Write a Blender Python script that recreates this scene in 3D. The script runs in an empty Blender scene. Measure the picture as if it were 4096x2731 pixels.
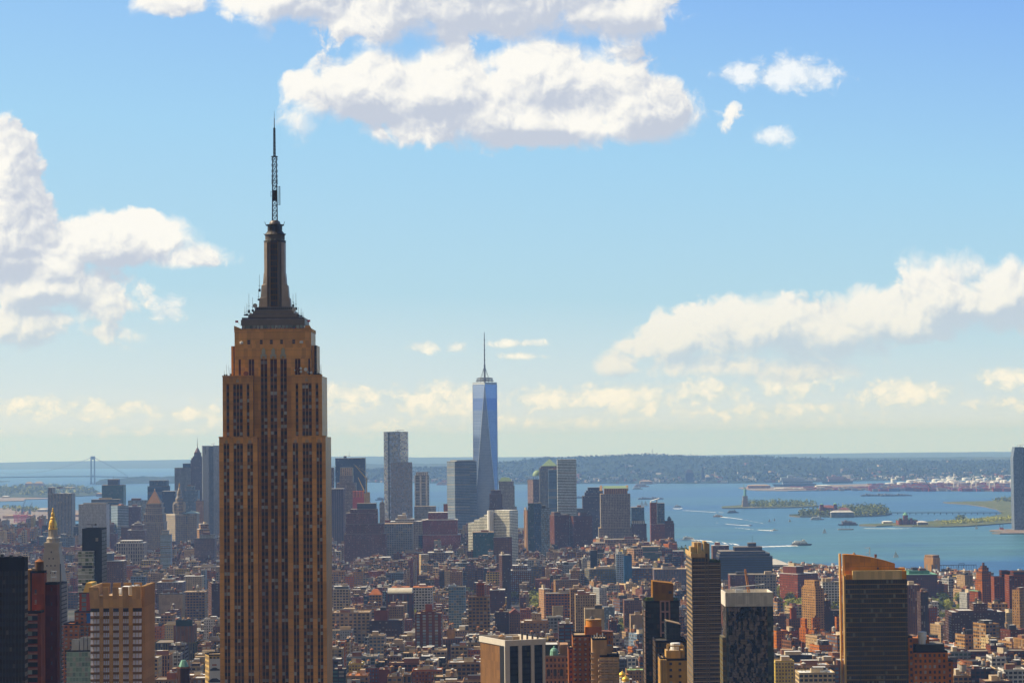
import bpy, math, random
from mathutils import Matrix, Vector
import numpy as np

random.seed(11)
R = math.radians
C = bpy.context.scene
COL = C.collection

# ------------------------------------------------------------------ camera
PW, PH, F = 4096.0, 2731.0, 9400.0            # photograph size and focal length in its pixels
CAMZ = 275.0
cam_d = bpy.data.cameras.new('camera')
cam = bpy.data.objects.new('camera', cam_d)
COL.objects.link(cam)
cam_d.sensor_width = 36.0
cam_d.lens = F / PW * 36.0
cam_d.clip_start = 1.0
cam_d.clip_end = 300000.0
CM = Matrix.Rotation(R(90 + 2.416), 4, 'X') @ Matrix.Rotation(R(-0.57), 4, 'Z')
CM.translation = Vector((0, 0, CAMZ))
cam.matrix_world = CM
C.camera = cam
CR = CM.to_3x3()
CRI = CR.inverted()

# ------------------------------------------------------------------ sun, sky, exposure
SUN_AZ, SUN_EL = -77.0, 45.0                   # degrees: left of the view direction, above the horizon
sd = bpy.data.lights.new('sun', 'SUN')
sd.energy = 5.0
sd.angle = R(0.5)
sd.color = (1.0, 0.86, 0.64)
sun = bpy.data.objects.new('sun', sd)
COL.objects.link(sun)
sv = Vector((math.sin(R(SUN_AZ)) * math.cos(R(SUN_EL)), math.cos(R(SUN_AZ)) * math.cos(R(SUN_EL)), math.sin(R(SUN_EL))))
sun.rotation_euler = sv.to_track_quat('Z', 'Y').to_euler()
sun.location = sv * 3000

C.view_settings.view_transform = 'Standard'
C.view_settings.look = 'None'
C.view_settings.exposure = 0.3
C.view_settings.gamma = 1.0
C.render.engine = 'CYCLES'
C.cycles.use_denoising = True
C.cycles.max_bounces = 6
C.cycles.diffuse_bounces = 2
C.cycles.glossy_bounces = 2
C.cycles.volume_bounces = 1
C.cycles.transmission_bounces = 2
C.cycles.sample_clamp_indirect = 4.0

world = bpy.data.worlds.new('World')
C.world = world
world.use_nodes = True

class NT:
 """A few short calls for wiring nodes."""
 def __init__(s, tree):
  s.t = tree

 def n(s, kind, **kw):
  nd = s.t.nodes.new(kind)
  for k, v in kw.items():
   setattr(nd, k, v)
  return nd

 def put(s, sock, v):
  if hasattr(v, 'is_output'):
   s.t.links.new(v, sock)
  elif v is not None:
   if sock.type == 'RGBA' and len(v) == 3:
    v = (*v, 1.0)
   sock.default_value = v

 def m(s, op, a, b=None, c=None, clamp=False):
  nd = s.n('ShaderNodeMath', operation=op, use_clamp=clamp)
  for i, v in enumerate((a, b, c)):
   s.put(nd.inputs[i], v)
  return nd.outputs[0]

 def v(s, op, a, b=None, scale=None):
  nd = s.n('ShaderNodeVectorMath', operation=op)
  s.put(nd.inputs[0], a)
  if b is not None:
   s.put(nd.inputs[1], b)
  if scale is not None:
   s.put(nd.inputs['Scale'], scale)
  return nd.outputs['Value'] if op in ('LENGTH', 'DOT_PRODUCT') else nd.outputs[0]

 def mix(s, f, a, b, mode='MIX'):
  nd = s.n('ShaderNodeMix', data_type='RGBA', blend_type=mode)
  s.put(nd.inputs[0], f)
  s.put(nd.inputs[6], a)
  s.put(nd.inputs[7], b)
  return nd.outputs[2]

 def step(s, x, lo, hi):
  nd = s.n('ShaderNodeMapRange', interpolation_type='SMOOTHSTEP')
  s.put(nd.inputs[0], x)
  s.put(nd.inputs[1], lo)
  s.put(nd.inputs[2], hi)
  return nd.outputs[0]

 def lin(s, x, lo, hi, a=0.0, b=1.0):
  nd = s.n('ShaderNodeMapRange')
  s.put(nd.inputs[0], x)
  for i, q in enumerate((lo, hi, a, b)):
   s.put(nd.inputs[1 + i], q)
  return nd.outputs[0]

 def noise(s, vec, scale, detail=4.0, rough=0.5, dim='3D', dist=0.0):
  nd = s.n('ShaderNodeTexNoise', noise_dimensions=dim)
  s.put(nd.inputs['Vector'], vec)
  nd.inputs['Scale'].default_value = scale
  nd.inputs['Detail'].default_value = detail
  nd.inputs['Roughness'].default_value = rough
  nd.inputs['Distortion'].default_value = dist
  return nd.outputs[0]

def build_sky():
 wt = NT(world.node_tree)
 world.node_tree.nodes.clear()
 sky = wt.n('ShaderNodeTexSky', sky_type='NISHITA', sun_disc=False)
 sky.sun_elevation = R(SUN_EL)
 sky.sun_rotation = R(SUN_AZ)
 sky.altitude = 200
 sky.air_density = 1.0
 sky.dust_density = 1.2
 sky.ozone_density = 1.0
 d = wt.n('ShaderNodeTexCoord').outputs['Generated']
 sp = wt.n('ShaderNodeSeparateXYZ')
 wt.put(sp.inputs[0], d)
 ay = wt.m('MAXIMUM', wt.m('ABSOLUTE', sp.outputs[1]), 0.02)
 # bearing and height of a direction, in hundredths of the units the cloud table below is written in
 u = wt.m('MULTIPLY_ADD', wt.m('DIVIDE', sp.outputs[0], ay), 53.98, 11.76)
 w = wt.m('MULTIPLY_ADD', wt.m('DIVIDE', sp.outputs[2], ay), -53.98, 10.12)
 cb = wt.n('ShaderNodeCombineXYZ')
 wt.put(cb.inputs[0], u)
 wt.put(cb.inputs[1], w)
 p = cb.outputs[0]

 # cumulus masses: centre x, y, half width, height above and below the centre, weight
 solid = [
  (1080, -70, 520, 90, 178, 1.25), (660, -14, 190, 60, 60, .9), (1400, 20, 170, 60, 84, .9), (390, -12, 110, 40, 35, .6),
  (1010, 210, 330, 110, 85, 1.2), (1290, 185, 240, 105, 110, 1.2), (830, 200, 190, 75, 95, 1.0), (1485, 262, 145, 100, 76, 1.6),
  (1200, 270, 420, 90, 70, 1.0), (690, 280, 40, 80, 50, .35),
  (15, 400, 90, 150, 160, 1.0), (30, 540, 110, 130, 110, .9), (120, 540, 60, 40, 50, .5),
  (260, 555, 190, 80, 50, 1.05), (330, 540, 110, 62, 60, .95), (440, 590, 120, 38, 22, .7), (130, 590, 90, 60, 60, .7),
  (110, 650, 210, 60, 55, .72), (230, 680, 90, 40, 60, .5), (60, 730, 190, 40, 55, .5), (240, 760, 90, 30, 34, .42),
  (1590, 780, 140, 56, 46, .75), (1730, 765, 200, 92, 74, .95), (1900, 775, 170, 80, 70, .8), (2040, 742, 180, 84, 66, .9),
  (2170, 690, 140, 104, 90, 1.0), (2310, 690, 130, 86, 78, 1.0), (2420, 700, 100, 84, 70, 1.1), (1670, 845, 210, 40, 34, .6), (1850, 860, 150, 30, 26, .5),
  (1408, 846, 66, 38, 28, .8), (1480, 800, 60, 26, 24, .55),
 ]
 thin = [
  (1830, 176, 130, 52, 46, .85), (1715, 174, 80, 30, 26, .75), (1785, 322, 56, 28, 26, .6), (385, 708, 52, 36, 30, .75),
  (975, 796, 40, 20, 17, .8), (1050, 797, 28, 15, 14, .7), (1195, 790, 75, 15, 12, .7), (1195, 818, 60, 11, 9, .6),
  (60, 920, 130, 26, 40, .6), (250, 925, 170, 26, 50, .55), (450, 945, 160, 30, 45, .5), (790, 905, 110, 36, 50, .75),
  (1020, 915, 170, 44, 60, .85), (1260, 915, 140, 30, 40, .75), (1430, 915, 160, 38, 52, .85), (1620, 900, 110, 30, 45, .75),
  (1820, 880, 110, 42, 60, .6), (2080, 908, 150, 32, 46, .85), (2320, 880, 90, 28, 36, .7), (2300, 940, 90, 22, 30, .5),
  (1250, 970, 420, 22, 30, .42), (1800, 950, 300, 26, 40, .42), (300, 985, 420, 22, 30, .3), (900, 975, 260, 30, 40, .4),
 ]

 def field(pos, tab):
  acc = None
  for cx, cy, rx, ru, rl, wgt in tab:
   q = wt.v('SUBTRACT', pos, (cx / 100, cy / 100, 0))
   a = wt.v('MULTIPLY', q, (100 / rx, 100 / rl, 0))
   b = wt.v('MULTIPLY', q, (-100 / rx, -100 / ru, 0))
   ln = wt.v('LENGTH', wt.v('MAXIMUM', a, b))
   f = wt.m('MULTIPLY_ADD', ln, -wgt, wgt)
   if acc is None:
    acc = f
   else:
    nd = wt.n('ShaderNodeMath', operation='SMOOTH_MAX')
    wt.put(nd.inputs[0], acc)
    wt.put(nd.inputs[1], f)
    nd.inputs[2].default_value = 0.12
    acc = nd.outputs[0]
  return acc

 def billow(pos, fine):
  # rounded heads of cauliflower: smooth cells inside broad noise
  warp = wt.n('ShaderNodeTexNoise', noise_dimensions='2D')
  wt.put(warp.inputs['Vector'], pos)
  warp.inputs['Scale'].default_value = 1.1
  warp.inputs['Detail'].default_value = 5
  warp.inputs['Roughness'].default_value = 0.55
  wp = wt.v('ADD', pos, wt.v('SCALE', wt.v('SUBTRACT', warp.outputs['Color'], (.5, .5, .5)), scale=0.75))
  vo = wt.n('ShaderNodeTexVoronoi', voronoi_dimensions='2D', feature='SMOOTH_F1', normalize=True)
  wt.put(vo.inputs['Vector'], wp)
  vo.inputs['Scale'].default_value = 1.35
  vo.inputs['Detail'].default_value = 4.0
  vo.inputs['Roughness'].default_value = 0.5
  vo.inputs['Lacunarity'].default_value = 2.3
  vo.inputs['Smoothness'].default_value = 0.8
  n1 = wt.noise(wp, 0.85, fine, 0.56, '2D')
  return wt.m('ADD', wt.m('MULTIPLY_ADD', vo.outputs[0], -1.35, 0.50), wt.m('MULTIPLY_ADD', n1, 1.7, -0.85))

 fa = field(p, solid)
 fs = field(wt.v('ADD', p, (-0.20, -0.42, 0)), solid)
 ba = billow(p, 10)
 bs = billow(wt.v('ADD', p, (-0.09, -0.14, 0)), 6)
 soft = wt.noise(p, 0.55, 2, 0.5, '2D')
 den = wt.m('MULTIPLY_ADD', wt.m('MINIMUM', ba, 0.5), 0.60, fa)
 cover = wt.step(den, -0.05, wt.m('MAXIMUM', wt.m('MULTIPLY_ADD', soft, 1.15, -0.24), 0.09))
 light = wt.m('ADD', wt.m('MULTIPLY', wt.m('SUBTRACT', ba, bs), 1.25),
     wt.m('MULTIPLY', wt.m('SUBTRACT', fa, fs), 0.95))
 lit = wt.m('MULTIPLY_ADD', light, 1.0, 0.50)
 lit = wt.m('ADD', lit, wt.m('MULTIPLY', wt.m('SUBTRACT', 0.55, den), 0.22))
 lit = wt.m('ADD', lit, wt.m('MULTIPLY_ADD', wt.noise(p, 0.62, 4, 0.5, '2D'), 1.7, -0.85))
 # flat undersides that the sun does not reach
 under = [(1210, 62, 330, 40, 34, 1.3), (960, 85, 240, 24, 20, .9), (120, 692, 120, 34, 26, 1.2), (870, 262, 170, 30, 34, .7), (1240, 318, 230, 24, 34, .9),
    (1260, 235, 60, 50, 40, .6), (1960, 808, 260, 40, 34, .8), (40, 620, 60, 50, 40, .5), (2260, 760, 140, 30, 30, .6)]
 shade = wt.m('MAXIMUM', wt.m('MULTIPLY_ADD', ba, .35, field(p, under)), 0.0)
 lit = wt.m('SUBTRACT', lit, wt.m('MULTIPLY', shade, 0.70))
 lit = wt.step(lit, -0.12, 1.0)
 ft = field(p, thin)
 bt = billow(wt.v('MULTIPLY', p, (2.3, 2.9, 1)), 6)
 dent = wt.m('MULTIPLY_ADD', wt.m('MINIMUM', bt, 0.7), 0.55, ft)
 cover_t = wt.m('MULTIPLY', wt.step(dent, 0.0, 0.50), 0.78)
 lit_t = wt.lin(wt.m('ADD', dent, wt.m('MULTIPLY', bt, .6)), 0.0, .9)

 hs = wt.n('ShaderNodeHueSaturation')
 wt.put(hs.inputs['Color'], sky.outputs[0])
 hs.inputs['Hue'].default_value = 0.5
 hs.inputs['Saturation'].default_value = 1.0
 hs.inputs['Value'].default_value = 1.0
 # the clear air: deep blue high up, pale and slightly warm at the horizon
 el = wt.m('DIVIDE', sp.outputs[2], ay)
 rampn = wt.n('ShaderNodeValToRGB')
 cr = rampn.color_ramp
 stops = [(0.0, (1.0, .98, .96)), (.10, (.72, .85, .93)), (.27, (.46, .735, .92)), (.55, (.37, .69, .98)), (1.0, (.21, .46, 1.0))]
 cr.elements[0].position, cr.elements[0].color = stops[0][0], (*stops[0][1], 1)
 cr.elements[1].position, cr.elements[1].color = stops[-1][0], (*stops[-1][1], 1)
 for ps, c_ in stops[1:-1]:
  e = cr.elements.new(ps)
  e.color = (*c_, 1)
 side = wt.m('MULTIPLY', wt.m('DIVIDE', sp.outputs[0], ay), 0.16)
 wt.put(rampn.inputs[0], wt.m('MULTIPLY', wt.m('ADD', el, wt.m('MULTIPLY', side, wt.m('MULTIPLY', el, 4.0))), 4.4))
 base = wt.mix(0.80, hs.outputs[0], wt.v('SCALE', rampn.outputs[0], scale=10.0))
 # unseen sky behind the view: dimmed and warmed to set the facades' ambient light
 away = wt.step(sp.outputs[1], -0.62, 0.15)
 high = wt.step(sp.outputs[2], 0.28, 0.75)
 base = wt.mix(away, (1.75, 1.46, 1.05), base)
 base = wt.v('SCALE', base, scale=wt.m('MULTIPLY_ADD', high, -0.5, 1.0))
 cloud_c = wt.mix(lit, (5.6, 6.1, 7.2), (9.9, 9.7, 9.2))
 warm = wt.step(w, 5.5, 9.6)
 cloud_c = wt.mix(wt.m('MULTIPLY', warm, 0.8), cloud_c, wt.mix(lit, (5.6, 6.7, 7.4), (9.8, 8.7, 6.9)))
 fade = wt.m('MULTIPLY', cover, wt.m('SUBTRACT', 1.0, wt.m('MULTIPLY', warm, 0.3)))
 thin_c = wt.mix(warm, wt.mix(lit_t, (6.4, 7.4, 8.6), (10.6, 10.5, 10.2)), wt.mix(lit_t, (6.2, 7.0, 6.9), (11.6, 10.2, 7.8)))

 def bg(c):
  nd = wt.n('ShaderNodeBackground')
  wt.put(nd.inputs[0], c)
  nd.inputs[1].default_value = 0.082
  return nd.outputs[0]

 def blend(f, a, b):
  nd = wt.n('ShaderNodeMixShader')
  wt.put(nd.inputs[0], f)
  wt.put(nd.inputs[1], a)
  wt.put(nd.inputs[2], b)
  return nd.outputs[0]
 # no cloud of the table lies outside this band, so the rest of the dome skips the cloud arithmetic
 near = wt.m('MULTIPLY', wt.m('LESS_THAN', wt.m('ABSOLUTE', wt.m('SUBTRACT', u, 11.76)), 18.0),
    wt.m('MULTIPLY', wt.m('GREATER_THAN', w, -1.6), wt.m('LESS_THAN', w, 10.6)))
 clouds = blend(fade, blend(cover_t, bg(base), bg(thin_c)), bg(cloud_c))
 out = wt.n('ShaderNodeOutputWorld')
 wt.put(out.inputs[0], blend(near, bg(base), clouds))

build_sky()
world.cycles.sampling_method = 'MANUAL'
world.cycles.sample_map_resolution = 512

# ------------------------------------------------------------------ where a point of the view lies in the place
RE2 = 2 * 7.4e6                                 # the round earth, with the air's bending of light

def ray(px, py):
 d = CR @ Vector(((px - PW / 2) / F, (PH / 2 - py) / F, -1.0))
 return d / d.y

def slope(px, py):
 return ray(px, py).x

def at(px, py, D):
 """The point seen at px, py that stands D metres out."""
 d = ray(px, py)
 return Vector((d.x * D, D, CAMZ + d.z * D))

def sea(x, y):
 return -(x * x + y * y) / RE2

def on_sea(px, py, lift=0.0):
 d = ray(px, py)
 lo, hi = 300.0, 63000.0
 for _ in range(50):
  mid = (lo + hi) / 2
  z = CAMZ + d.z * mid
  if z > sea(d.x * mid, mid) + lift:
   lo = mid
  else:
   hi = mid
 return Vector((d.x * lo, lo, sea(d.x * lo, lo) + lift))

def proj(v):
 c = CRI @ (Vector(v) - Vector((0, 0, CAMZ)))
 if c.z > -1:
  return None
 return PW / 2 + F * c.x / -c.z, PH / 2 - F * c.y / -c.z

LAND = 6.0                                      # street level above the harbour

def gz(x, y):
 return LAND + sea(x, y) + max(0.0, 9.0 * (1 - y / 4500.0))

# ------------------------------------------------------------------ objects
def tag(o, label=None, cat=None, group=None, kind=None):
 for k, v in (('label', label), ('category', cat), ('group', group), ('kind', kind)):
  if v:
   o[k] = v
 return o

def empty(name, loc, label=None, cat=None, group=None, rz=0.0):
 o = bpy.data.objects.new(name, None)
 COL.objects.link(o)
 o.location = loc
 o.rotation_euler = (0, 0, rz)
 o.empty_display_size = 5
 return tag(o, label, cat, group)

class MB:
 """Collects shapes; build() links them as ONE mesh object. UVs are metres along and up each face."""
 def __init__(s):
  s.v, s.f, s.mi, s.uv = [], [], [], []
  s.cur = 0
  s.smooth = []
  s.sm = False

 def face(s, pts, mi=None, uv=None):
  pts = [Vector(p) for p in pts]
  b = len(s.v)
  s.v.extend(pts)
  s.f.append(tuple(range(b, b + len(pts))))
  s.mi.append(s.cur if mi is None else mi)
  s.smooth.append(s.sm)
  if uv is None:
   n = Vector((0, 0, 0))
   for i in range(len(pts)):
    a, c = pts[i], pts[(i + 1) % len(pts)]
    n += Vector(((a.y - c.y) * (a.z + c.z), (a.z - c.z) * (a.x + c.x), (a.x - c.x) * (a.y + c.y)))
   if n.length > 1e-9:
    n.normalize()
   if abs(n.z) > 0.9:
    uv = [(p.x, p.y) for p in pts]
   else:
    t = Vector((-n.y, n.x, 0))
    t.normalize()
    uv = [(p.dot(t), p.z) for p in pts]
  s.uv.extend(uv)

 def prism(s, poly, z0, z1, wall=0, roof=None, bottom=False, top=None, shift=True):
  """A wall round poly (counter-clockwise seen from above); each wall's u starts at its own corner."""
  roof = wall if roof is None else roof
  top = poly if top is None else top
  n = len(poly)
  for i in range(n):
   a, b = poly[i], poly[(i + 1) % n]
   c, d = top[(i + 1) % n], top[i]
   L = math.hypot(b[0] - a[0], b[1] - a[1])
   s.face([(a[0], a[1], z0), (b[0], b[1], z0), (c[0], c[1], z1), (d[0], d[1], z1)], wall,
     [(0, 0), (L, 0), (L, z1 - z0), (0, z1 - z0)])
  s.face([(p[0], p[1], z1) for p in top], roof)
  if bottom:
   s.face([(p[0], p[1], z0) for p in reversed(poly)], wall)

 def box(s, x0, x1, y0, y1, z0, z1, wall=0, roof=None, bottom=False):
  s.prism([(x0, y0), (x1, y0), (x1, y1), (x0, y1)], z0, z1, wall, roof, bottom)

 def lathe(s, prof, n=16, cx=0, cy=0, mi=None, smooth=False, a0=0.0):
  """prof: (radius, z) from bottom to top."""
  o = s.sm
  s.sm = smooth
  for (r0, z0), (r1, z1) in zip(prof, prof[1:]):
   for i in range(n):
    a, b = a0 + 2 * math.pi * i / n, a0 + 2 * math.pi * (i + 1) / n
    p = [(cx + r0 * math.cos(a), cy + r0 * math.sin(a), z0), (cx + r0 * math.cos(b), cy + r0 * math.sin(b), z0),
      (cx + r1 * math.cos(b), cy + r1 * math.sin(b), z1), (cx + r1 * math.cos(a), cy + r1 * math.sin(a), z1)]
    u0, u1 = a * max(r0, r1), b * max(r0, r1)
    if r1 < 1e-6:
     s.face(p[:3], mi, [(u0, z0), (u1, z0), (u1, z1)])
    elif r0 < 1e-6:
     s.face([p[0], p[2], p[3]], mi, [(u0, z0), (u1, z1), (u0, z1)])
    else:
     s.face(p, mi, [(u0, z0), (u1, z0), (u1, z1), (u0, z1)])
  if prof[-1][0] > 1e-6:
   r, z = prof[-1]
   s.face([(cx + r * math.cos(a0 + 2 * math.pi * i / n), cy + r * math.sin(a0 + 2 * math.pi * i / n), z) for i in range(n)], mi)
  s.sm = o

 def tube(s, a, b, r, r1=None, n=5, mi=None):
  a, b = Vector(a), Vector(b)
  r1 = r if r1 is None else r1
  q = (b - a).to_track_quat('Z', 'Y')
  ra, rb = [], []
  for i in range(n):
   t = 2 * math.pi * i / n
   o = q @ Vector((math.cos(t), math.sin(t), 0))
   ra.append(a + o * r)
   rb.append(b + o * r1)
  for i in range(n):
   j = (i + 1) % n
   s.face([ra[i], ra[j], rb[j], rb[i]], mi)
  s.face(list(reversed(ra)), mi)
  s.face(rb, mi)

 def build(s, name, mats, parent=None, label=None):
  me = bpy.data.meshes.new(name)
  me.from_pydata([tuple(v) for v in s.v], [], s.f)
  for m_ in (mats if isinstance(mats, (list, tuple)) else [mats]):
   me.materials.append(m_)
  me.polygons.foreach_set('material_index', s.mi)
  me.polygons.foreach_set('use_smooth', s.smooth)
  ul = me.uv_layers.new(name='metres')
  ul.data.foreach_set('uv', np.array(s.uv, dtype=np.float32).ravel())
  me.update()
  o = bpy.data.objects.new(name, me)
  COL.objects.link(o)
  if parent is not None:
   o.parent = parent
  if label:
   o['label'] = label
  return o

def part(name, mats, parent, fn, label=None):
 b = MB()
 fn(b)
 return b.build(name, mats, parent, label)

# ------------------------------------------------------------------ materials
def new_mat(name):
 m_ = bpy.data.materials.new(name)
 m_.use_nodes = True
 m_.node_tree.nodes.clear()
 t = NT(m_.node_tree)
 bs = t.n('ShaderNodeBsdfPrincipled')
 out = t.n('ShaderNodeOutputMaterial')
 t.put(out.inputs[0], bs.outputs[0])
 return m_, t, bs

def facade_group():
 g = bpy.data.node_groups.new('facade', 'ShaderNodeTree')
 for nm, ty in (('Wall', 'NodeSocketColor'), ('Glass', 'NodeSocketColor'), ('Blind', 'NodeSocketColor'), ('Bay', 'NodeSocketFloat'),
     ('Floor', 'NodeSocketFloat'), ('Wide', 'NodeSocketFloat'), ('High', 'NodeSocketFloat'), ('Share', 'NodeSocketFloat'),
     ('Band', 'NodeSocketFloat')):
  g.interface.new_socket(nm, in_out='INPUT', socket_type=ty)
 for nm, ty in (('Color', 'NodeSocketColor'), ('Rough', 'NodeSocketFloat'), ('Mask', 'NodeSocketFloat')):
  g.interface.new_socket(nm, in_out='OUTPUT', socket_type=ty)
 t = NT(g)
 gi, go = t.n('NodeGroupInput'), t.n('NodeGroupOutput')
 I = {s.name: s for s in gi.outputs}
 uv = t.n('ShaderNodeUVMap', uv_map='metres').outputs[0]
 sp = t.n('ShaderNodeSeparateXYZ')
 t.put(sp.inputs[0], uv)
 du = t.m('DIVIDE', sp.outputs[0], I['Bay'])
 dv = t.m('DIVIDE', sp.outputs[1], I['Floor'])
 mu = t.m('LESS_THAN', t.m('ABSOLUTE', t.m('SUBTRACT', t.m('FRACT', du), 0.5)), t.m('MULTIPLY', I['Wide'], 0.5))
 mv = t.m('LESS_THAN', t.m('ABSOLUTE', t.m('SUBTRACT', t.m('FRACT', dv), 0.5)), t.m('MULTIPLY', I['High'], 0.5))
 mask = t.m('MULTIPLY', mu, mv)
 oi = t.n('ShaderNodeObjectInfo')
 rnd = t.m('MULTIPLY', oi.outputs['Random'], 91.7)
 cc = t.n('ShaderNodeCombineXYZ')
 t.put(cc.inputs[0], t.m('FLOOR', du))
 t.put(cc.inputs[1], t.m('FLOOR', dv))
 t.put(cc.inputs[2], rnd)
 wn = t.n('ShaderNodeTexWhiteNoise', noise_dimensions='3D')
 t.put(wn.inputs[0], cc.outputs[0])
 wns = t.n('ShaderNodeSeparateColor')
 t.put(wns.inputs[0], wn.outputs['Color'])
 blind = t.m('LESS_THAN', wns.outputs[0], I['Share'])
 gl = t.mix(wns.outputs[1], t.v('SCALE', I['Glass'], scale=0.5), t.v('SCALE', I['Glass'], scale=1.6))
 gl = t.mix(blind, gl, t.mix(wns.outputs[2], t.v('SCALE', I['Blind'], scale=0.5), I['Blind']))
 geo = t.n('ShaderNodeNewGeometry')
 pos = t.v('ADD', geo.outputs['Position'], t.v('SCALE', (13, 7, 3), scale=rnd))
 n1 = t.noise(pos, 0.035, 5, 0.6)
 n2 = t.noise(t.v('MULTIPLY', pos, (1, 1, 0.16)), 0.35, 4, 0.6)
 f = t.m('ADD', t.m('MULTIPLY_ADD', n1, 0.55, 0.72), t.m('MULTIPLY_ADD', n2, 0.40, -0.20))
 f = t.m('MULTIPLY', f, t.m('MULTIPLY_ADD', t.m('FRACT', t.m('MULTIPLY', rnd, 1.37)), 0.30, 0.85))
 pc = t.n('ShaderNodeCombineXYZ')
 t.put(pc.inputs[0], t.m('FLOOR', t.m('DIVIDE', sp.outputs[0], 2.3)))
 t.put(pc.inputs[1], t.m('FLOOR', t.m('DIVIDE', sp.outputs[1], 5.1)))
 t.put(pc.inputs[2], rnd)
 wp = t.n('ShaderNodeTexWhiteNoise', noise_dimensions='3D')
 t.put(wp.inputs[0], pc.outputs[0])
 f = t.m('MULTIPLY', f, t.m('MULTIPLY_ADD', wp.outputs[0], 0.34, 0.83))
 # a course of a different tone at each storey
 cs = t.m('MULTIPLY', t.m('LESS_THAN', t.m('FRACT', dv), 0.13), I['Band'])
 wall = t.v('SCALE', I['Wall'], scale=t.m('MULTIPLY', f, t.m('ADD', 1.0, cs)))
 t.put(go.inputs['Color'], t.mix(mask, wall, gl))
 t.put(go.inputs['Rough'], t.m('MULTIPLY_ADD', mask, -0.62, 0.9))
 t.put(go.inputs['Mask'], mask)
 return g

FG = facade_group()
# bay, storey, share of the bay and of the storey that is glass
WIN = {'punch': (2.9, 3.3, .42, .52), 'fine': (2.2, 3.1, .5, .5), 'loft': (4.4, 4.0, .72, .6), 'ribbon': (40., 3.8, 1., .5),
  'vert': (2.7, 3.7, .5, .86), 'curtain': (1.7, 3.7, .9, .8), 'grid': (3.3, 3.6, .6, .62), 'blank': (9., 9., 0., 0.),
  'apt': (3.8, 3.0, .55, .5), 'wide': (6.0, 3.6, .82, .6), 'slot': (5.0, 4.2, .3, .7), 'stripe': (3.4, 3.7, .55, 1.0),
  'tall': (4.5, 7.0, .5, .75), 'bands': (60., 3.6, 1., .62)}
COLS = {'brown': (.17, .085, .045), 'dkbrown': (.075, .038, .024), 'red': (.22, .070, .032), 'dkred': (.12, .042, .024), 'maroon': (.14, .058, .040),
  'tan': (.36, .22, .11), 'cream': (.52, .41, .26), 'beige': (.40, .29, .18), 'grey': (.26, .25, .24), 'ltgrey': (.40, .40, .39),
  'white': (.72, .70, .66), 'navy': (.035, .05, .085), 'dark': (.028, .026, .028), 'mauve': (.21, .145, .125), 'stone': (.36, .31, .25),
  'orange': (.40, .15, .035), 'gold': (.50, .27, .06), 'green': (.10, .20, .15), 'teal': (.06, .13, .14), 'bluegrey': (.18, .23, .30),
  'paleblue': (.40, .48, .56), 'pink': (.42, .27, .17), 'blue': (.05, .14, .30), 'yellow': (.55, .42, .15), 'steel': (.32, .35, .38),
  'olive': (.17, .14, .07), 'bronze': (.05, .035, .02), 'limestone': (.60, .345, .165), 'purple': (.135, .09, .085), 'slate': (.10, .11, .13)}
GLASS = {'d': (.024, .017, .013), 'b': (.05, .10, .17), 'g': (.04, .09, .07), 'l': (.22, .30, .36), 'w': (.012, .010, .009), 'r': (.06, .022, .018)}
MATS = {}

def rich(c, k=1.30):
 g = .3 * c[0] + .59 * c[1] + .11 * c[2]
 return tuple(max(.006, g + (q - g) * k) for q in c)

def fac(col, win="punch", gl="d", sh=0.09, band=0.0, blind=(.36, .32, .26), spec=0.28):
 key = ("f", col, win, gl, sh, band, blind, spec)
 if key in MATS:
  return MATS[key]
 m_, t, bs = new_mat('facade_' + str(col) + '_' + str(win))
 g = t.n('ShaderNodeGroup')
 g.node_tree = FG
 wv = WIN[win] if isinstance(win, str) else win
 t.put(g.inputs['Wall'], rich(COLS[col] if isinstance(col, str) else col))
 t.put(g.inputs['Glass'], GLASS[gl] if isinstance(gl, str) else gl)
 t.put(g.inputs['Blind'], blind)
 for k, q in zip(('Bay', 'Floor', 'Wide', 'High'), wv):
  g.inputs[k].default_value = q
 g.inputs['Share'].default_value = sh
 g.inputs['Band'].default_value = band
 t.put(bs.inputs['Base Color'], g.outputs['Color'])
 t.put(bs.inputs['Roughness'], g.outputs['Rough'])
 t.put(bs.inputs['Specular IOR Level'], t.m('MULTIPLY_ADD', g.outputs['Mask'], spec - 0.15, 0.15))
 MATS[key] = m_
 return m_

def plain(name, col, rough=0.8, spec=0.25, metal=0.0, vary=0.35, scale=0.25):
 """One colour with dirt and wear."""
 key = ('p', name)
 if key in MATS:
  return MATS[key]
 col = COLS[col] if isinstance(col, str) else col
 m_, t, bs = new_mat(name)
 geo = t.n('ShaderNodeNewGeometry')
 oi = t.n('ShaderNodeObjectInfo')
 n1 = t.noise(t.v('ADD', geo.outputs['Position'], t.v('SCALE', (17, 5, 9), scale=t.m('MULTIPLY', oi.outputs['Random'], 50))), scale, 5, 0.62)
 t.put(bs.inputs['Base Color'], t.v('SCALE', col, scale=t.m('MULTIPLY_ADD', n1, 2 * vary, 1 - vary)))
 bs.inputs['Roughness'].default_value = rough
 bs.inputs['Specular IOR Level'].default_value = spec
 bs.inputs['Metallic'].default_value = metal
 MATS[key] = m_
 return m_

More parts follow.
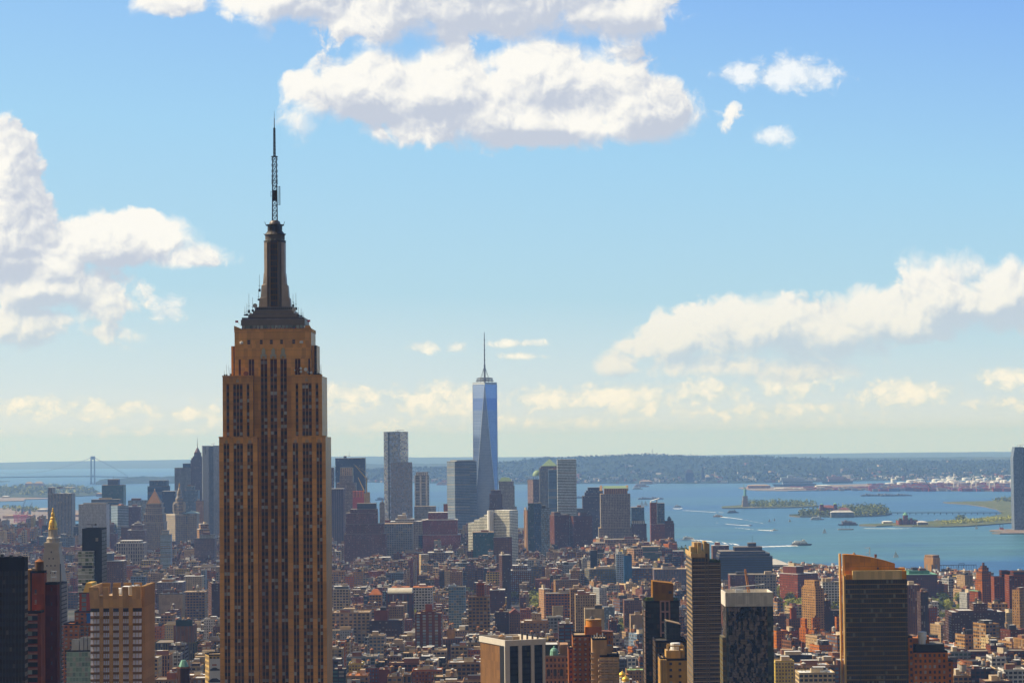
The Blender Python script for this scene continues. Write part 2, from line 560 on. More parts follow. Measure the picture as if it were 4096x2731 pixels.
ROOFS = {k: plain('roof_' + k, c, .9, .15, 0, .5, .12) for k, c in
   dict(tar=(.06, .055, .05), gravel=(.24, .20, .15), silver=(.55, .53, .50), red=(.22, .08, .05), tan=(.38, .27, .16), copper=(.20, .42, .28),
    white=(.75, .74, .70), green=(.30, .46, .20), gold=(.55, .30, .05), rust=(.42, .15, .04), olive=(.13, .15, .06), dkgreen=(.06, .15, .12)).items()}
M_TANK = plain('tank_wood', (.15, .085, .045), .85, .15)
M_CONE = plain('tank_cone', (.36, .20, .09), .8, .15)
M_STEEL = plain('dark_steel', (.05, .047, .045), .6, .4)
M_GALV = plain('galvanised_steel', (.45, .46, .47), .5, .5)
M_WHITE = plain('white_paint', (.80, .79, .76), .6, .3, 0, .12)
M_BRICK = plain('bulkhead_brick', (.23, .10, .055), .9, .15)
M_CREAMB = plain('bulkhead_render', (.50, .40, .27), .9, .15)
M_TRUNK = plain('bark', (.07, .05, .035), .9, .1)

def leaf_mat(name, col):
 m_, t, bs = new_mat(name)
 oi = t.n('ShaderNodeObjectInfo')
 geo = t.n('ShaderNodeNewGeometry')
 n1 = t.noise(geo.outputs['Position'], 0.25, 3, 0.6)
 f = t.m('ADD', t.m('MULTIPLY_ADD', n1, 1.3, 0.25), t.m('MULTIPLY', oi.outputs['Random'], 0.4))
 t.put(bs.inputs['Base Color'], t.v('SCALE', col, scale=f))
 bs.inputs['Roughness'].default_value = 0.75
 bs.inputs['Specular IOR Level'].default_value = 0.15
 return m_

M_LEAF = leaf_mat('leaves', (.32, .33, .05))
M_LEAF2 = leaf_mat('dark_leaves', (.10, .13, .03))
for nm_, c_, r_, sp_, me_ in (('gilding', (.85, .50, .05), .35, .6, .55), ('verdigris', (.20, .42, .32), .6, .3, 0), ('bright_verdigris', (.24, .34, .20), .6, .3, 0),
        ('pink_stone', (.46, .27, .18), .8, .2, 0), ('court_stone', (.44, .35, .25), .9, .2, 0), ('civic_stone', (.46, .39, .30), .9, .2, 0),
        ('sunlit_edge', (.62, .40, .15), .7, .2, 0), ('balcony_tan', (.52, .35, .21), .8, .2, 0)):
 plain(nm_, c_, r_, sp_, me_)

# ------------------------------------------------------------------ water, ground, islands, hills
def grid_mesh(name, xs, ys, zf, mat, kind='structure', smooth=True):
 me = bpy.data.meshes.new(name)
 nx, ny = len(xs), len(ys)
 v = [(x, y, zf(x, y)) for y in ys for x in xs]
 f = [(j * nx + i, j * nx + i + 1, (j + 1) * nx + i + 1, (j + 1) * nx + i) for j in range(ny - 1) for i in range(nx - 1)]
 me.from_pydata(v, [], f)
 me.materials.append(mat)
 me.polygons.foreach_set('use_smooth', [smooth] * len(f))
 me.update()
 o = bpy.data.objects.new(name, me)
 COL.objects.link(o)
 o['kind'] = kind
 return o

def water_mat():
 m_, t, bs = new_mat('harbour_water')
 pos = t.n('ShaderNodeNewGeometry').outputs['Position']
 st = t.v('MULTIPLY', pos, (1, 1, 0))
 big = t.noise(t.v('MULTIPLY', st, (.55, 1.3, 1)), .00034, 4, .55)
 mid = t.noise(t.v('MULTIPLY', st, (1, 1.0, 1)), .0021, 5, .6)
 silt = t.step(t.m('ADD', big, t.m('MULTIPLY_ADD', mid, .25, -.125)),   .42, .54)
 sp = t.n('ShaderNodeSeparateXYZ')
 t.put(sp.inputs[0], pos)
 nearw = t.lin(sp.outputs[1], 8800, 5200)
 silt = t.m('MULTIPLY', silt, t.m('MULTIPLY_ADD', nearw, .75, .3))
 c = t.mix(silt, (.020, .085, .205), (.062, .165, .165))
 stk = t.noise(t.v('MULTIPLY', st, (.30, 1.7, 1)), .0045, 5, .65)
 c = t.v('SCALE', c, scale=t.m('MULTIPLY_ADD', stk, 1.5, .25))
 rip = t.noise(t.v('MULTIPLY', st, (1, .5, 1)), .035, 6, .7)
 c = t.v('SCALE', c, scale=t.m('MULTIPLY_ADD', rip, 1.1, .45))
 t.put(bs.inputs['Base Color'], c)
 bs.inputs['Roughness'].default_value = .42
 bs.inputs['Specular IOR Level'].default_value = .32
 bp = t.n('ShaderNodeBump')
 bp.inputs['Strength'].default_value = .5
 bp.inputs['Distance'].default_value = 2.0
 t.put(bp.inputs['Height'], t.noise(t.v('MULTIPLY', st, (1, .45, 1)), .05, 5, .65))
 t.put(bs.inputs['Normal'], bp.outputs[0])
 return m_

def land_mat(name, a, b, c, s1, s2, lo=.42, hi=.62):
 m_, t, bs = new_mat(name)
 pos = t.n('ShaderNodeNewGeometry').outputs['Position']
 n1, n2 = t.noise(pos, s1, 6, .65), t.noise(pos, s2, 5, .6)
 col = t.mix(t.step(n1, lo, hi), a, b)
 col = t.mix(t.step(n2, .56, .68), col, c)
 t.put(bs.inputs['Base Color'], col)
 bs.inputs['Roughness'].default_value = .9
 bs.inputs['Specular IOR Level'].default_value = .1
 return m_

M_WATER = water_mat()
M_CITY = land_mat('street_and_yard', (.055, .052, .05), (.13, .12, .10), (.05, .06, .025), .02, .006)
M_HILL = land_mat('wooded_hill', (.012, .026, .014), (.030, .048, .022), (.055, .058, .040), .012, .0035)
M_FARH = land_mat('far_hill', (.03, .05, .03), (.05, .07, .04), (.08, .09, .05), .002, .0007)
M_GRASS = land_mat('park_grass', (.085, .105, .030), (.14, .14, .045), (.20, .17, .09), .03, .009)
M_WOODL = land_mat('wood_floor', (.03, .045, .018), (.06, .075, .025), (.15, .13, .08), .03, .01)
M_QUAY = land_mat('quay', (.20, .16, .13), (.30, .25, .20), (.16, .08, .06), .03, .01)
M_STONE = plain('sea_wall', (.16, .145, .12), .9, .15)

ys = [300, 1500, 3000, 4500, 6000, 7500, 9000, 11000, 13000, 15500, 18000, 21000, 25000, 30000, 36000, 43000, 51000, 60000, 70000, 82000]
xs = [i * 2500 for i in range(-13, 14)]
tag(grid_mesh('water', xs, ys, lambda x, y: sea(x, y), M_WATER), 'blue green harbour water with darker streaks and silty patches')

def ground():
 poly = [(-3200, -800), (3400, -800), (3400, 3400), (1750, 4000), (1180, 4330), (1000, 4420), (800, 4600), (600, 4860), (430, 5200), (350, 5440), (330, 5800), (300, 6150),
   (180, 6500), (150, 7000), (60, 7350), (-150, 7600), (-450, 7650), (-800, 7380), (-1080, 6950), (-1330, 6560), (-1520, 6250), (-1900, 5600), (-3200, 4700)]
 b = MB()
 for i, (x, y) in enumerate(poly):
  a, c = poly[i], poly[(i + 1) % len(poly)]
  b.face([(*a, sea(*a) - 4), (*c, sea(*c) - 4), (*c, gz(*c)), (*a, gz(*a))], 1)
 # triangles of a fan would cut the round earth, so the sheet is laid in strips
 import mathutils
 me = MB()
 step = 250
 def inside(x, y):
  r, n = False, len(poly)
  for i in range(n):
   (x0, y0), (x1, y1) = poly[i], poly[i - 1]
   if (y0 > y) != (y1 > y) and x < (x1 - x0) * (y - y0) / (y1 - y0) + x0:
    r = not r
  return r
 ground.inside = inside
 pts = [Vector(p) for p in poly]
 ed = [(i, (i + 1) % len(pts)) for i in range(len(pts))]
 for x in range(-3100, 3300, step):
  for y in range(-700, 7600, step):
   if inside(x, y):
    pts.append(Vector((x, y)))
 vv, ee, ff, *_ = mathutils.geometry.delaunay_2d_cdt(pts, ed, [], 1, 1e-4)
 for f in ff:
  b.face([(vv[i].x, vv[i].y, gz(vv[i].x, vv[i].y)) for i in f], 0)
 o = b.build('ground', [M_CITY, M_STONE])
 o['kind'] = 'structure'
 o['label'] = 'street level of the city between its buildings'

ground()

def flat_land(name, pts, mat, lift, label, wall=M_STONE):
 """Low land by the outline it shows on the water."""
 v = [on_sea(px, py) for px, py in pts]
 b = MB()
 n = len(v)
 ar = sum(v[i].x * v[(i + 1) % n].y - v[(i + 1) % n].x * v[i].y for i in range(n))
 if ar < 0:
  v.reverse()
 b.face([(p.x, p.y, p.z + lift) for p in v], 0)
 for i in range(n):
  a, c = v[i], v[(i + 1) % n]
  b.face([(a.x, a.y, a.z - 3), (c.x, c.y, c.z - 3), (c.x, c.y, c.z + lift), (a.x, a.y, a.z + lift)], 1)
 o = b.build(name, [mat, wall])
 o['kind'] = 'structure'
 o['label'] = label
 return o

def interp(tab, x):
 if x <= tab[0][0]:
  return tab[0][1]
 for (a, p), (b, q) in zip(tab, tab[1:]):
  if x <= b:
   return p + (q - p) * (x - a) / (b - a)
 return tab[-1][1]

from mathutils import noise as mnoise

def ridge(name, label, crest, shore, Dc, thick, mat, nx, ny, rough, kind='structure', freq=1.0):
 """A range of hills: crest = what its top shows along the view, shore = where it meets the water."""
 x0, x1 = crest[0][0], crest[-1][0]
 rows = []
 for i in range(nx):
  px = x0 + (x1 - x0) * i / (nx - 1)
  ps = interp(shore, px)
  s = on_sea(px, ps)
  c = at(px, interp(crest, px), interp(Dc, px))
  col = []
  for j in range(ny):
   f = j / (ny - 1)
   if f <= .7:
    g = f / .7
    y = s.y + (c.y - s.y) * g
    sl = slope(px, ps)
    x = sl * y
    h = (c.z - sea(c.x, c.y)) * (g * g * (3 - 2 * g) * .75 + g * .25)
    n = mnoise.fractal(Vector((x * .0011 * freq, y * .0011 * freq, 3)), 1, 2, 4) * 26 * g * (1 - g) * 2 + abs(mnoise.noise(Vector((x * .012 * freq, y * .012 * freq, 7)))) * rough
    z = sea(x, y) + 2 + h + (n if j else 0)
   else:
    g = (f - .7) / .3
    y = c.y + thick * g
    x = slope(px, interp(crest, px)) * y
    z = c.z - (c.z - sea(x, y) + 30) * g * g
    z += abs(mnoise.noise(Vector((x * .012 * freq, y * .012 * freq, 7)))) * rough * (1 - g)
   col.append((x, y, z))
  rows.append(col)
 me = bpy.data.meshes.new(name)
 me.from_pydata([p for col in rows for p in col], [], [(i * ny + j, (i + 1) * ny + j, (i + 1) * ny + j + 1, i * ny + j + 1) for i in range(nx - 1) for j in range(ny - 1)])
 me.materials.append(mat)
 me.update()
 o = bpy.data.objects.new(name, me)
 COL.objects.link(o)
 o['kind'] = kind
 o['label'] = label
 return o, rows

FAR_CREST = [(-500, 1855), (0, 1851), (150, 1846), (400, 1843), (600, 1840), (880, 1836), (1330, 1826), (1480, 1824), (1640, 1829), (1900, 1828), (2200, 1828), (2600, 1824), (3000, 1818), (3350, 1813), (3700, 1809), (4100, 1806), (4600, 1804)]
FAR_SHORE = [(-500, 1880), (0, 1877), (900, 1871), (1300, 1868), (4600, 1838)]
ridge('hills', 'palest blue range of hills along the horizon', FAR_CREST, FAR_SHORE, [(-500, 42000), (4600, 42000)], 6000, M_FARH, 90, 10, 8, freq=.2)
MID_CREST = [(1120, 1900), (1250, 1884), (1330, 1866), (1450, 1858), (1640, 1856), (1900, 1854), (2200, 1846), (2600, 1842), (3000, 1836), (3300, 1832), (3700, 1829), (4100, 1828), (4600, 1826)]
ridge('hills', 'second pale range of low wooded land before the horizon', MID_CREST, [(1120, 1906), (1300, 1898), (4600, 1872)], [(1120, 25000), (4600, 25500)], 3000, M_FARH, 120, 12, 14, freq=.4)
HILL_CREST = [(1180, 1926), (1280, 1902), (1330, 1889), (1480, 1884), (1640, 1878), (1780, 1874), (1900, 1868), (2000, 1858), (2100, 1847), (2165, 1838), (2300, 1834), (2400, 1829), (2480, 1827), (2586, 1822), (2700, 1828), (2800, 1832),
    (2900, 1831), (3025, 1831), (3150, 1836), (3250, 1841), (3400, 1845), (3575, 1846), (3800, 1848), (4050, 1848), (4600, 1850)]
HILL_SHORE = [(1180, 1932), (1330, 1928), (1700, 1932), (2000, 1937), (2400, 1935), (2700, 1934), (3000, 1932), (3200, 1930), (3400, 1924), (4600, 1916)]
HILL, HROWS = ridge('hills', 'nearest long wooded hill of the far shore with houses on its slope', HILL_CREST, HILL_SHORE, [(1180, 17600), (1700, 18600), (2400, 19500), (4600, 20500)], 2500, M_HILL, 330, 60, 22)
FORT_CREST = [(383, 1936), (400, 1922), (470, 1915), (560, 1908), (640, 1909), (760, 1905), (900, 1903), (1100, 1910)]
ridge('hills', 'low wooded headland at the right foot of the suspension bridge', FORT_CREST, [(383, 1938), (600, 1934), (1100, 1933)], [(383, 18300), (1100, 18600)], 900, M_HILL, 90, 18, 18)
flat_land('ground', [(-300, 1925), (0, 1924), (40, 1925), (40, 1926), (0, 1928), (-300, 1932)], M_WOODL, 4, 'narrow low point of land under the suspension bridge at the left edge')
flat_land('ground', [(-400, 1954), (0, 1950), (170, 1940), (300, 1946), (390, 1962), (404, 1972), (404, 1981), (330, 1985), (150, 1989), (0, 1992), (-400, 1996)], M_WOODL, 3, 'wooded island below the suspension bridge')
flat_land('ground', [(-400, 1990), (0, 1991), (150, 1991), (195, 1993), (195, 1996), (100, 1998), (95, 2004), (0, 2006), (-400, 2010)], M_QUAY, 3, 'flat pier land with a low shed below the wooded island')
flat_land('ground', [(-400, 2036), (0, 2033), (150, 2033), (195, 2032), (330, 2044), (330, 2083), (200, 2084), (130, 2090), (60, 2099), (0, 2101), (-400, 2106)], M_QUAY, 3, 'container pier with warehouses at the left edge')
flat_land('island', [(2887, 2028), (2930, 2025), (3000, 2020), (3100, 2018), (3200, 2020), (3268, 2022), (3276, 2026), (3200, 2030), (3050, 2033), (2925, 2034), (2889, 2034)], M_GRASS, 4, 'green island that carries the statue')
flat_land('island', [(3157, 2060), (3190, 2059), (3260, 2050), (3400, 2046), (3500, 2048), (3555, 2052), (3568, 2055), (3545, 2062), (3480, 2066), (3330, 2068), (3200, 2068), (3158, 2065)], M_WOODL, 3.5, 'wooded island with red brick halls and a ferry building')
flat_land('island', [(3771, 2010), (3850, 2007), (4040, 2004), (4200, 2002), (4200, 2080), (4100, 2090), (4030, 2094), (3950, 2100), (3860, 2106), (3760, 2108), (3650, 2107), (3570, 2103), (3505, 2106), (3437, 2103), (3437, 2099), (3500, 2097),
      (3600, 2092), (3720, 2087), (3800, 2082), (3880, 2079), (3950, 2070), (4005, 2058), (4006, 2050), (3985, 2038), (3940, 2028), (3870, 2018), (3790, 2013)], M_GRASS, 3, 'flat waterside park with a curving promenade')
flat_land('ground', [(2955, 1952), (3000, 1948), (3060, 1950), (3250, 1948), (3300, 1941), (3520, 1936), (3720, 1930), (4000, 1926), (4500, 1924), (4500, 1968), (4050, 1965), (3900, 1964), (3640, 1963), (3500, 1957), (3300, 1962), (3150, 1964), (3020, 1962), (2975, 1957)], M_QUAY, 4, 'long container port and pier across the bay')
flat_land('pier', [(3958, 2123), (4000, 2120), (4100, 2118), (4200, 2117), (4200, 2133), (4100, 2135), (4000, 2136), (3968, 2134), (4010, 2131), (4010, 2128), (3962, 2126)], M_QUAY, 3, 'quay with jetties at the foot of the grey glass riverside tower')

# ------------------------------------------------------------------ buildings
FOOT = []                                        # footprints (polygon bbox in x, y) so that the filling keeps off
HEROES = []                                      # (px, py, phrase) for saying what a filling building stands beside
RNG = random.Random(5)

def ring(poly, t):
 """poly moved inward by t (convex, counter-clockwise)."""
 n = len(poly)
 out = []
 for i in range(n):
  a, b, c = Vector(poly[i - 1]), Vector(poly[i]), Vector(poly[(i + 1) % n])
  d1, d2 = (b - a).normalized(), (c - b).normalized()
  n1, n2 = Vector((-d1.y, d1.x)), Vector((-d2.y, d2.x))
  k = 1 + n1.dot(n2)
  out.append(tuple(b + (n1 + n2) * (t / max(k, .2))))
 return out

def parapet(mb, poly, z0, z1, t=0.5):
 inn = ring(poly, t)
 n = len(poly)
 for i in range(n):
  j = (i + 1) % n
  a, b, c, d = poly[i], poly[j], inn[j], inn[i]
  mb.face([(*a, z0), (*b, z0), (*b, z1), (*a, z1)])
  mb.face([(*c, z0), (*d, z0), (*d, z1), (*c, z1)])
  mb.face([(*a, z1), (*b, z1), (*c, z1), (*d, z1)])

def water_tank(parent, x, y, z, s=1.0, rng=RNG, legs=3.0, label=None):
 col = rng.choice((0, 0, 0, 1, 2))
 barrel = (M_TANK, plain('tank_weathered', (.34, .27, .20), .85, .15), plain('tank_pale', (.42, .38, .32), .8, .2))[col]
 cone = (M_CONE, plain('tank_cone_red', (.36, .15, .06), .8, .15), plain('tank_cone_grey', (.52, .49, .44), .7, .2))[rng.choice((0, 0, 1, 2))]
 r, h = 2.1 * s, 4.2 * s
 b = MB()
 b.lathe([(r, z + legs), (r * 1.03, z + legs + h * .5), (r * .97, z + legs + h)], 12, x, y, smooth=True)
 o = b.build('water_tank', barrel, parent, label)
 b = MB()
 b.lathe([(r * 1.13, z + legs + h - .05), (r * 1.13, z + legs + h + .1), (0, z + legs + h + 1.7 * s)], 12, x, y)
 b.build('conical_lid', cone, o)
 b = MB()
 for sx in (-1, 1):
  for sy in (-1, 1):
   b.tube((x + sx * r * .75, y + sy * r * .75, z), (x + sx * r * .65, y + sy * r * .65, z + legs + .05), .16, n=4)
 b.box(x - r * .9, x + r * .9, y - .15, y + .15, z + legs - .35, z + legs, bottom=True)
 b.build('leg_frame', M_STEEL, o)
 return o

def pt_in(poly, u, v):
 """A point of the quadrilateral poly at fractions u (left to right) and v (front to back)."""
 a, b, c, d = [Vector(p) for p in poly[:4]]
 return (a.lerp(b, u)).lerp(d.lerp(c, u), v)

def roof_things(root, poly, z, ex, rng, near):
 used = []

 def spot(m=.18):
  for _ in range(12):
   u, v = rng.uniform(m, 1 - m), rng.uniform(m, 1 - m)
   if all(abs(u - a) + abs(v - b) > .3 for a, b in used):
    break
  used.append((u, v))
  return pt_in(poly, u, v)
 a, b, c, d = [Vector(p) for p in poly[:4]]
 ex_, ey_ = (b - a).normalized(), (d - a).normalized()
 W, Dp = (b - a).length, (d - a).length
 for k in range(ex.get('bh', 0)):
  p = spot(.25)
  w, l, h = rng.uniform(.12, .24) * W, rng.uniform(.12, .26) * Dp, rng.uniform(3.0, 5.5)
  q = [p - ex_ * w - ey_ * l, p + ex_ * w - ey_ * l, p + ex_ * w + ey_ * l, p - ex_ * w + ey_ * l]
  mb = MB()
  mb.prism([tuple(t) for t in q], z, z + h, 0, 1)
  mb.build('bulkhead', [rng.choice((M_BRICK, M_CREAMB, M_BRICK, ROOFS['tar'], M_CREAMB)), ROOFS[rng.choice(('silver', 'tan', 'tar'))]], root)
 for k in range(ex.get('wt', 0)):
  p = spot()
  water_tank(root, p.x, p.y, z, ex.get('ws', rng.uniform(.7, 1.0)), rng, rng.uniform(2.5, 5))
 if ex.get('ac', 0):
  for k in range(ex['ac']):
   p = spot(.12)
   w, l, h = rng.uniform(.8, 2.2), rng.uniform(.8, 2.2), rng.uniform(1.0, 2.2)
   mb = MB()
   mb.box(p.x - w, p.x + w, p.y - l, p.y + l, z + .3, z + .3 + h, bottom=True)
   mb.box(p.x - w * .8, p.x + w * .8, p.y - l * .8, p.y + l * .8, z, z + .3)
   mb.build('air_unit', rng.choice((M_GALV, M_WHITE, M_GALV)), root)
 for k in range(ex.get('mast', 0)):
  p = spot()
  mb = MB()
  h = rng.uniform(9, 16)
  mb.tube((p.x, p.y, z), (p.x, p.y, z + h), .3, .12, 5)
  mb.tube((p.x - 1.2, p.y, z + h * .75), (p.x + 1.2, p.y, z + h * .75), .1, n=4)
  mb.build('mast', M_STEEL, root)

def shell(root, poly, z0, z1, wall, roof, near=True, nm='wall', par=1.1, label=None, top=None):
 """One storey-block: its walls, a roof sheet inside its parapet."""
 mb = MB()
 n = len(poly)
 zw = z1 - (par if near else 0)
 for i in range(n):
  a, b = poly[i], poly[(i + 1) % n]
  L = math.hypot(b[0] - a[0], b[1] - a[1])
  mb.face([(*a, z0), (*b, z0), (*b, zw), (*a, zw)], 0, [(0, z0 - zw), (L, z0 - zw), (L, 0), (0, 0)])
 w = mb.build(nm, wall, root, label)
 if near:
  mb = MB()
  parapet(mb, poly, zw, z1)
  mb.build('parapet', plain('coping_' + wall.name.split('.')[0], tuple(c * .9 for c in base_col(wall)), .85, .15), root)
  inn = ring(poly, .5)
  mb = MB()
  mb.face([(*p, zw + .15) for p in inn])
  mb.build('roof', roof, root)
  return w, inn, zw + .15
 mb = MB()
 o2 = ring(poly, -.25)
 mb.prism(o2, z1, z1 + .8)
 mb.build('roof', roof, root)
 return w, poly, z1 + .8

BASECOL = {}

def base_col(m_):
 if m_.name not in BASECOL:
  for nd in m_.node_tree.nodes:
   if nd.type == 'GROUP':
    BASECOL[m_.name] = tuple(nd.inputs['Wall'].default_value)[:3]
 return BASECOL.get(m_.name, (.3, .25, .2))

def plan(x0, x1, ymid, D, dep, rot=0, xc=None):
 """Footprint of a building whose front spans x0..x1 of the view at D metres; with xc its near corner shows there and the left face too."""
 s0, s1 = slope(x0, ymid), slope(x1, ymid)
 if xc is None:
  return [(s0 * D, D), (s1 * D, D), (s1 * D, D + dep), (s0 * D, D + dep)]
 th = R(rot)
 X = slope(xc, ymid) * D
 c, s = math.cos(th), math.sin(th)
 b = (s1 * D - X) / (c - s1 * s)
 a = max(3.0, (X - s0 * D) / max(.05, s + s0 * c))
 a = min(a, 90)
 P = Vector((X, D))
 return [tuple(P), tuple(P + Vector((c, s)) * b), tuple(P + Vector((c, s)) * b + Vector((-s, c)) * a), tuple(P + Vector((-s, c)) * a)]

def put(name, label, x0, x1, yt, D, col, win='punch', cat='building', group=None, dep=None, roof=None, ex=None, rot=0, xc=None,
  tiers=(), gl='d', sh=.09, band=0.0, near=None, wall=None, seed=None, phrase=None):
 """A building by its place: front from x0 to x1, top at yt, D metres out. tiers: (x0, x1, ytop, inset, col, win) above it."""
 rng = random.Random(seed if seed is not None else int(x0 * 7 + yt * 13))
 near = (D < 3300) if near is None else near
 W = (slope(x1, yt) - slope(x0 if xc is None else xc, yt)) * D
 dep = dep or max(12.0, min(42.0, W * .9))
 poly = plan(x0, x1, yt, D, dep, rot, xc)
 cx, cy = sum(p[0] for p in poly) / 4, sum(p[1] for p in poly) / 4
 base = gz(cx, cy)
 root = empty(name, (cx, cy, base), label, cat, group)
 loc = [(p[0] - cx, p[1] - cy) for p in poly]
 zt = at((x0 + x1) / 2 if xc is None else xc, yt, D).z - base
 wall = wall or fac(col, win, gl, sh, band)
 rf = ROOFS[roof or rng.choice(('tar', 'gravel', 'silver', 'tan', 'gravel', 'silver'))]
 FOOT.append((min(p[0] for p in poly) - 2, max(p[0] for p in poly) + 2, min(p[1] for p in poly) - 2, max(p[1] for p in poly) + 2))
 HEROES.append(((x0 + x1) / 2, yt, phrase or short(label), D))
 _, inn, zr = shell(root, loc, -2, zt, wall, rf, near)
 for t in tiers:
  tx0, tx1, ty = t[:3]
  ins = t[3] if len(t) > 3 else 3.0
  tcol = t[4] if len(t) > 4 and t[4] else col
  twin = t[5] if len(t) > 5 else win
  tr = t[6] if len(t) > 6 else None
  fr0, fr1 = (tx0 - x0) / (x1 - x0), (tx1 - x0) / (x1 - x0)
  if xc is not None:
   fr0, fr1 = max(.05, (tx0 - xc) / (x1 - xc)), (tx1 - xc) / (x1 - xc)
  a, b, c, d = [Vector(p) for p in loc]
  vv = ins / max(1, (d - a).length)
  q = [tuple(pt_in(loc, fr0, vv)), tuple(pt_in(loc, fr1, vv)), tuple(pt_in(loc, fr1, 1 - vv)), tuple(pt_in(loc, fr0, 1 - vv))]
  z1 = at((tx0 + tx1) / 2, ty, D + ins).z - base
  _, inn, zr = shell(root, q, zr, z1, fac(tcol, twin, gl, sh, band), ROOFS[tr] if tr else rf, near, 'upper_wall')
 roof_things(root, inn, zr, ex if ex is not None else auto_ex(rng, D, poly), rng, near)
 return root, loc, zt, inn, zr

def auto_ex(rng, D, poly):
 if D < 2700:
  return {'bh': rng.choice((1, 1, 2)), 'wt': rng.choice((0, 1, 1, 2)), 'ac': rng.choice((1, 2, 3))}
 if D < 4200:
  return {'bh': rng.choice((1, 1, 2)), 'wt': rng.choice((0, 0, 1))}
 return {'bh': rng.choice((0, 1, 1))}

def short(label):
 w = label.split()
 for stop in ('with', 'behind', 'beside', 'left', 'right', 'in', 'below', 'under', 'between', 'at', 'of', 'near', 'on', 'above', 'beyond'):
  if stop in w[2:]:
   w = w[:w.index(stop, 2)]
 return ' '.join(w[:6])

# ------------------------------------------------------------------ single buildings with shapes of their own
class Site:
 """A thing whose front stands D metres out below px; x(), z() turn places of the view into its own metres."""
 def __init__(s, name, label, px, py, D, cat='tower', keep=(30, 45), phrase=None):
  s.D, s.py = D, py
  s.X = slope(px, py) * D
  s.base = gz(s.X, D)
  s.root = empty(name, (s.X, D, s.base), label, cat)
  FOOT.append((s.X - keep[0], s.X + keep[0], D - 4, D + keep[1]))
  HEROES.append((px, py, phrase or short(label), D))

 def x(s, px, py=None, dy=0):
  return slope(px, s.py if py is None else py) * (s.D + dy) - s.X

 def z(s, py, dy=0, px=None):
  X = s.X / s.D * 9400 + 2048 if px is None else px
  return at(X, py, s.D + dy).z - s.base

 def add(s, name, mats, fn, parent=None, label=None):
  return part(name, mats, parent or s.root, fn, label)

def box(*a, **k):
 return lambda b: b.box(*a, **k)

def roofed(s, nm, x0, x1, y0, y1, z0, z1, wall, roof='tar', par=True):
 return shell(s.root, [(x0, y0), (x1, y0), (x1, y1), (x0, y1)], z0, z1, wall, ROOFS[roof], par, nm)

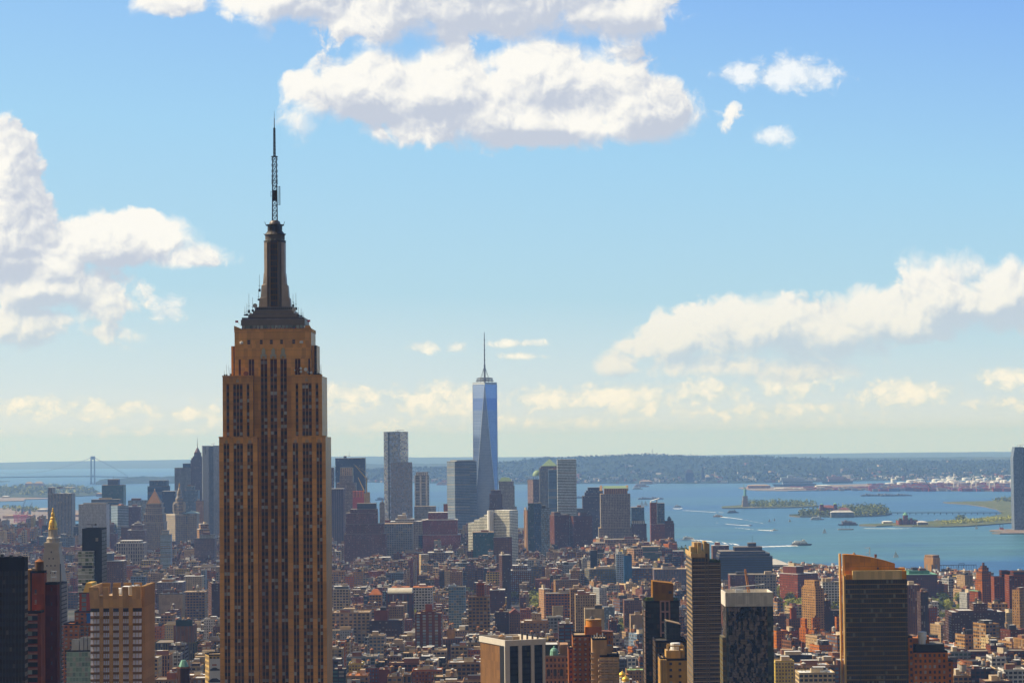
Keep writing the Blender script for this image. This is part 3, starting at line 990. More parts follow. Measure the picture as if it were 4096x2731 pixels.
# ---- the great art deco tower
def great_tower():
 s = Site('art_deco_skyscraper', 'towering brown stone art deco skyscraper with setbacks, window strips and a tall lattice antenna', 1089, 1749, 1295, 'skyscraper', (32, 44), 'the great deco tower')
 LIME = fac('limestone', (9., 3.66, 0, 0), band=-.16)
 SIDE = fac('limestone', (5.4, 3.66, .55, .98), gl=(.05, .028, .02), sh=0)
 STRIP = fac((.17, .09, .052), (1.65, 3.66, .84, .5), gl=(.040, .028, .020), sh=.25, blind=(.46, .47, .44))
 STRIPR = fac((.13, .06, .035), (1.65, 3.66, .84, .5), gl=(.055, .018, .014), sh=.06, blind=(.3, .26, .24))
 MUL = plain('mullion_metal', (.46, .27, .13), .5, .5)
 METAL = plain('mast_metal', (.17, .14, .12), .5, .5, .2, .25)
 DARKM = plain('mast_dark', (.045, .032, .022), .6, .4)
 ORN = plain('winged_metal', (.42, .40, .30), .5, .5, .3)
 RF = ROOFS['tan']
 z3, z2, z1, zt = s.z(1749), s.z(1505), s.z(1379), s.z(1326)
 FL = 3.66

 def front(xl, xr, y, za, zb, strips, lintel, nm='wall', strip_m=None, dep=.75):
  b = MB()
  xs = [xl] + [q for st in strips for q in st[:2]] + [xr]
  for i in range(0, len(xs), 2):
   b.box(xs[i], xs[i + 1], y, y + dep, za, zb)
  for st in strips:
   b.box(st[0], st[1], y + .02, y + dep, zb - lintel, zb - .02, bottom=True)
  b.build(nm, LIME, s.root)
  for st in strips:
   xa, xb, n = st
   zb2 = zb - lintel - (st[3] if len(st) > 3 else 0) if True else 0
   m = MB()
   H = zb2 - za
   m.face([(xa, y + dep - .06, za), (xb, y + dep - .06, za), (xb, y + dep - .06, zb2), (xa, y + dep - .06, zb2)], 0,
     [(0, -H), (1.65 * n, -H), (1.65 * n, 0), (0, 0)])
   m.build('window_strip', strip_m or STRIP, s.root)
   m = MB()
   w = (xb - xa) / n
   for k in range(n + 1):
    xm = xa + k * w
    m.box(xm - (.16 if 0 < k < n else .0), xm + (.16 if k < n else 0) if k else xm + .16, y + dep - .36, y + dep - .07, za, zb2)
   m.build('mullion', MUL, s.root)

 # bodies behind the piers
 def body(xl, xr, y0, y1, za, zb, nm='wall'):
  b = MB()
  b.prism([(xl, y0), (xr, y0), (xr, y1), (xl, y1)], za, zb, 0, 1)
  b.build(nm, [SIDE, RF], s.root)
 def strips_of(x0, seq):
  out, x = [], x0
  for w, n in seq:
   if n:
    out.append((x, x + w, n))
   x += w
  return out
 for sg in (-1, 1):
  if sg < 0:
   xl, xr = -29.3, -8.2
   st = strips_of(xl, [(2.4, 0), (3.2, 2), (2.3, 0), (5.2, 3), (2.3, 0), (3.2, 2)])
   ul, ur = -27.4, -10.6
   su = strips_of(ul, [(2.0, 0), (1.6, 1), (2.1, 0), (5.3, 3), (2.2, 0), (1.5, 1)])
  else:
   xl, xr = 8.4, 29.3
   st = strips_of(xl, [(2.7, 0), (3.1, 2), (2.4, 0), (5.2, 3), (2.4, 0), (3.1, 2)])
   ul, ur = 10.6, 27.4
   su = strips_of(ul, [(2.2, 0), (1.5, 1), (2.1, 0), (5.3, 3), (2.1, 0), (1.6, 1)])
  body(xl, xr, .75, 40, -2, z3)
  front(xl, xr, 0, -2, z3, st, 3.2)
  body(ul, ur, 2.25, 38, z3, z2)
  front(ul, ur, 1.5, z3 + .02, z2, su, 4.0)
  for (a, b_, zz) in ((xl, xr, z3), (ul, ur, z2)):
   s.add('coping', LIME, lambda m: m.box(a - .25, b_ + .25, -.3 + (1.5 if zz == z2 else 0), (.9 if zz == z3 else 2.4), zz, zz + .7, bottom=True))
  for xa, xb, n in st + su:
   zz = z3 if (xa, xb, n) in st else z2
   y = 0 if zz == z3 else 1.5
   if n == 3 or zz == z3:
    s.add('winged_ornament', ORN, lambda m: [m.tube(((xa + xb) / 2 + q * .6, y - .12, zz - 3.0), ((xa + xb) / 2 + q * .6, y - .12, zz - 1.2 + (0.6 if q == 0 else 0)), .22, .08, 5) for q in (-1, 0, 1)])
 # the core with the three central strips
 cs = [(-6.9, -3.2, 2), (-1.6, 2.2, 2), (4.0, 7.6, 2)]
 body(-21.2, 21.2, 6.75, 36, -2, zt)
 zc = s.z(1434)
 front(-8.2, 8.4, 6, -2, z3, cs, .0, 'recessed_wall')
 front(-10.6, 10.6, 6, z3, z2, cs, .0, 'recessed_wall')
 tops = [(-19.1, -17.8, 1), (-13.5, -10.4, 2)] + cs + [(12.1, 15.2, 2), (19.4, 20.7, 1)]
 front(-21.2, 21.2, 6, z2, zc, tops, .0, 'crown_wall', STRIPR)
 b = MB()
 b.box(-21.2, 21.2, 6, 6.74, zc, zt + 1.2)
 b.box(-20.8, 20.8, 5.7, 5.99, zc + 1, s.z(1374))
 b.build('crown_wall', LIME, s.root)
 for sg in (-1, 1):
  s.add('shoulder_wall', [SIDE, RF], lambda m: m.prism([(sg * 22.5 - 1.3, 12), (sg * 22.5 + 1.3, 12), (sg * 22.5 + 1.3, 33), (sg * 22.5 - 1.3, 33)], z2, z1, 0, 1))
 for xa, xb, n in cs:
  c = (xa + xb) / 2 - .1
  def wing(m):
   zz = zc + .3
   m.prism([(c - 1.0, 5.45), (c + 1.0, 5.45), (c + 1.0, 5.69), (c - 1.0, 5.69)], zz + 1.2, zz + 4.6)
   m.prism([(c - 1.0, 5.45), (c + 1.0, 5.45), (c + 1.0, 5.69), (c - 1.0, 5.69)], zz + 4.6, zz + 5.9, top=[(c - .1, 5.45), (c + .1, 5.45), (c + .1, 5.69), (c - .1, 5.69)])
   for q in (-1, 1):
    m.prism([(c + q * 1.2 - .45, 5.45), (c + q * 1.2 + .45, 5.45), (c + q * 1.2 + .45, 5.69), (c + q * 1.2 - .45, 5.69)], zz, zz + 2.2)
  s.add('winged_ornament', ORN, wing)
 for c in (-13.3, -6.4, -.8, 4.9, 11.6):
  o = s.add('window', plain('window_recess', (.05, .022, .018), .4, .5), lambda m: m.box(c - .75, c + .75, 5.62, 5.69, s.z(1374), s.z(1357)))
  s.add('sash', MUL, lambda m: m.box(c - .75, c + .75, 5.5, 5.6, s.z(1366) - .1, s.z(1366) + .1, bottom=True), o)
 # people, parapet and roof things of the deck
 s.add('deck_parapet', LIME, lambda m: (m.box(-21.4, 21.4, 5.6, 6.2, zt + 1.2, zt + 1.9), m.box(20.8, 21.4, 6.2, 36, zt, zt + 1.9), m.box(-21.4, -20.8, 6.2, 36, zt, zt + 1.9), m.prism([(-21.4, 5.5), (-17.2, 5.5), (-17.2, 6.3), (-21.4, 6.3)], zt + 1.9, zt + 3.6, top=[(-21.4, 5.5), (-21.0, 5.5), (-21.0, 6.3), (-21.4, 6.3)]), m.prism([(17.2, 5.5), (21.4, 5.5), (21.4, 6.3), (17.2, 6.3)], zt + 1.9, zt + 3.6, top=[(18.6, 5.5), (20.4, 5.5), (20.4, 6.3), (18.6, 6.3)])))
 for c in (-17.2, 15.9):
  def drum(m):
   m.lathe([(.2, s.z(1373)), (.95, s.z(1372)), (1.0, s.z(1364)), (.2, s.z(1362))], 12, c, 4.9, smooth=True)
   m.tube((c, 4.9, s.z(1368)), (c, 6.0, s.z(1368)), .15)
  s.add('antenna_drum', M_WHITE, drum)
 rng = random.Random(3)
 def dish(x, y, zz, r, mat):
  def f(m):
   m.tube((x, y, zz), (x, y - .35, zz), r * .5, r, 14)
   m.tube((x, y - .35, zz), (x, y - .75, zz), r, r * .96, 14)
   m.tube((x, y + .1, zz - r * 1.2), (x, y + .1, zz), .09, n=4)
  s.add('satellite_dish', mat, f)
 for x, dz, r, mt in ((15.6, 3.2, .7, M_WHITE), (15.6, 5.0, .7, M_WHITE), (18.3, 4.4, 1.05, M_WHITE), (19.4, 3.0, .6, M_GALV), (21.3, 2.6, .75, M_WHITE), (13.9, 4.6, .9, M_BRICK), (-14.8, 2.4, 1.4, M_BRICK), (12.2, 4.0, .4, M_WHITE)):
  dish(x, 4.6, z2 + dz - .6, r, mt)
 for x, h in ((-27, 4), (-25.8, 7), (-24.6, 6.5), (-23.6, 5), (23.2, 5), (24.4, 4), (26, 6), (26.6, 6.5), (22.6, 7), (25.2, 3)):
  s.add('whip_antenna', M_STEEL, lambda m: (m.tube((x, 5 + rng.random() * 8, z2), (x, 6, z2 + h), .10, .05, 4), m.box(x - .4, x + .4, 7, 8, z2, z2 + rng.uniform(.8, 2.2))))
 # the stepped base of the mast, on its own axis 21 m behind the front
 ax = 21.0
 def mz(zy):
  return at(1095, 420 + zy / 1.668, s.D + ax).z - s.base
 k = .0842
 GLZ = fac((.20, .19, .20), (2.0, 9, .72, .86), gl=(.20, .27, .27), sh=.4, blind=(.5, .55, .52))
 RIB = fac((.20, .185, .185), (1.2, 40, .25, .0), gl='d')
 SLOT = fac((.17, .16, .165), (1.1, 2.4, .75, .38), gl='w', sh=0)
 def sq(nm, r, ya, yb, mat, ry=None, rf='tar'):
  ry = r * .82 if ry is None else ry
  b = MB()
  b.prism([(-r, ax - ry), (r, ax - ry), (r, ax + ry), (-r, ax + ry)], mz(ya), mz(yb), 0, 1)
  b.build(nm, [mat, METAL], s.root)
 sq('deck_hall', 17.2, 1512, 1478, GLZ)
 sq('stepped_roof', 17.7, 1478, 1440, METAL)
 sq('stepped_roof', 17.2, 1440, 1425, SLOT)
 sq('stepped_roof', 14.0, 1425, 1404, METAL)
 sq('stepped_roof', 12.6, 1404, 1396, SLOT)
 sq('stepped_roof', 11.6, 1396, 1378, METAL)
 sq('stepped_roof', 10.6, 1378, 1352, SLOT)
 s.add('flared_buttress', plain('buttress_metal', (.40, .32, .26), .55, .5, .1, .3), lambda m: buttress(m, ax, mz))
 s.add('mast_glass', fac((.10, .055, .02), (1.3, 3.2, .86, .8), gl=(.020, .014, .008), sh=0), lambda m: m.box(-1.95, 1.95, ax - 6.1, ax - 5.2, mz(1385), mz(920)))
 s.add('mast_edge', plain('bronze_edge', (.20, .12, .05), .5, .5, .3), lambda m: [m.box(q - .16, q + .16, ax - 6.35, ax - 5.2, mz(1375), mz(916)) for q in (-2.1, 2.1)])
 for ya, yb, r, mt in ((1352, 916, 5.5, METAL), (908, 866, 5.5, fac((.10, .085, .07), (1.35, 9, .74, .7), gl=(.16, .17, .13), sh=.2)), (855, 806, 4.15, fac((.055, .04, .03), (.9, 20, .6, 1.), gl='w', sh=0))):
  s.add('mast_drum', mt, lambda m: m.lathe([(r, mz(ya)), (r, mz(yb))], 20, 0, ax))
 for ya, yb, ra, rb in ((920, 906, 6.2, 6.1), (868, 853, 6.1, 5.0), (853, 845, 4.7, 4.5), (806, 800, 5.0, 5.3)):
  s.add('ring_deck', DARKM, lambda m: m.lathe([(ra, mz(ya)), (rb, mz(yb))], 20, 0, ax))
 for q in (-1, 1):
  for yy in (800, 868, 916):
   s.add('ring_bracket', DARKM, lambda m: m.tube((q * 5.0, ax - 1, mz(yy)), (q * (6.3 if yy > 810 else 5.6), ax - 1, mz(yy - (20 if yy < 810 else 8))), .14, n=4))
 s.add('dome', METAL, lambda m: m.lathe([(3.3, mz(800)), (3.1, mz(788)), (2.6, mz(776)), (1.5, mz(769))], 16, 0, ax, smooth=True))

 def lattice(m, r0, r1, ya, yb, step, lr, br):
  za, zb = mz(ya), mz(yb)
  n = max(2, int((zb - za) / step))
  cor = ((-1, -1), (1, -1), (1, 1), (-1, 1))
  for cx, cy in cor:
   m.tube((cx * r0, ax + cy * r0, za), (cx * r1, ax + cy * r1, zb), lr, n=4)
  for i in range(n):
   t0, t1 = i / n, (i + 1) / n
   ra, rb = r0 + (r1 - r0) * t0, r0 + (r1 - r0) * t1
   u, w = za + (zb - za) * t0, za + (zb - za) * t1
   for j in range(4):
    a, b = cor[j], cor[(j + 1) % 4]
    m.tube((a[0] * ra, ax + a[1] * ra, u), (b[0] * rb, ax + b[1] * rb, w), br, n=3)
    m.tube((b[0] * ra, ax + b[1] * ra, u), (a[0] * rb, ax + a[1] * rb, w), br, n=3)
    m.tube((a[0] * rb, ax + a[1] * rb, w), (b[0] * rb, ax + b[1] * rb, w), br, n=3)
 ant = s.add('antenna', M_STEEL, lambda m: lattice(m, 1.35, 1.05, 770, 345, 2.7, .26, .13))
 s.add('upper_mast', M_STEEL, lambda m: (lattice(m, .55, .42, 345, 155, 1.8, .2, .1), m.tube((0, ax, mz(345)), (0, ax, mz(155)), .22, n=5), m.tube((0, ax, mz(155)), (0, ax, mz(92)), .28, .22, 5), m.tube((0, ax, mz(92)), (0, ax, mz(40)), .13, .05, 4)), ant)
 s.add('antenna_ring', M_STEEL, lambda m: m.lathe([(2.0, mz(347)), (2.0, mz(343))], 8, 0, ax), ant)
 def arms(m):
  for yy in (362, 402, 442, 476, 502, 520):
   for q in (-1, 1):
    m.tube((0, ax, mz(yy)), (q * (1.75 if yy < 450 else 1.5), ax, mz(yy)), .1, n=4)
    m.tube((q * 1.7, ax, mz(yy + 10)), (q * 1.7, ax, mz(yy - 10)), .1, n=4)
  for yy in (580, 608):
   m.tube((0, ax, mz(yy)), (-2.2, ax, mz(yy)), .1, n=4)
  m.tube((-2.2, ax, mz(615)), (-2.2, ax, mz(574)), .09, n=4)
  for yy in (545, 665):
   m.tube((0, ax, mz(yy)), (2.9, ax, mz(yy)), .14, n=4)
  m.tube((2.9, ax, mz(668)), (2.9, ax, mz(543)), .26, n=5)
  m.tube((2.0, ax, mz(660)), (2.0, ax, mz(550)), .14, n=4)
  m.box(-1.2, 1.2, ax - 1.2, ax + 1.2, mz(640), mz(570), bottom=True)
 s.add('antenna_arms', M_STEEL, arms, ant)
 for x, y, za, h in ((-8.0, 13, 1250, 9.5), (-8.6, 14, 1308, 6), (-13.8, 12, 1392, 11), (-11.5, 10, 1385, 8), (-15.6, 8, 1412, 5), (-14.6, 9, 1412, 7), (10.6, 14, 1350, 7), (12.4, 12, 1375, 9.5), (11.2, 12, 1370, 4), (15.6, 8, 1420, 4.5), (16.6, 8, 1430, 3.5), (14, 9, 1418, 5)):
  s.add('whip_antenna', M_STEEL, lambda m: (m.tube((x, y, mz(za)), (x, y, mz(za) + h), .13, .07, 4), m.box(x - .6, x + .6, y, y + .8, mz(za), mz(za) + h * .16), m.tube((x - .6, y, mz(za) + h * .35), (x + .6, y, mz(za) + h * .35), .08, n=4)))
 for x, za, r in ((-10.2, 1345, 1.3), (11.4, 1372, 1.2), (13.2, 1412, 1.3), (-12.6, 1402, .9)):
  s.add('satellite_dish', M_GALV, lambda m: (m.tube((x, 11, mz(za)), (x, 10.4, mz(za)), r * .6, r, 12), m.tube((x, 11.2, mz(za) - 2), (x, 11.2, mz(za)), .12, n=4)))
 for q in (-1, 1):
  fx = q * 17.9
  o = s.add('flagpole', M_GALV, lambda m: m.tube((fx, 8, mz(1478)), (fx + q * 1.4, 6.8, mz(1455)), .09, n=4))
  s.add('flag', plain('flag_cloth', (.5, .09, .09), .8, .1), lambda m: m.prism([(fx + q * 1.3, 6.8), (fx + q * 2.9, 6.4), (fx + q * 2.9, 6.5), (fx + q * 1.3, 6.9)], mz(1458), mz(1444), bottom=True), o)
 b = MB()
 for i in range(70):
  x = rng.uniform(-20.5, 20.5)
  h = rng.uniform(1.55, 1.8)
  b.lathe([(.16, zt + .95), (.2, zt + .95 + h * .45), (.25, zt + .95 + h * .78), (.1, zt + .95 + h * .84), (.13, zt + .95 + h * .92), (.02, zt + .95 + h)], 6, x, 6.5 + rng.random(), mi=rng.randrange(4))
 cr = b.build('visitor_crowd', [plain('coat_red', (.5, .05, .04)), plain('coat_dark', (.05, .05, .07)), plain('coat_pale', (.6, .55, .5)), plain('coat_blue', (.08, .14, .35))])
 cr.location = s.root.location
 tag(cr, 'crowd of visitors leaning along the parapet of the great tower deck', 'crowd', None, 'stuff')

def buttress(m, ax, mz):
 prof = [(8.9, 1352), (8.5, 1292), (7.8, 1284), (7.3, 1206), (6.5, 1198), (6.0, 1128), (5.75, 1118), (5.75, 922)]
 for sgn in (-1, 1):
  for (r0, a), (r1, b) in zip(prof, prof[1:]):
   for ix in (1,):
    if ix:
     lo = [(sgn * 4.0, ax - 4.9), (sgn * r0, ax - 3.9), (sgn * r0, ax + 3.9), (sgn * 4.0, ax + 4.9)]
     hi = [(sgn * 4.0, ax - 4.9), (sgn * r1, ax - 3.9), (sgn * r1, ax + 3.9), (sgn * 4.0, ax + 4.9)]
    else:
     lo = [(-4.9, ax + sgn * 4.0), (-3.9, ax + sgn * (r0 - .6)), (3.9, ax + sgn * (r0 - .6)), (4.9, ax + sgn * 4.0)]
     hi = [(-4.9, ax + sgn * 4.0), (-3.9, ax + sgn * (r1 - .6)), (3.9, ax + sgn * (r1 - .6)), (4.9, ax + sgn * 4.0)]
    if (sgn > 0) != bool(ix):
     lo, hi = lo[::-1], hi[::-1]
    m.prism(lo, mz(a), mz(b), top=hi)

great_tower()

# ---- the tallest glass tower downtown
def tallest():
 s = Site('glass_skyscraper', 'tallest pale blue glass tower with tapering triangular faces and a tall spire', 1940, 1700, 5900, 'skyscraper', (34, 66), 'the tallest glass tower')
 zb, zt = s.z(2100), s.z(1536)
 zp = s.z(1528)
 m_, t, bs = new_mat('tower_glass')
 geo = t.n('ShaderNodeNewGeometry')
 tc = t.n('ShaderNodeTexCoord').outputs['Object']
 sp = t.n('ShaderNodeSeparateXYZ')
 t.put(sp.inputs[0], tc)
 fl = t.m('LESS_THAN', t.m('FRACT', t.m('DIVIDE', sp.outputs[2], 4.1)), .22)
 cl = t.m('FLOOR', t.m('DIVIDE', sp.outputs[2], 4.1))
 wn = t.n('ShaderNodeTexWhiteNoise', noise_dimensions='3D')
 cc = t.n('ShaderNodeCombineXYZ')
 t.put(cc.inputs[0], t.m('FLOOR', t.m('DIVIDE', t.m('ADD', sp.outputs[0], sp.outputs[1]), 6.0)))
 t.put(cc.inputs[2], cl)
 t.put(wn.inputs[0], cc.outputs[0])
 nz = t.noise(tc, .022, 4, .6)
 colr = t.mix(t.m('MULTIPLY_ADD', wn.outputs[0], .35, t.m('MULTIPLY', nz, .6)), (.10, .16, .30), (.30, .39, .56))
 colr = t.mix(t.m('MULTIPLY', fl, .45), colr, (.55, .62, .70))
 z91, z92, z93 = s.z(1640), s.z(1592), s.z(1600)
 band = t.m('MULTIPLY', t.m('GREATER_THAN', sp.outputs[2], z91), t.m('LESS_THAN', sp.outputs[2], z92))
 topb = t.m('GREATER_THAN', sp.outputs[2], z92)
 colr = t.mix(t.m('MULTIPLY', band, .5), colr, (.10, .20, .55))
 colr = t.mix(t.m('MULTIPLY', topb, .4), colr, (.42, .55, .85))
 t.put(bs.inputs['Base Color'], colr)
 bs.inputs['Roughness'].default_value = .14
 bs.inputs['Metallic'].default_value = .6
 bs.inputs['Specular IOR Level'].default_value = .85
 h = 30.6
 ys = 32.0
 B = [(-h, ys - h), (h, ys - h), (h, ys + h), (-h, ys + h)]
 Tt = [(0, ys - h), (h, ys), (0, ys + h), (-h, ys)]
 s.add('podium', m_, lambda b: b.prism(B, -2, zb))
 for i in range(4):
  a, c = B[i], B[(i + 1) % 4]
  ap, an = Tt[i], Tt[(i + 1) % 4]
  s.add('rising_face', m_, lambda b: b.face([(*a, zb), (*c, zb), (*ap, zt)]))
  s.add('hanging_face', m_, lambda b: b.face([(*c, zb), (*an, zt), (*ap, zt)]))
 s.add('edge_trim', plain('steel_edge', (.45, .5, .55), .35, .6, .4), lambda b: [b.tube((*B[i], zb), (*Tt[j], zt), .5, n=4) for i in range(4) for j in (i, (i - 1) % 4)] + [b.tube((*Tt[i], zt), (*Tt[(i + 1) % 4], zt), .7, n=4) for i in range(4)])
 s.add('crown', plain('pale_crown', (.50, .56, .62), .4, .5), lambda b: b.prism(Tt, zt + .1, zp))
 D = plain('spire_steel', (.10, .10, .11), .5, .5)
 def zz(y):
  return at(1940, 1300 + y / 1.669, s.D + ys).z - s.base
 mast = s.add('spire', D, lambda b: (b.lathe([(2.6, zp), (2.2, zz(270)), (1.5, zz(262)), (1.2, zz(150)), (.8, zz(60)), (.2, zz(43))], 8, 0, ys),
          [b.lathe([(2.4, zz(y)), (2.4, zz(y - 3))], 8, 0, ys) for y in (268, 235, 202, 168, 135, 100)]))
 for q in range(3):
  s.add('beacon_ring', D, lambda b: [b.tube(((22 - q * 2) * math.cos(a), ys + (22 - q * 2) * math.sin(a), zz(372 - q * 9)), ((22 - q * 2) * math.cos(a + .4), ys + (22 - q * 2) * math.sin(a + .4), zz(372 - q * 9)), 1.0, n=4) for a in [i * .3927 for i in range(16)]], mast)
 s.add('guy_cable', D, lambda b: [b.tube((11 * math.cos(a), ys + 11 * math.sin(a), zp + 10), (0, ys, zz(272)), .45, n=4) for a in [i * math.pi / 4 for i in range(8)]], mast)
 s.add('beacon_frame', D, lambda b: [b.tube((20 * math.cos(a), ys + 20 * math.sin(a), zp - 1), (20 * math.cos(a), ys + 20 * math.sin(a), zz(352)), .5, n=4) for a in [i * math.pi / 6 for i in range(12)]], mast)

tallest()

# ---- gold capped stone tower
def gold_cap():
 s = Site('clock_tower', 'pale stone tower with a steep pyramid roof and a gilded cupola', 202, 2184, 2100, 'tower', (14, 28), 'the gilded cupola tower')
 ST = plain('pale_stone', (.50, .43, .34), .9, .2, 0, .25, .2)
 SW = fac((.46, .40, .31), 'punch')
 GOLD = plain('gilding', (.85, .50, .05), .35, .6, .55, .2)
 DK = M_STEEL
 y0 = 11.0
 def zz(zy):
  return at(202, 1740 + zy / 2.613, s.D + y0).z - s.base
 k = 1 / 2.613 / 4.45
 sh = [(-11, 0), (11, 0), (11, 22), (-11, 22)]
 zp0, zp1 = s.z(2335), zz(1160)
 s.add('shaft', [SW, ST], lambda b: b.prism(sh, -2, zp0, 0, 1))
 def inner(r):
  return [(-r, y0 - r), (r, y0 - r), (r, y0 + r), (-r, y0 + r)]
 s.add('cornice', ST, lambda b: b.prism(inner(11.8), zp0, zp0 + 1.2, bottom=True))
 pyr = s.add('pyramid_roof', ST, lambda b: b.prism(inner(10.6), zp0 + 1.2, zp1, top=inner(6.2)))
 for row_, n in ((1430, 3), (1355, 3), (1282, 2), (1215, 1)):
  f = (zz(row_) - zp0) / (zp1 - zp0)
  r = 10.6 + (6.2 - 10.6) * f
  for i in range(n):
   x = (i - (n - 1) / 2) * 3.6
   o = s.add('dormer', ST, lambda b: b.box(x - .75, x + .75, y0 - r - .7, y0 - r + 1.0, zz(row_) - 1.0, zz(row_) + 1.0), pyr)
   o2 = s.add('dormer', plain('dormer_window', (.02, .02, .02), .4, .4), lambda b: b.box(x - .5, x + .5, y0 - r - .78, y0 - r - .71, zz(row_) - .8, zz(row_) + .6), pyr)
 s.add('balcony', ST, lambda b: (b.prism(inner(6.6), zp1, zz(1140)), b.prism(inner(6.9), zz(1140), zz(1118), bottom=True)))
 s.add('loggia', ST, lambda b: (b.lathe([(4.9, zz(1118)), (4.9, zz(1085))], 8, 0, y0), [b.lathe([(.45, zz(1118)), (.45, zz(1075))], 6, 5.3 * math.cos(a), y0 + 5.3 * math.sin(a)) for a in [i * math.pi / 4 + .39 for i in range(8)]], b.lathe([(5.7, zz(1078)), (4.6, zz(1062))], 8, 0, y0)))
 s.add('lantern', ST, lambda b: (b.lathe([(2.6, zz(1065)), (2.6, zz(985))], 8, 0, y0), [b.lathe([(.4, zz(1065)), (.4, zz(982))], 6, 3.6 * math.cos(a), y0 + 3.6 * math.sin(a)) for a in [i * math.pi / 4 + .39 for i in range(8)]]))
 s.add('gilded_cupola', GOLD, lambda b: b.lathe([(r * k, zz(y)) for r, y in ((48, 985), (48, 968), (44, 958), (43, 935), (40, 912), (32, 893), (25, 880), (29, 868), (27, 862), (16, 852), (20, 830), (17, 815), (9, 800), (12, 790), (7, 776), (10, 768), (2, 757))], 12, 0, y0, smooth=False))
 s.add('lantern_window', DK, lambda b: [b.box(43.4 * k * math.cos(a) - .3, 43.4 * k * math.cos(a) + .3, y0 + 43.4 * k * math.sin(a) - .3, y0 + 43.4 * k * math.sin(a) + .3, zz(962), zz(950)) for a in [i * math.pi / 4 + .39 for i in range(8)]])

gold_cap()

# ---- black slab with hanging glass boxes
def black_slab():
 s = Site('apartment_tower', 'slender black slab tower with stacked glass boxes and a window crane on top', 345, 2113, 2150, 'tower', (16, 34), 'the black slab tower')
 zt = s.z(2113)
 xa, xb = s.x(328), s.x(407)
 BK = fac('dark', (3.0, 3.6, .8, .86), gl='w', sh=.02)
 roofed(s, 'slab', xa, xb, 0, 26, -2, zt, BK)
 GL = fac((.50, .50, .44), (3.2, 3.5, .9, .74), gl=(.10, .14, .07), sh=.3, blind=(.6, .62, .5))
 zs, step = s.z(2203), 15.5
 i = 0
 while zs - i * step > 40:
  z1 = zs - i * step
  wide = 0 if i % 2 == 0 else .8
  o = s.add('glass_box', GL, lambda b: b.box(s.x(316) - wide * .3, s.x(377), -4.5 + wide, -.05, z1 - step + 2.4, z1, bottom=True))
  s.add('floor_edge', M_WHITE, lambda b: [b.box(s.x(316) - .3 - wide * .3, s.x(377) + .2, -4.8 + wide, -.04, z1 - q * 4.9 - .45, z1 - q * 4.9, bottom=True) for q in range(3)], o)
  i += 1
 cr = s.add('window_crane', M_STEEL, lambda b: (b.tube((s.x(362), 8, zt), (s.x(362), 8, zt + 3.4), .25), b.tube((s.x(343), 8, zt + 3.6), (s.x(377), 8, zt + 3.0), .3), b.lathe([(.9, zt + 2.4), (.9, zt + 4.2)], 8, s.x(376), 8)))

black_slab()

# ---- near towers at the bottom of the view
def bronze_block():
 s = Site('office_tower', 'black bronze office block at the left edge with a plain dark top band', 20, 2228, 1100, 'tower', (40, 40), 'the black office block at the left edge')
 zt, zb = s.z(2228), s.z(2281)
 xa, xb = s.x(-260), s.x(99)
 W = fac((.032, .021, .014), (1.5, 3.9, .72, .52), gl=(.015, .011, .009), sh=.06, blind=(.10, .07, .05))
 s.add('wall', W, lambda b: b.prism([(xa, 0), (xb, 0), (xb, 7), (xa, 7)], -2, zb))
 roofed(s, 'top_band', xa, xb, -.3, 7.3, zb, zt, fac((.016, .012, .010), 'blank'))
 s.add('mullion', plain('bronze_fin', (.05, .038, .03), .5, .4), lambda b: [b.box(xa + i * 1.5 - .1, xa + i * 1.5 + .1, -.28, -.01, -2, zb - .05) for i in range(int((xb - xa) / 1.5) + 1)])
 for i in range(9):
  x = xb - 3 - i * 4.2
  s.add('roof_vent', M_STEEL, lambda b: b.box(x - .6, x + .6, 3, 5, zt - 1, zt + .5 + (i % 3) * .4))

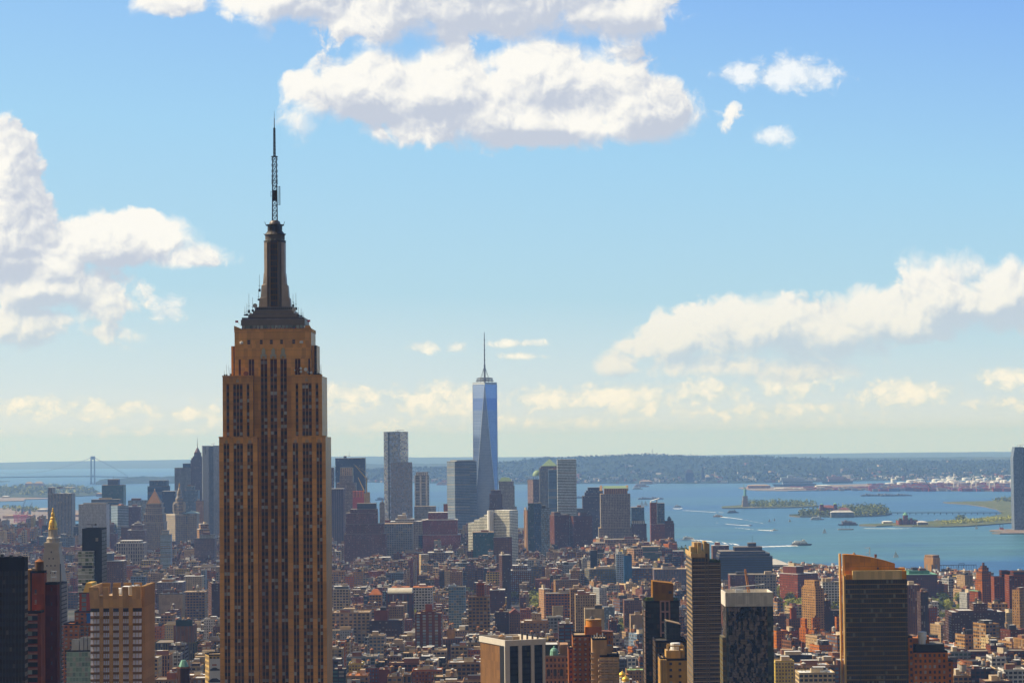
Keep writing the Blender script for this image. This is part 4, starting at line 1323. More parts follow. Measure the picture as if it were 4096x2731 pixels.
def brick_stack():
 s = Site('apartment_tower', 'red brown brick tower in three steps with banded balconies and a tank on top', 150, 2283, 1150, 'tower', (18, 34), 'the red brown stepped tower')
 BR = fac((.27, .085, .045), 'blank')
 BW = fac((.12, .028, .017), (60, 3.7, 0, 0))
 BAL = fac((.17, .06, .045), (2.0, 3.72, 1., .6), gl=(.03, .035, .035), sh=.28, blind=(.42, .50, .46), band=.8)
 LIT = fac((.52, .31, .15), 'blank')
 a, b_, c, d = s.x(100), s.x(124), s.x(173), s.x(221)
 zt = s.z(2283)
 s.add('sunlit_pier', LIT, lambda b: b.box(a, s.x(116), 2.0, 9, -2, zt + .6))  # tan colour stands in for the sunlit left face
 s.add('shadow_slot', M_STEEL, lambda b: b.box(s.x(116), b_, 3.4, 9, -2, zt))  # dark strip paints the shade inside the recess
 roofed(s, 'wall', b_, c, 2.0, 8.5, -2, zt, BR, 'tan')
 for i in range(4):
  zz = s.z(2357) - i * 7.3 * .34 * 2.0
  o = s.add('window', fac((.27, .085, .045), (4, 4, .9, .9), gl=(.06, .07, .07), sh=.5), lambda b: b.box(s.x(134), s.x(143.5), 1.9, 1.99, zz - 2.0, zz))
  s.add('sill', M_CREAMB, lambda b: b.box(s.x(133.5), s.x(144), 1.75, 1.98, zz - 2.25, zz - 2.0, bottom=True), o)
 roofed(s, 'side_wing', c, d, 5.0, 11, -2, s.z(2331), BW, 'tar')
 zl = s.z(2442)
 roofed(s, 'balcony_front', s.x(89), s.x(160), -6, 1.99, -2, zl, BAL, 'rust')
 roofed(s, 'wall', s.x(160), s.x(173.5), -6, 1.99, -2, zl + .4, BR, 'rust')
 fl = 3.72
 s.add('balcony_slab', plain('balcony_edge', (.42, .20, .15), .8, .2), lambda b: [b.box(s.x(89) - .3, s.x(160), -6.7, -6.02, zl - 1.1 - i * fl - .8, zl - 1.1 - i * fl, bottom=True) for i in range(16)])
 water_tank(s.root, s.x(149), 5.2, zt - .9, 1.0, random.Random(4), 1.0)
 s.add('roof_shed', M_CREAMB, lambda b: b.box(s.x(120), s.x(143), 4, 8, zt - 1, zt + 1.3))
 rng = random.Random(8)
 s.add('wing_window', plain('wing_window', (.05, .035, .035), .3, .5), lambda b: [b.box(s.x(196), s.x(200.5), 4.9, 4.99, s.z(2352) - i * 7.2 - 1.5, s.z(2352) - i * 7.2) for i in range(13)])

def dark_sliver():
 s = Site('apartment_tower', 'very thin dark glass tower between the red brown tower and the stone tower', 232, 2262, 1800, 'tower', (8, 26), 'the thin dark glass tower')
 GL = fac((.05, .055, .065), (1.6, 3.2, .86, .7), gl=(.035, .045, .06), sh=.05)
 roofed(s, 'glass_shaft', s.x(222), s.x(246), 0, 22, -2, s.z(2330), GL)
 s.add('corner_fin', M_STEEL, lambda b: b.box(s.x(240), s.x(244), -1.0, -.02, -2, s.z(2254)))
 s.add('hoist', M_GALV, lambda b: [b.box(s.x(200), s.x(221), 3, 6, s.z(2285 + i * 22) - .5, s.z(2285 + i * 22), bottom=True) for i in range(8)] + [b.box(s.x(q) - .2, s.x(q) + .2, 3, 3.4, -2, s.z(2275)) for q in (201, 220)])

def pale_pier_tower():
 s = Site('office_tower', 'tan concrete office tower with bold piers, tilted lilac windows and a flaring notched crown', 463, 2345, 1330, 'tower', (22, 46), 'the lilac window tower')
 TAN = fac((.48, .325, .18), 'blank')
 xa, xb = s.x(361), s.x(566)
 zt, zc, zw = s.z(2345), s.z(2431), s.z(2446)
 GLS, t, bs = new_mat('mirrored_sky_glass')
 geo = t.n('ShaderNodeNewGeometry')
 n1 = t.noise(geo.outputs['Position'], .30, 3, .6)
 t.put(bs.inputs['Base Color'], t.mix(n1, (.66, .66, .90), (.92, .92, 1.0)))  # bright lilac colour stands in for sky mirrored in the tilted panes
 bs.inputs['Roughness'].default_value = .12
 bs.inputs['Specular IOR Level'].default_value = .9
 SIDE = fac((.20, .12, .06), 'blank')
 pz = [(1040, 1078), (1142, 1180), (1243, 1283), (1345, 1385)]
 px_ = [(s.x(a / 2.613), s.x(b / 2.613)) for a, b in pz]
 bays = []
 edges = [xa] + [q for p in px_ for q in p] + [xb]
 for i in range(0, len(edges), 2):
  bays.append((edges[i], edges[i + 1]))
 D = 38.0
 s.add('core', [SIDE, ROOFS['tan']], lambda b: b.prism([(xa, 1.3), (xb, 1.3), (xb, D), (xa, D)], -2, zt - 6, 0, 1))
 for a, b_ in px_:
  s.add('pier', TAN, lambda b: b.box(a, b_, -.6, 1.3, -2, zt - 5.0))
 for j, (a, b_) in enumerate(bays):
  def crown(b):
   lo = [(a + .02, -.2), (b_ - .02, -.2), (b_ - .02, 1.29), (a + .02, 1.29)]
   hi = [(a - .5 * (j == 0) + .02, -2.2), (b_ - .02, -2.2), (b_ - .02, -1.2), (a + .02 - .5 * (j == 0), -1.2)]
   b.prism(lo, zc, zt, top=hi, bottom=True)
  s.add('crown_panel', TAN, crown)
 s.add('shadow_slot', M_STEEL, lambda b: [b.box(a + .03, b_ - .03, .9, 1.28, zw, zc - .02) for a, b_ in bays])  # dark boxes paint the shade under the flaring crown
 fl = 3.9
 n = 14
 for j, (a, b_) in enumerate(bays):
  for i in range(n):
   z1 = zw - i * fl
   o = s.add('window_bank', GLS, lambda b: b.face([(a + .05, -.15, z1 - 2.75 + (.3 if i else .6)), (b_ - .05, -.15, z1 - 2.75 + (.3 if i else .6)), (b_ - .05, .55, z1), (a + .05, .55, z1)]))
   s.add('glazing_bar', plain('tan_bar', (.42, .26, .13), .6, .3), lambda b: [b.box(a + (b_ - a) * q / 3 - .09, a + (b_ - a) * q / 3 + .09, -.25, .9, z1 - 2.6, z1) for q in (1, 2)], o)
 s.add('spandrel', plain('tan_spandrel', (.24, .14, .07), .8, .2), lambda b: [b.box(a + .02, b_ - .02, .2, 1.29, zw - i * fl - 3.9 + .35, zw - i * fl - 2.75, bottom=True) for a, b_ in bays for i in range(n)])
 s.add('rib', TAN, lambda b: [b.prism([(xb + .02, 1.5 + i * 2.9), (xb + .9, 1.5 + i * 2.9), (xb + .9, 2.6 + i * 2.9), (xb + .02, 2.6 + i * 2.9)], -2, zt, top=[(xb + .02, 1.5 + i * 2.9), (xb + 1.9, 1.5 + i * 2.9), (xb + 1.9, 2.6 + i * 2.9), (xb + .02, 2.6 + i * 2.9)]) for i in range(13)])
 s.add('crown_wall', TAN, lambda b: (b.box(xa - .4, xa + .4, 1.3, D, zt - 6, zt), b.box(xb - .4, xb + .9, 1.3, D, zt - 6, zt), [b.box(xa + .4 + i * 6.1, xa + 4.9 + i * 6.1, D - 1, D, zt - 6, zt) for i in range(4)]))
 s.add('roof_plant', M_WHITE, lambda b: (b.box(s.x(470), s.x(520), 14, 24, zt - 6, zt - 1.0), b.box(s.x(425), s.x(455), 20, 30, zt - 6, zt - 2.5)))
 s.add('cooling_drum', M_GALV, lambda b: [b.lathe([(1.6, zt - 6), (1.6, zt - .8), (1.2, zt - .3)], 12, s.x(530) + i * 1.2 - 3, 12 + i * 5) for i in range(3)])

def green_glass():
 s = Site('apartment_tower', 'pale green glass building with gridded floors at the bottom left', 314, 2599, 1700, 'building', (24, 30), 'the pale green glass building')
 GR = fac((.40, .48, .40), (2.2, 3.6, .86, .78), gl=(.22, .33, .25), sh=.25, blind=(.5, .5, .42))
 xa, xb = s.x(266), s.x(366)
 zt = s.z(2599)
 roofed(s, 'curtain_wall', xa, xb, 0, 26, -2, zt, GR, 'gravel')
 s.add('roof_plant', [M_GALV, ROOFS['tar']], lambda b: (b.box(s.x(280), s.x(310), 6, 16, zt - 1, s.z(2560), 0, 1), b.box(s.x(315), s.x(361), 5, 18, zt - 1, s.z(2552), 0, 1)))
 s.add('roof_frame', M_STEEL, lambda b: [b.tube((s.x(q), 5, zt - 1), (s.x(q), 5, s.z(2508)), .25, n=4) for q in (312, 330, 345, 361)] + [b.tube((s.x(312), 5, s.z(w)), (s.x(361), 5, s.z(w)), .25, n=4) for w in (2508, 2530)])
 s.add('spandrel', plain('green_edge', (.45, .52, .44), .5, .4), lambda b: [b.box(xa - .1, xb + .1, -.25, -.02, zt - 1.2 - i * 3.6 - .3, zt - 1.2 - i * 3.6, bottom=True) for i in range(9)])

def orange_complex():
 s = Site('apartment_block', 'orange brown stepped brick complex with a yellow sloped roof and blue glass bays', 310, 2492, 1780, 'building', (30, 40), 'the orange brown stepped complex')
 OR = fac((.34, .13, .045), 'apt', sh=.15)
 R1 = fac((.30, .07, .03), (7, 3.3, .5, .8), gl=(.12, .17, .18), sh=.2)
 roofed(s, 'wall', s.x(254), s.x(320), 0, 24, -2, s.z(2492), OR, 'rust')
 roofed(s, 'wall', s.x(296), s.x(366), 2.2, 30, -2, s.z(2443), OR, 'rust')
 roofed(s, 'upper_wall', s.x(313), s.x(368), 4.4, 32, -2, s.z(2374), R1, 'tar', False)
 zt = s.z(2371)
 P = [(s.x(327), 4.2), (s.x(372), 4.2), (s.x(372), 30), (s.x(327), 30)]
 s.add('sloped_roof', plain('yellow_roof', (.62, .36, .04), .7, .3), lambda b: b.prism(P, zt, s.z(2333), top=ring(P, 2.2)))
 s.add('blue_panel', plain('blue_panel', (.015, .13, .50), .5, .4), lambda b: b.box(s.x(345), s.x(360), 1.9, 2.15, s.z(2491), s.z(2452)))
 fl = 3.3
 s.add('balcony', M_BRICK, lambda b: [b.box(s.x(253) - 1.0, s.x(262), -1.1, -.02, s.z(2500) - i * fl - 1.0, s.z(2500) - i * fl, bottom=True) for i in range(15)])

def poster_house():
 s = Site('loft_building', 'sunlit stone loft with a tall white car poster on its side wall', 825, 2615, 1700, 'building', (20, 30), 'the poster loft')
 xa, xm, xb = s.x(810), s.x(836), s.x(882)
 zt = s.z(2615)
 FA = fac((.58, .42, .22), (2.6, 3.9, .55, .6), sh=.1)
 poly = [(xm, 0), (xb, 0), (xb, 22), (xm - (xm - xa), 22)]
 poly = [(xm, 0), (xb, 0), (xb, 20), (xa, 14)]
 shell(s.root, poly, -2, zt, FA, ROOFS['tan'], True)
 po = s.add('poster', plain('poster_white', (.62, .64, .68), .7, .2, 0, .05), lambda b: b.box(xm + .5, xb - .2, -.35, -.02, 2, s.z(2633), bottom=True))
 BK, RD = plain('poster_black', (.025, .022, .025), .6, .3), plain('poster_red', (.35, .10, .03), .6, .3)
 def car(b, z, sc):
  c = xm + (xb - xm) * .5
  pr = [(-4, 0), (-4.2, 1.0), (-3.2, 1.5), (-1.6, 2.6), (1.2, 2.7), (2.6, 1.7), (4.2, 1.3), (4.3, .1)]
  v = [(c + x * sc, z + y * sc) for x, y in pr]
  b.face([(x, -.42, y) for x, y in v][::-1])
  b.face([(x, -.37, y) for x, y in v])
  for i in range(len(v)):
   (x0, y0), (x1, y1) = v[i], v[(i + 1) % len(v)]
   b.face([(x0, -.42, y0), (x1, -.42, y1), (x1, -.37, y1), (x0, -.37, y0)])
 s.add('printed_car', BK, lambda b: (car(b, s.z(2681), .85), car(b, s.z(2728), 1.15)), po)
 s.add('printed_stripe', RD, lambda b: b.box(xm + 2.2, xm + 5.5, -.41, -.36, s.z(2661), s.z(2655), bottom=True), po)

def green_cone():
 s = Site('stair_tower', 'small dark octagonal brick turret under a pointed green copper roof', 730, 2660, 1560, 'tower', (7, 14), 'the green cone turret')
 zt = s.z(2668)
 s.add('brick_turret', plain('dark_brick', (.06, .028, .02), .9, .1), lambda b: b.lathe([(4.2, -2), (4.2, zt)], 8, 0, 5, a0=.39))
 s.add('copper_cone', plain('verdigris', (.20, .42, .32), .6, .3), lambda b: b.lathe([(3.3, zt), (3.4, zt + .4), (1.6, zt + 4.4), (.1, s.z(2644))], 8, 0, 5, a0=.39))
 s.add('eave', M_BRICK, lambda b: b.lathe([(4.5, zt - .8), (4.5, zt)], 8, 0, 5, a0=.39))

def roof_sign():
 s = Site('roof_sign', 'dark teal signboard on a steel frame over the rooftops left of the great tower', 736, 2478, 2350, 'sign', (10, 4), 'the dark roof sign')
 s.add('board', plain('sign_teal', (.02, .05, .055), .6, .3), lambda b: b.box(s.x(703), s.x(768), 0, .6, s.z(2503), s.z(2478), bottom=True))
 s.add('frame', M_STEEL, lambda b: [b.tube((s.x(q), 1.0, -2), (s.x(q), 1.0, s.z(2480)), .3, n=4) for q in (706, 722, 738, 754, 766)] + [b.tube((s.x(q), 4.5, s.z(2516)), (s.x(q), .9, s.z(2482)), .25, n=4) for q in (706, 738, 766)])

def rimmed_tower():
 s = Site('office_tower', 'brown panelled tower with a white roof rim and white piers on black glass', 2045, 2560, 1450, 'tower', (30, 46), 'the white rimmed tower')
 poly = plan(1921, 2178, 2580, 1450, 30, 24, 2047 - 25)
 poly = [(x - s.X, y - s.D) for x, y in poly]
 P = [Vector(p) for p in poly]
 zt, zr = s.z(2560), s.z(2583)
 BR = fac((.20, .115, .06), (1.5, 60, .08, 1.), gl=(.10, .05, .025), sh=0)
 BK = fac((.012, .011, .012), (1.6, 3.5, .86, .7), gl=(.012, .012, .014), sh=.05, blind=(.06, .07, .03))
 WH = plain('rim_white', (.66, .60, .52), .7, .3, 0, .15)
 b = MB()
 mats = [BR, BK]
 for i, mi in ((0, 1), (1, 0), (2, 1), (3, 0)):
  a, c = P[i], P[(i + 1) % 4]
  L = (c - a).length
  b.face([(*a, -2), (*c, -2), (*c, zr), (*a, zr)], mi, [(0, -zr), (L, -zr), (L, 0), (0, 0)])
 b.build('wall', mats, s.root)
 out = ring(poly, -.6)
 b = MB()
 parapet(b, out, zr, zt, 1.3)
 b.face([(*p, zr) for p in reversed(out)])
 b.build('roof_rim', WH, s.root)
 inn = ring(poly, .7)
 s.add('roof', ROOFS['tan'], lambda m: m.face([(*p, zr + .2) for p in inn]))
 ex, ey = (P[1] - P[0]).normalized(), (P[3] - P[0]).normalized()
 L = (P[1] - P[0]).length
 def fin(m, u, w, ztop, out_=.9):
  q0 = P[0] + ex * (u * L - w / 2)
  q1 = P[0] + ex * (u * L + w / 2)
  m.prism([tuple(q0 - ey * out_), tuple(q1 - ey * out_), tuple(q1 - ey * .02), tuple(q0 - ey * .02)], -2, ztop)
 for u, w in ((.03, 4.6), (.36, 3.2), (.68, 3.0), (.97, 2.4)):
  s.add('pier', WH, lambda m: fin(m, u, w * .72, zr - .02))
 for u in (.19, .52, .84):
  s.add('thin_pier', WH, lambda m: fin(m, u, .5, zr - 24, .6))
 Ll = (P[3] - P[0]).length
 q0, q1 = P[0] + ey * .2, P[0] + ey * Ll * .22
 s.add('corner_slot', plain('slot_black', (.012, .011, .011), .4, .4), lambda m: m.prism([tuple(q0 - ex * .12), tuple(q0 - ex * .02), tuple(q1 - ex * .02), tuple(q1 - ex * .12)][::-1], -2, zr - .1))
 for i in range(3):
  c = P[0].lerp(P[2], .5) + ex * (i * 5 - 7)
  s.add('roof_plant', (M_CREAMB, M_GALV, M_CREAMB)[i], lambda m: m.box(c.x - 2, c.x + 2, c.y - 2, c.y + 2, zr + .2, zt + .6))
 for i in range(4):
  c = P[1].lerp(P[2], .2 + .2 * i) - ex * 1.0
  s.add('vent_stack', M_STEEL, lambda m: m.lathe([(.6, zr), (.6, zt + 1.6)], 8, c.x, c.y))
 water_tank(s.root, P[0].lerp(P[2], .45).x - 6, P[0].lerp(P[2], .45).y, zr + .2, .9, random.Random(2), .4)

def arch_house():
 s = Site('office_block', 'ornate pinkish stone block with tall arched windows and a dark roof pavilion', 2227, 2620, 1600, 'building', (17, 30), 'the arched stone block')
 ST = fac((.44, .24, .15), (2.7, 3.8, .42, .55), sh=.05, band=.25)
 xa, xb = s.x(2180), s.x(2274)
 zt = s.z(2620)
 roofed(s, 'wall', xa, xb, 0, 28, -2, zt, ST, 'tan')
 s.add('cornice', plain('pink_stone', (.46, .27, .18), .8, .2), lambda b: (b.box(xa - .5, xb + .5, -.7, -.02, zt - 1.0, zt - .2, bottom=True), b.box(xa - .3, xb + .3, -.5, -.02, s.z(2655), s.z(2652), bottom=True), b.box(xa - .3, xb + .3, -.5, -.02, s.z(2707), s.z(2704), bottom=True)))
 DK = plain('arch_glass', (.05, .045, .05), .3, .5)
 for c in (2193.5, 2219.5, 2245.5):
  def arch(b):
   w = s.x(c + 6) - s.x(c)
   zb, za = s.z(2702), s.z(2680)
   pts = [(s.x(c) - w, zb), (s.x(c) + w, zb)] + [(s.x(c) + w * math.cos(a), za + w * math.sin(a) * 1.1) for a in [i * math.pi / 8 for i in range(9)]]
   b.face([(x, -.12, z) for x, z in pts])
   for i in range(len(pts)):
    (x0, z0), (x1, z1) = pts[i], pts[(i + 1) % len(pts)]
    b.face([(x0, -.03, z0), (x1, -.03, z1), (x1, -.12, z1), (x0, -.12, z0)])
  o = s.add('arched_window', DK, arch)
  s.add('window_surround', plain('pink_stone', (0, 0, 0)), lambda b: [b.box(s.x(c) + q * 1.35 - .2, s.x(c) + q * 1.35 + .2, -.45, -.02, s.z(2703), s.z(2676)) for q in (-1, 1)], o)
 s.add('roof_pavilion', [plain('slate_dark', (.035, .03, .03), .7, .3), ROOFS['silver']], lambda b: b.box(s.x(2182), s.x(2231), 8, 24, zt - 1, s.z(2580), 0, 1))
 s.add('side_tower', fac((.40, .26, .17), 'blank'), lambda b: b.box(s.x(2242), s.x(2274), 10, 27, zt - 1, s.z(2582)))
 s.add('copper_dome', plain('verdigris', (0, 0, 0)), lambda b: b.lathe([(3.0, zt - .9), (2.6, zt + 2.5), (2.8, zt + 2.6), (2.0, zt + 4.2), (.7, zt + 4.8), (.6, zt + 5.8), (.1, zt + 6.2)], 10, s.x(2217), 4, smooth=False))

def tank_tower():
 s = Site('apartment_tower', 'orange brown brick tower crowned by a big round orange tank house', 2360, 2535, 1500, 'tower', (22, 40), 'the round orange tank tower')
 BR = fac((.36, .14, .035), (3.1, 3.2, .42, .5), sh=.15, gl='r')
 roofed(s, 'wall', s.x(2273), s.x(2291), 3, 24, -2, s.z(2588), BR, 'tan')
 roofed(s, 'wall', s.x(2291), s.x(2358), 0, 28, -2, s.z(2538), BR, 'tan')
 s.add('rounded_wing', [BR, ROOFS['tan']], lambda b: b.prism([(s.x(2358), 6), (s.x(2400), 6)] + [(s.x(2400) + 9 * math.sin(a), 15 - 9 * math.cos(a)) for a in (.3, .6, .9, 1.2, 1.57, 2.0, 2.5, 3.0)] + [(s.x(2358), 24)], -2, s.z(2534), 0, 1))
 s.add('wing_railing', M_BRICK, lambda b: b.prism([(s.x(2358), 5.8), (s.x(2400), 5.8)] + [(s.x(2400) + 9.2 * math.sin(a), 15 - 9.2 * math.cos(a)) for a in (.3, .6, .9, 1.2, 1.57, 2.0, 2.5, 3.0)] + [(s.x(2358), 24.2)], s.z(2534) + .02, s.z(2531)))
 za, zb, zc = s.z(2540), s.z(2508), s.z(2482)
 OB = fac((.42, .16, .035), 'blank')
 s.add('tank_base', [OB, ROOFS['rust']], lambda b: b.prism([(s.x(2341), 4), (s.x(2408), 4), (s.x(2408), 15), (s.x(2341), 15)], za, zb, 0, 1))
 cx = s.x(2376)
 r = s.x(2407) - cx
 s.add('round_tank_house', [plain('orange_render', (.62, .24, .025), .8, .2, 0, .15), ROOFS['rust']], lambda b: (b.lathe([(r, zb), (r, zc)], 28, cx, 4 + r, 0), ))
 s.add('tank_rim', plain('rim_tan', (.50, .30, .12), .8, .2), lambda b: b.lathe([(r + .3, zc), (r + .3, zc + .5), (r - .4, zc + .5)], 28, cx, 4 + r))
 s.add('conical_lid', M_STEEL, lambda b: b.lathe([(2.2, zc + .5), (.2, zc + 2.4)], 10, cx - 1, 4 + r))
 s.add('balcony_rail', M_CREAMB, lambda b: [b.box(s.x(q) - .6, s.x(q) + .6, -.8, -.02, s.z(2550 + i * 20) - .9, s.z(2550 + i * 20), bottom=True) for q in (2297, 2318, 2342) for i in range(10)])

def tan_bays():
 s = Site('apartment_tower', 'tan concrete apartment tower with stacked curved balconies, in front of the round tank tower', 2400, 2560, 1350, 'tower', (20, 34), 'the tan balcony tower')
 CR = fac((.50, .33, .20), (60, 60, 0, 0))
 AP = fac((.42, .29, .18), (2.6, 3.1, .62, .55), gl=(.06, .07, .05), sh=.3, blind=(.5, .48, .36), band=.5)
 x0, x1, x2, x3 = s.x(2369), s.x(2428), s.x(2398), s.x(2476)
 zt, zl = s.z(2552), s.z(2620)
 roofed(s, 'wall', x0, x1, 2, 22, -2, zt, CR, 'tan')
 roofed(s, 'bay_wall', x2, x3, 0, 1.99, -2, zl, AP, 'tan')
 roofed(s, 'wall', x1, x3, 2, 26, -2, zl + .5, AP, 'tan')
 s.add('balcony', plain('balcony_tan', (.52, .35, .21), .8, .2), lambda b: [b.prism([(x - 1.4, -.02), (x - 1.2, -1.0), (x + 1.2, -1.0), (x + 1.4, -.02)], zl - 2 - i * 3.1 - 1.2, zl - 2 - i * 3.1, bottom=True) for x in (s.x(2402), s.x(2420), s.x(2440), s.x(2462)) for i in range(12)])
 s.add('side_balcony', plain('balcony_tan', (0, 0, 0)), lambda b: [b.box(x0 - .5, x0 - .02, 2.2, 2.9, 5, zt - 8, bottom=True)] + [b.box(x0 - 1.0, x0 + 1.2, 1.0, 1.98, zt - 8 - i * 3.1 - 1.1, zt - 8 - i * 3.1, bottom=True) for i in range(20)])
 s.add('roof_house', [CR, ROOFS['gravel']], lambda b: (b.box(s.x(2418), s.x(2450), 6, 16, zl - .5, s.z(2586), 0, 1),))
 for i in range(4):
  s.add('vent_pipe', M_GALV, lambda b: b.tube((s.x(2380 + i * 11), 8, zt - 1), (s.x(2380 + i * 11), 8, zt + 1.5 + (i % 2)), .35, n=6))

def slant_crown():
 s = Site('apartment_tower', 'dark glass tower with a plain brown slanted top and a pink framed window strip', 2650, 2402, 1450, 'tower', (20, 40), 'the slanted brown top tower')
 DK = fac((.04, .034, .028), (1.7, 3.2, .85, .72), gl=(.020, .024, .022), sh=.05, blind=(.13, .07, .045))
 xa, xb = s.x(2581), s.x(2716)
 zt = s.z(2402)
 roofed(s, 'glass_wall', xa, xb, 0, 34, -2, zt, DK, 'dkgreen')
 za, zb = s.z(2325), s.z(2335)
 P = [(s.x(2613), 5), (s.x(2696), 5), (s.x(2696), 22), (s.x(2613), 22)]
 def top(b):
  z0 = zt - .9
  zz = [za, zb, zb, za]
  for i in range(4):
   j = (i + 1) % 4
   b.face([(*P[i], z0), (*P[j], z0), (*P[j], zz[j]), (*P[i], zz[i])])
  b.face([(*P[i], zz[i]) for i in range(4)])
 cr = s.add('slanted_top', fac((.30, .155, .05), 'blank'), top)
 s.add('vent_opening', M_STEEL, lambda b: b.box(s.x(2677), s.x(2690), 4.85, 4.98, s.z(2376), s.z(2365)), cr)
 s.add('pink_frame', plain('pink_frame', (.42, .24, .19), .8, .2), lambda b: (b.box(s.x(2639), s.x(2645), -.6, -.02, -2, zt + .3), b.box(s.x(2657), s.x(2663), -.6, -.02, -2, zt + .3), b.box(s.x(2674), s.x(2680), -.6, -.02, -2, zt + .3), [b.box(s.x(2645), s.x(2674), -.45, -.02, zt - .7 - i * 6.4, zt + .3 - i * 6.4, bottom=True) for i in range(14)]))
 s.add('edge_fin', plain('pale_fin', (.50, .33, .24), .6, .3), lambda b: b.box(xa - .7, xa - .02, -.7, 3, -2, s.z(2438)))
 s.add('floor_ledge', plain('ledge', (.16, .10, .06), .8, .2), lambda b: [b.box(xa - 1.0, s.x(2590), -.9, -.72, zt - 6 - i * 3.2 - .3, zt - 6 - i * 3.2, bottom=True) for i in range(24)])
 rng = random.Random(6)
 for i in range(5):
  x, y = s.x(2588 + i * 5), 3 + rng.random() * 5
  s.add('roof_shrub', M_LEAF2, lambda b: blob(b, (x, y, zt + .8), 1.3, 40, rng, .7))
 for i in range(2):
  s.add('roof_shrub', M_LEAF2, lambda b: blob(b, (s.x(2700 + i * 8), 6, zt + .6), 1.1, 30, rng, .6))

def blob(b, c, r, n, rng, q=1.0, flat=.8):
 """Leaf-sized faces through the volume of a crown."""
 for _ in range(n):
  while True:
   v = Vector((rng.uniform(-1, 1), rng.uniform(-1, 1), rng.uniform(-1, 1)))
   if .15 < v.length < 1:
    break
  p = Vector(c) + Vector((v.x * r, v.y * r, v.z * r * flat))
  a = Vector((rng.gauss(0, 1), rng.gauss(0, 1), rng.gauss(0, 1))).normalized()
  t = a.orthogonal().normalized() * q * rng.uniform(.6, 1.2)
  w = a.cross(t).normalized() * q * rng.uniform(.5, 1.0)
  b.face([p - t, p - w * .8, p + t, p + w])

def bronze_pair():
 s = Site('apartment_tower', 'dark bronze gridded block with a smaller slanted glass tower behind it', 2684, 2560, 1380, 'tower', (22, 34), 'the bronze gridded block')
 GR = fac((.085, .055, .03), (1.9, 3.1, .74, .68), gl=(.02, .018, .014), sh=.04, blind=(.12, .09, .05))
 roofed(s, 'wall', s.x(2621), s.x(2748), 0, 26, -2, s.z(2560), GR, 'tar')
 GL = fac((.05, .05, .05), (1.8, 3.2, .86, .8), gl=(.018, .022, .024), sh=.02)
 P = [(s.x(2669), 8), (s.x(2727), 8), (s.x(2727), 25), (s.x(2669), 25)]
 def tw(b):
  z0 = s.z(2561)
  zz = [s.z(2487), s.z(2501), s.z(2501), s.z(2487)]
  for i in range(4):
   j = (i + 1) % 4
   L = (Vector(P[j]) - Vector(P[i])).length
   b.face([(*P[i], z0), (*P[j], z0), (*P[j], zz[j]), (*P[i], zz[i])], 0, [(0, 0), (L, 0), (L, zz[j] - z0), (0, zz[i] - z0)])
  b.face([(*P[i], zz[i]) for i in range(4)], 1)
 s.add('slanted_glass_tower', [GL, ROOFS['tan']], tw)
 s.add('slanted_edge', plain('edge_tan', (.40, .28, .18), .7, .3), lambda b: b.tube((s.x(2669), 7.9, s.z(2486)), (s.x(2727), 7.9, s.z(2500)), .35, n=4))

def drum_tower():
 s = Site('apartment_tower', 'tan stepped apartment tower with a white round tank inside an open roof frame', 2695, 2627, 1180, 'tower', (20, 30), 'the white tank tan tower')
 TN = fac((.50, .31, .14), (4.6, 3.1, .30, .42), sh=.1)
 LT = fac((.56, .37, .18), (60, 60, 0, 0))
 zt = s.z(2632)
 roofed(s, 'wall', s.x(2664), s.x(2748), 0, 22, -2, zt, TN, 'tan')
 roofed(s, 'wall', s.x(2643), s.x(2664), 2, 24, -2, s.z(2630), TN, 'tan')
 s.add('corner_pier', LT, lambda b: [b.box(s.x(q) - .5, s.x(q) + .5, -.5, 1.98, -2, s.z(2636)) for q in (2644, 2654, 2664)])
 z1, z2 = s.z(2604), s.z(2588)
 s.add('roof_house', [LT, ROOFS['tan']], lambda b: b.box(s.x(2667), s.x(2725), 4, 16, zt - .9, z1, 0, 1))
 s.add('roof_frame', LT, lambda b: ([b.box(s.x(q) - .35, s.x(q) + .35, y, y + .7, z1, z2) for q in (2676, 2722, 2738) for y in (4.5, 14)], [b.box(s.x(2675), s.x(2739), y, y + .7, z2, z2 + .6, bottom=True) for y in (4.5, 14)]))
 s.add('water_tank', M_WHITE, lambda b: b.lathe([(2.5, z1), (2.5, s.z(2577)), (2.2, s.z(2576))], 16, s.x(2707), 9.5, smooth=True))
 s.add('roof_screen', LT, lambda b: b.box(s.x(2728), s.x(2742), 6, 18, zt - .9, s.z(2606)))

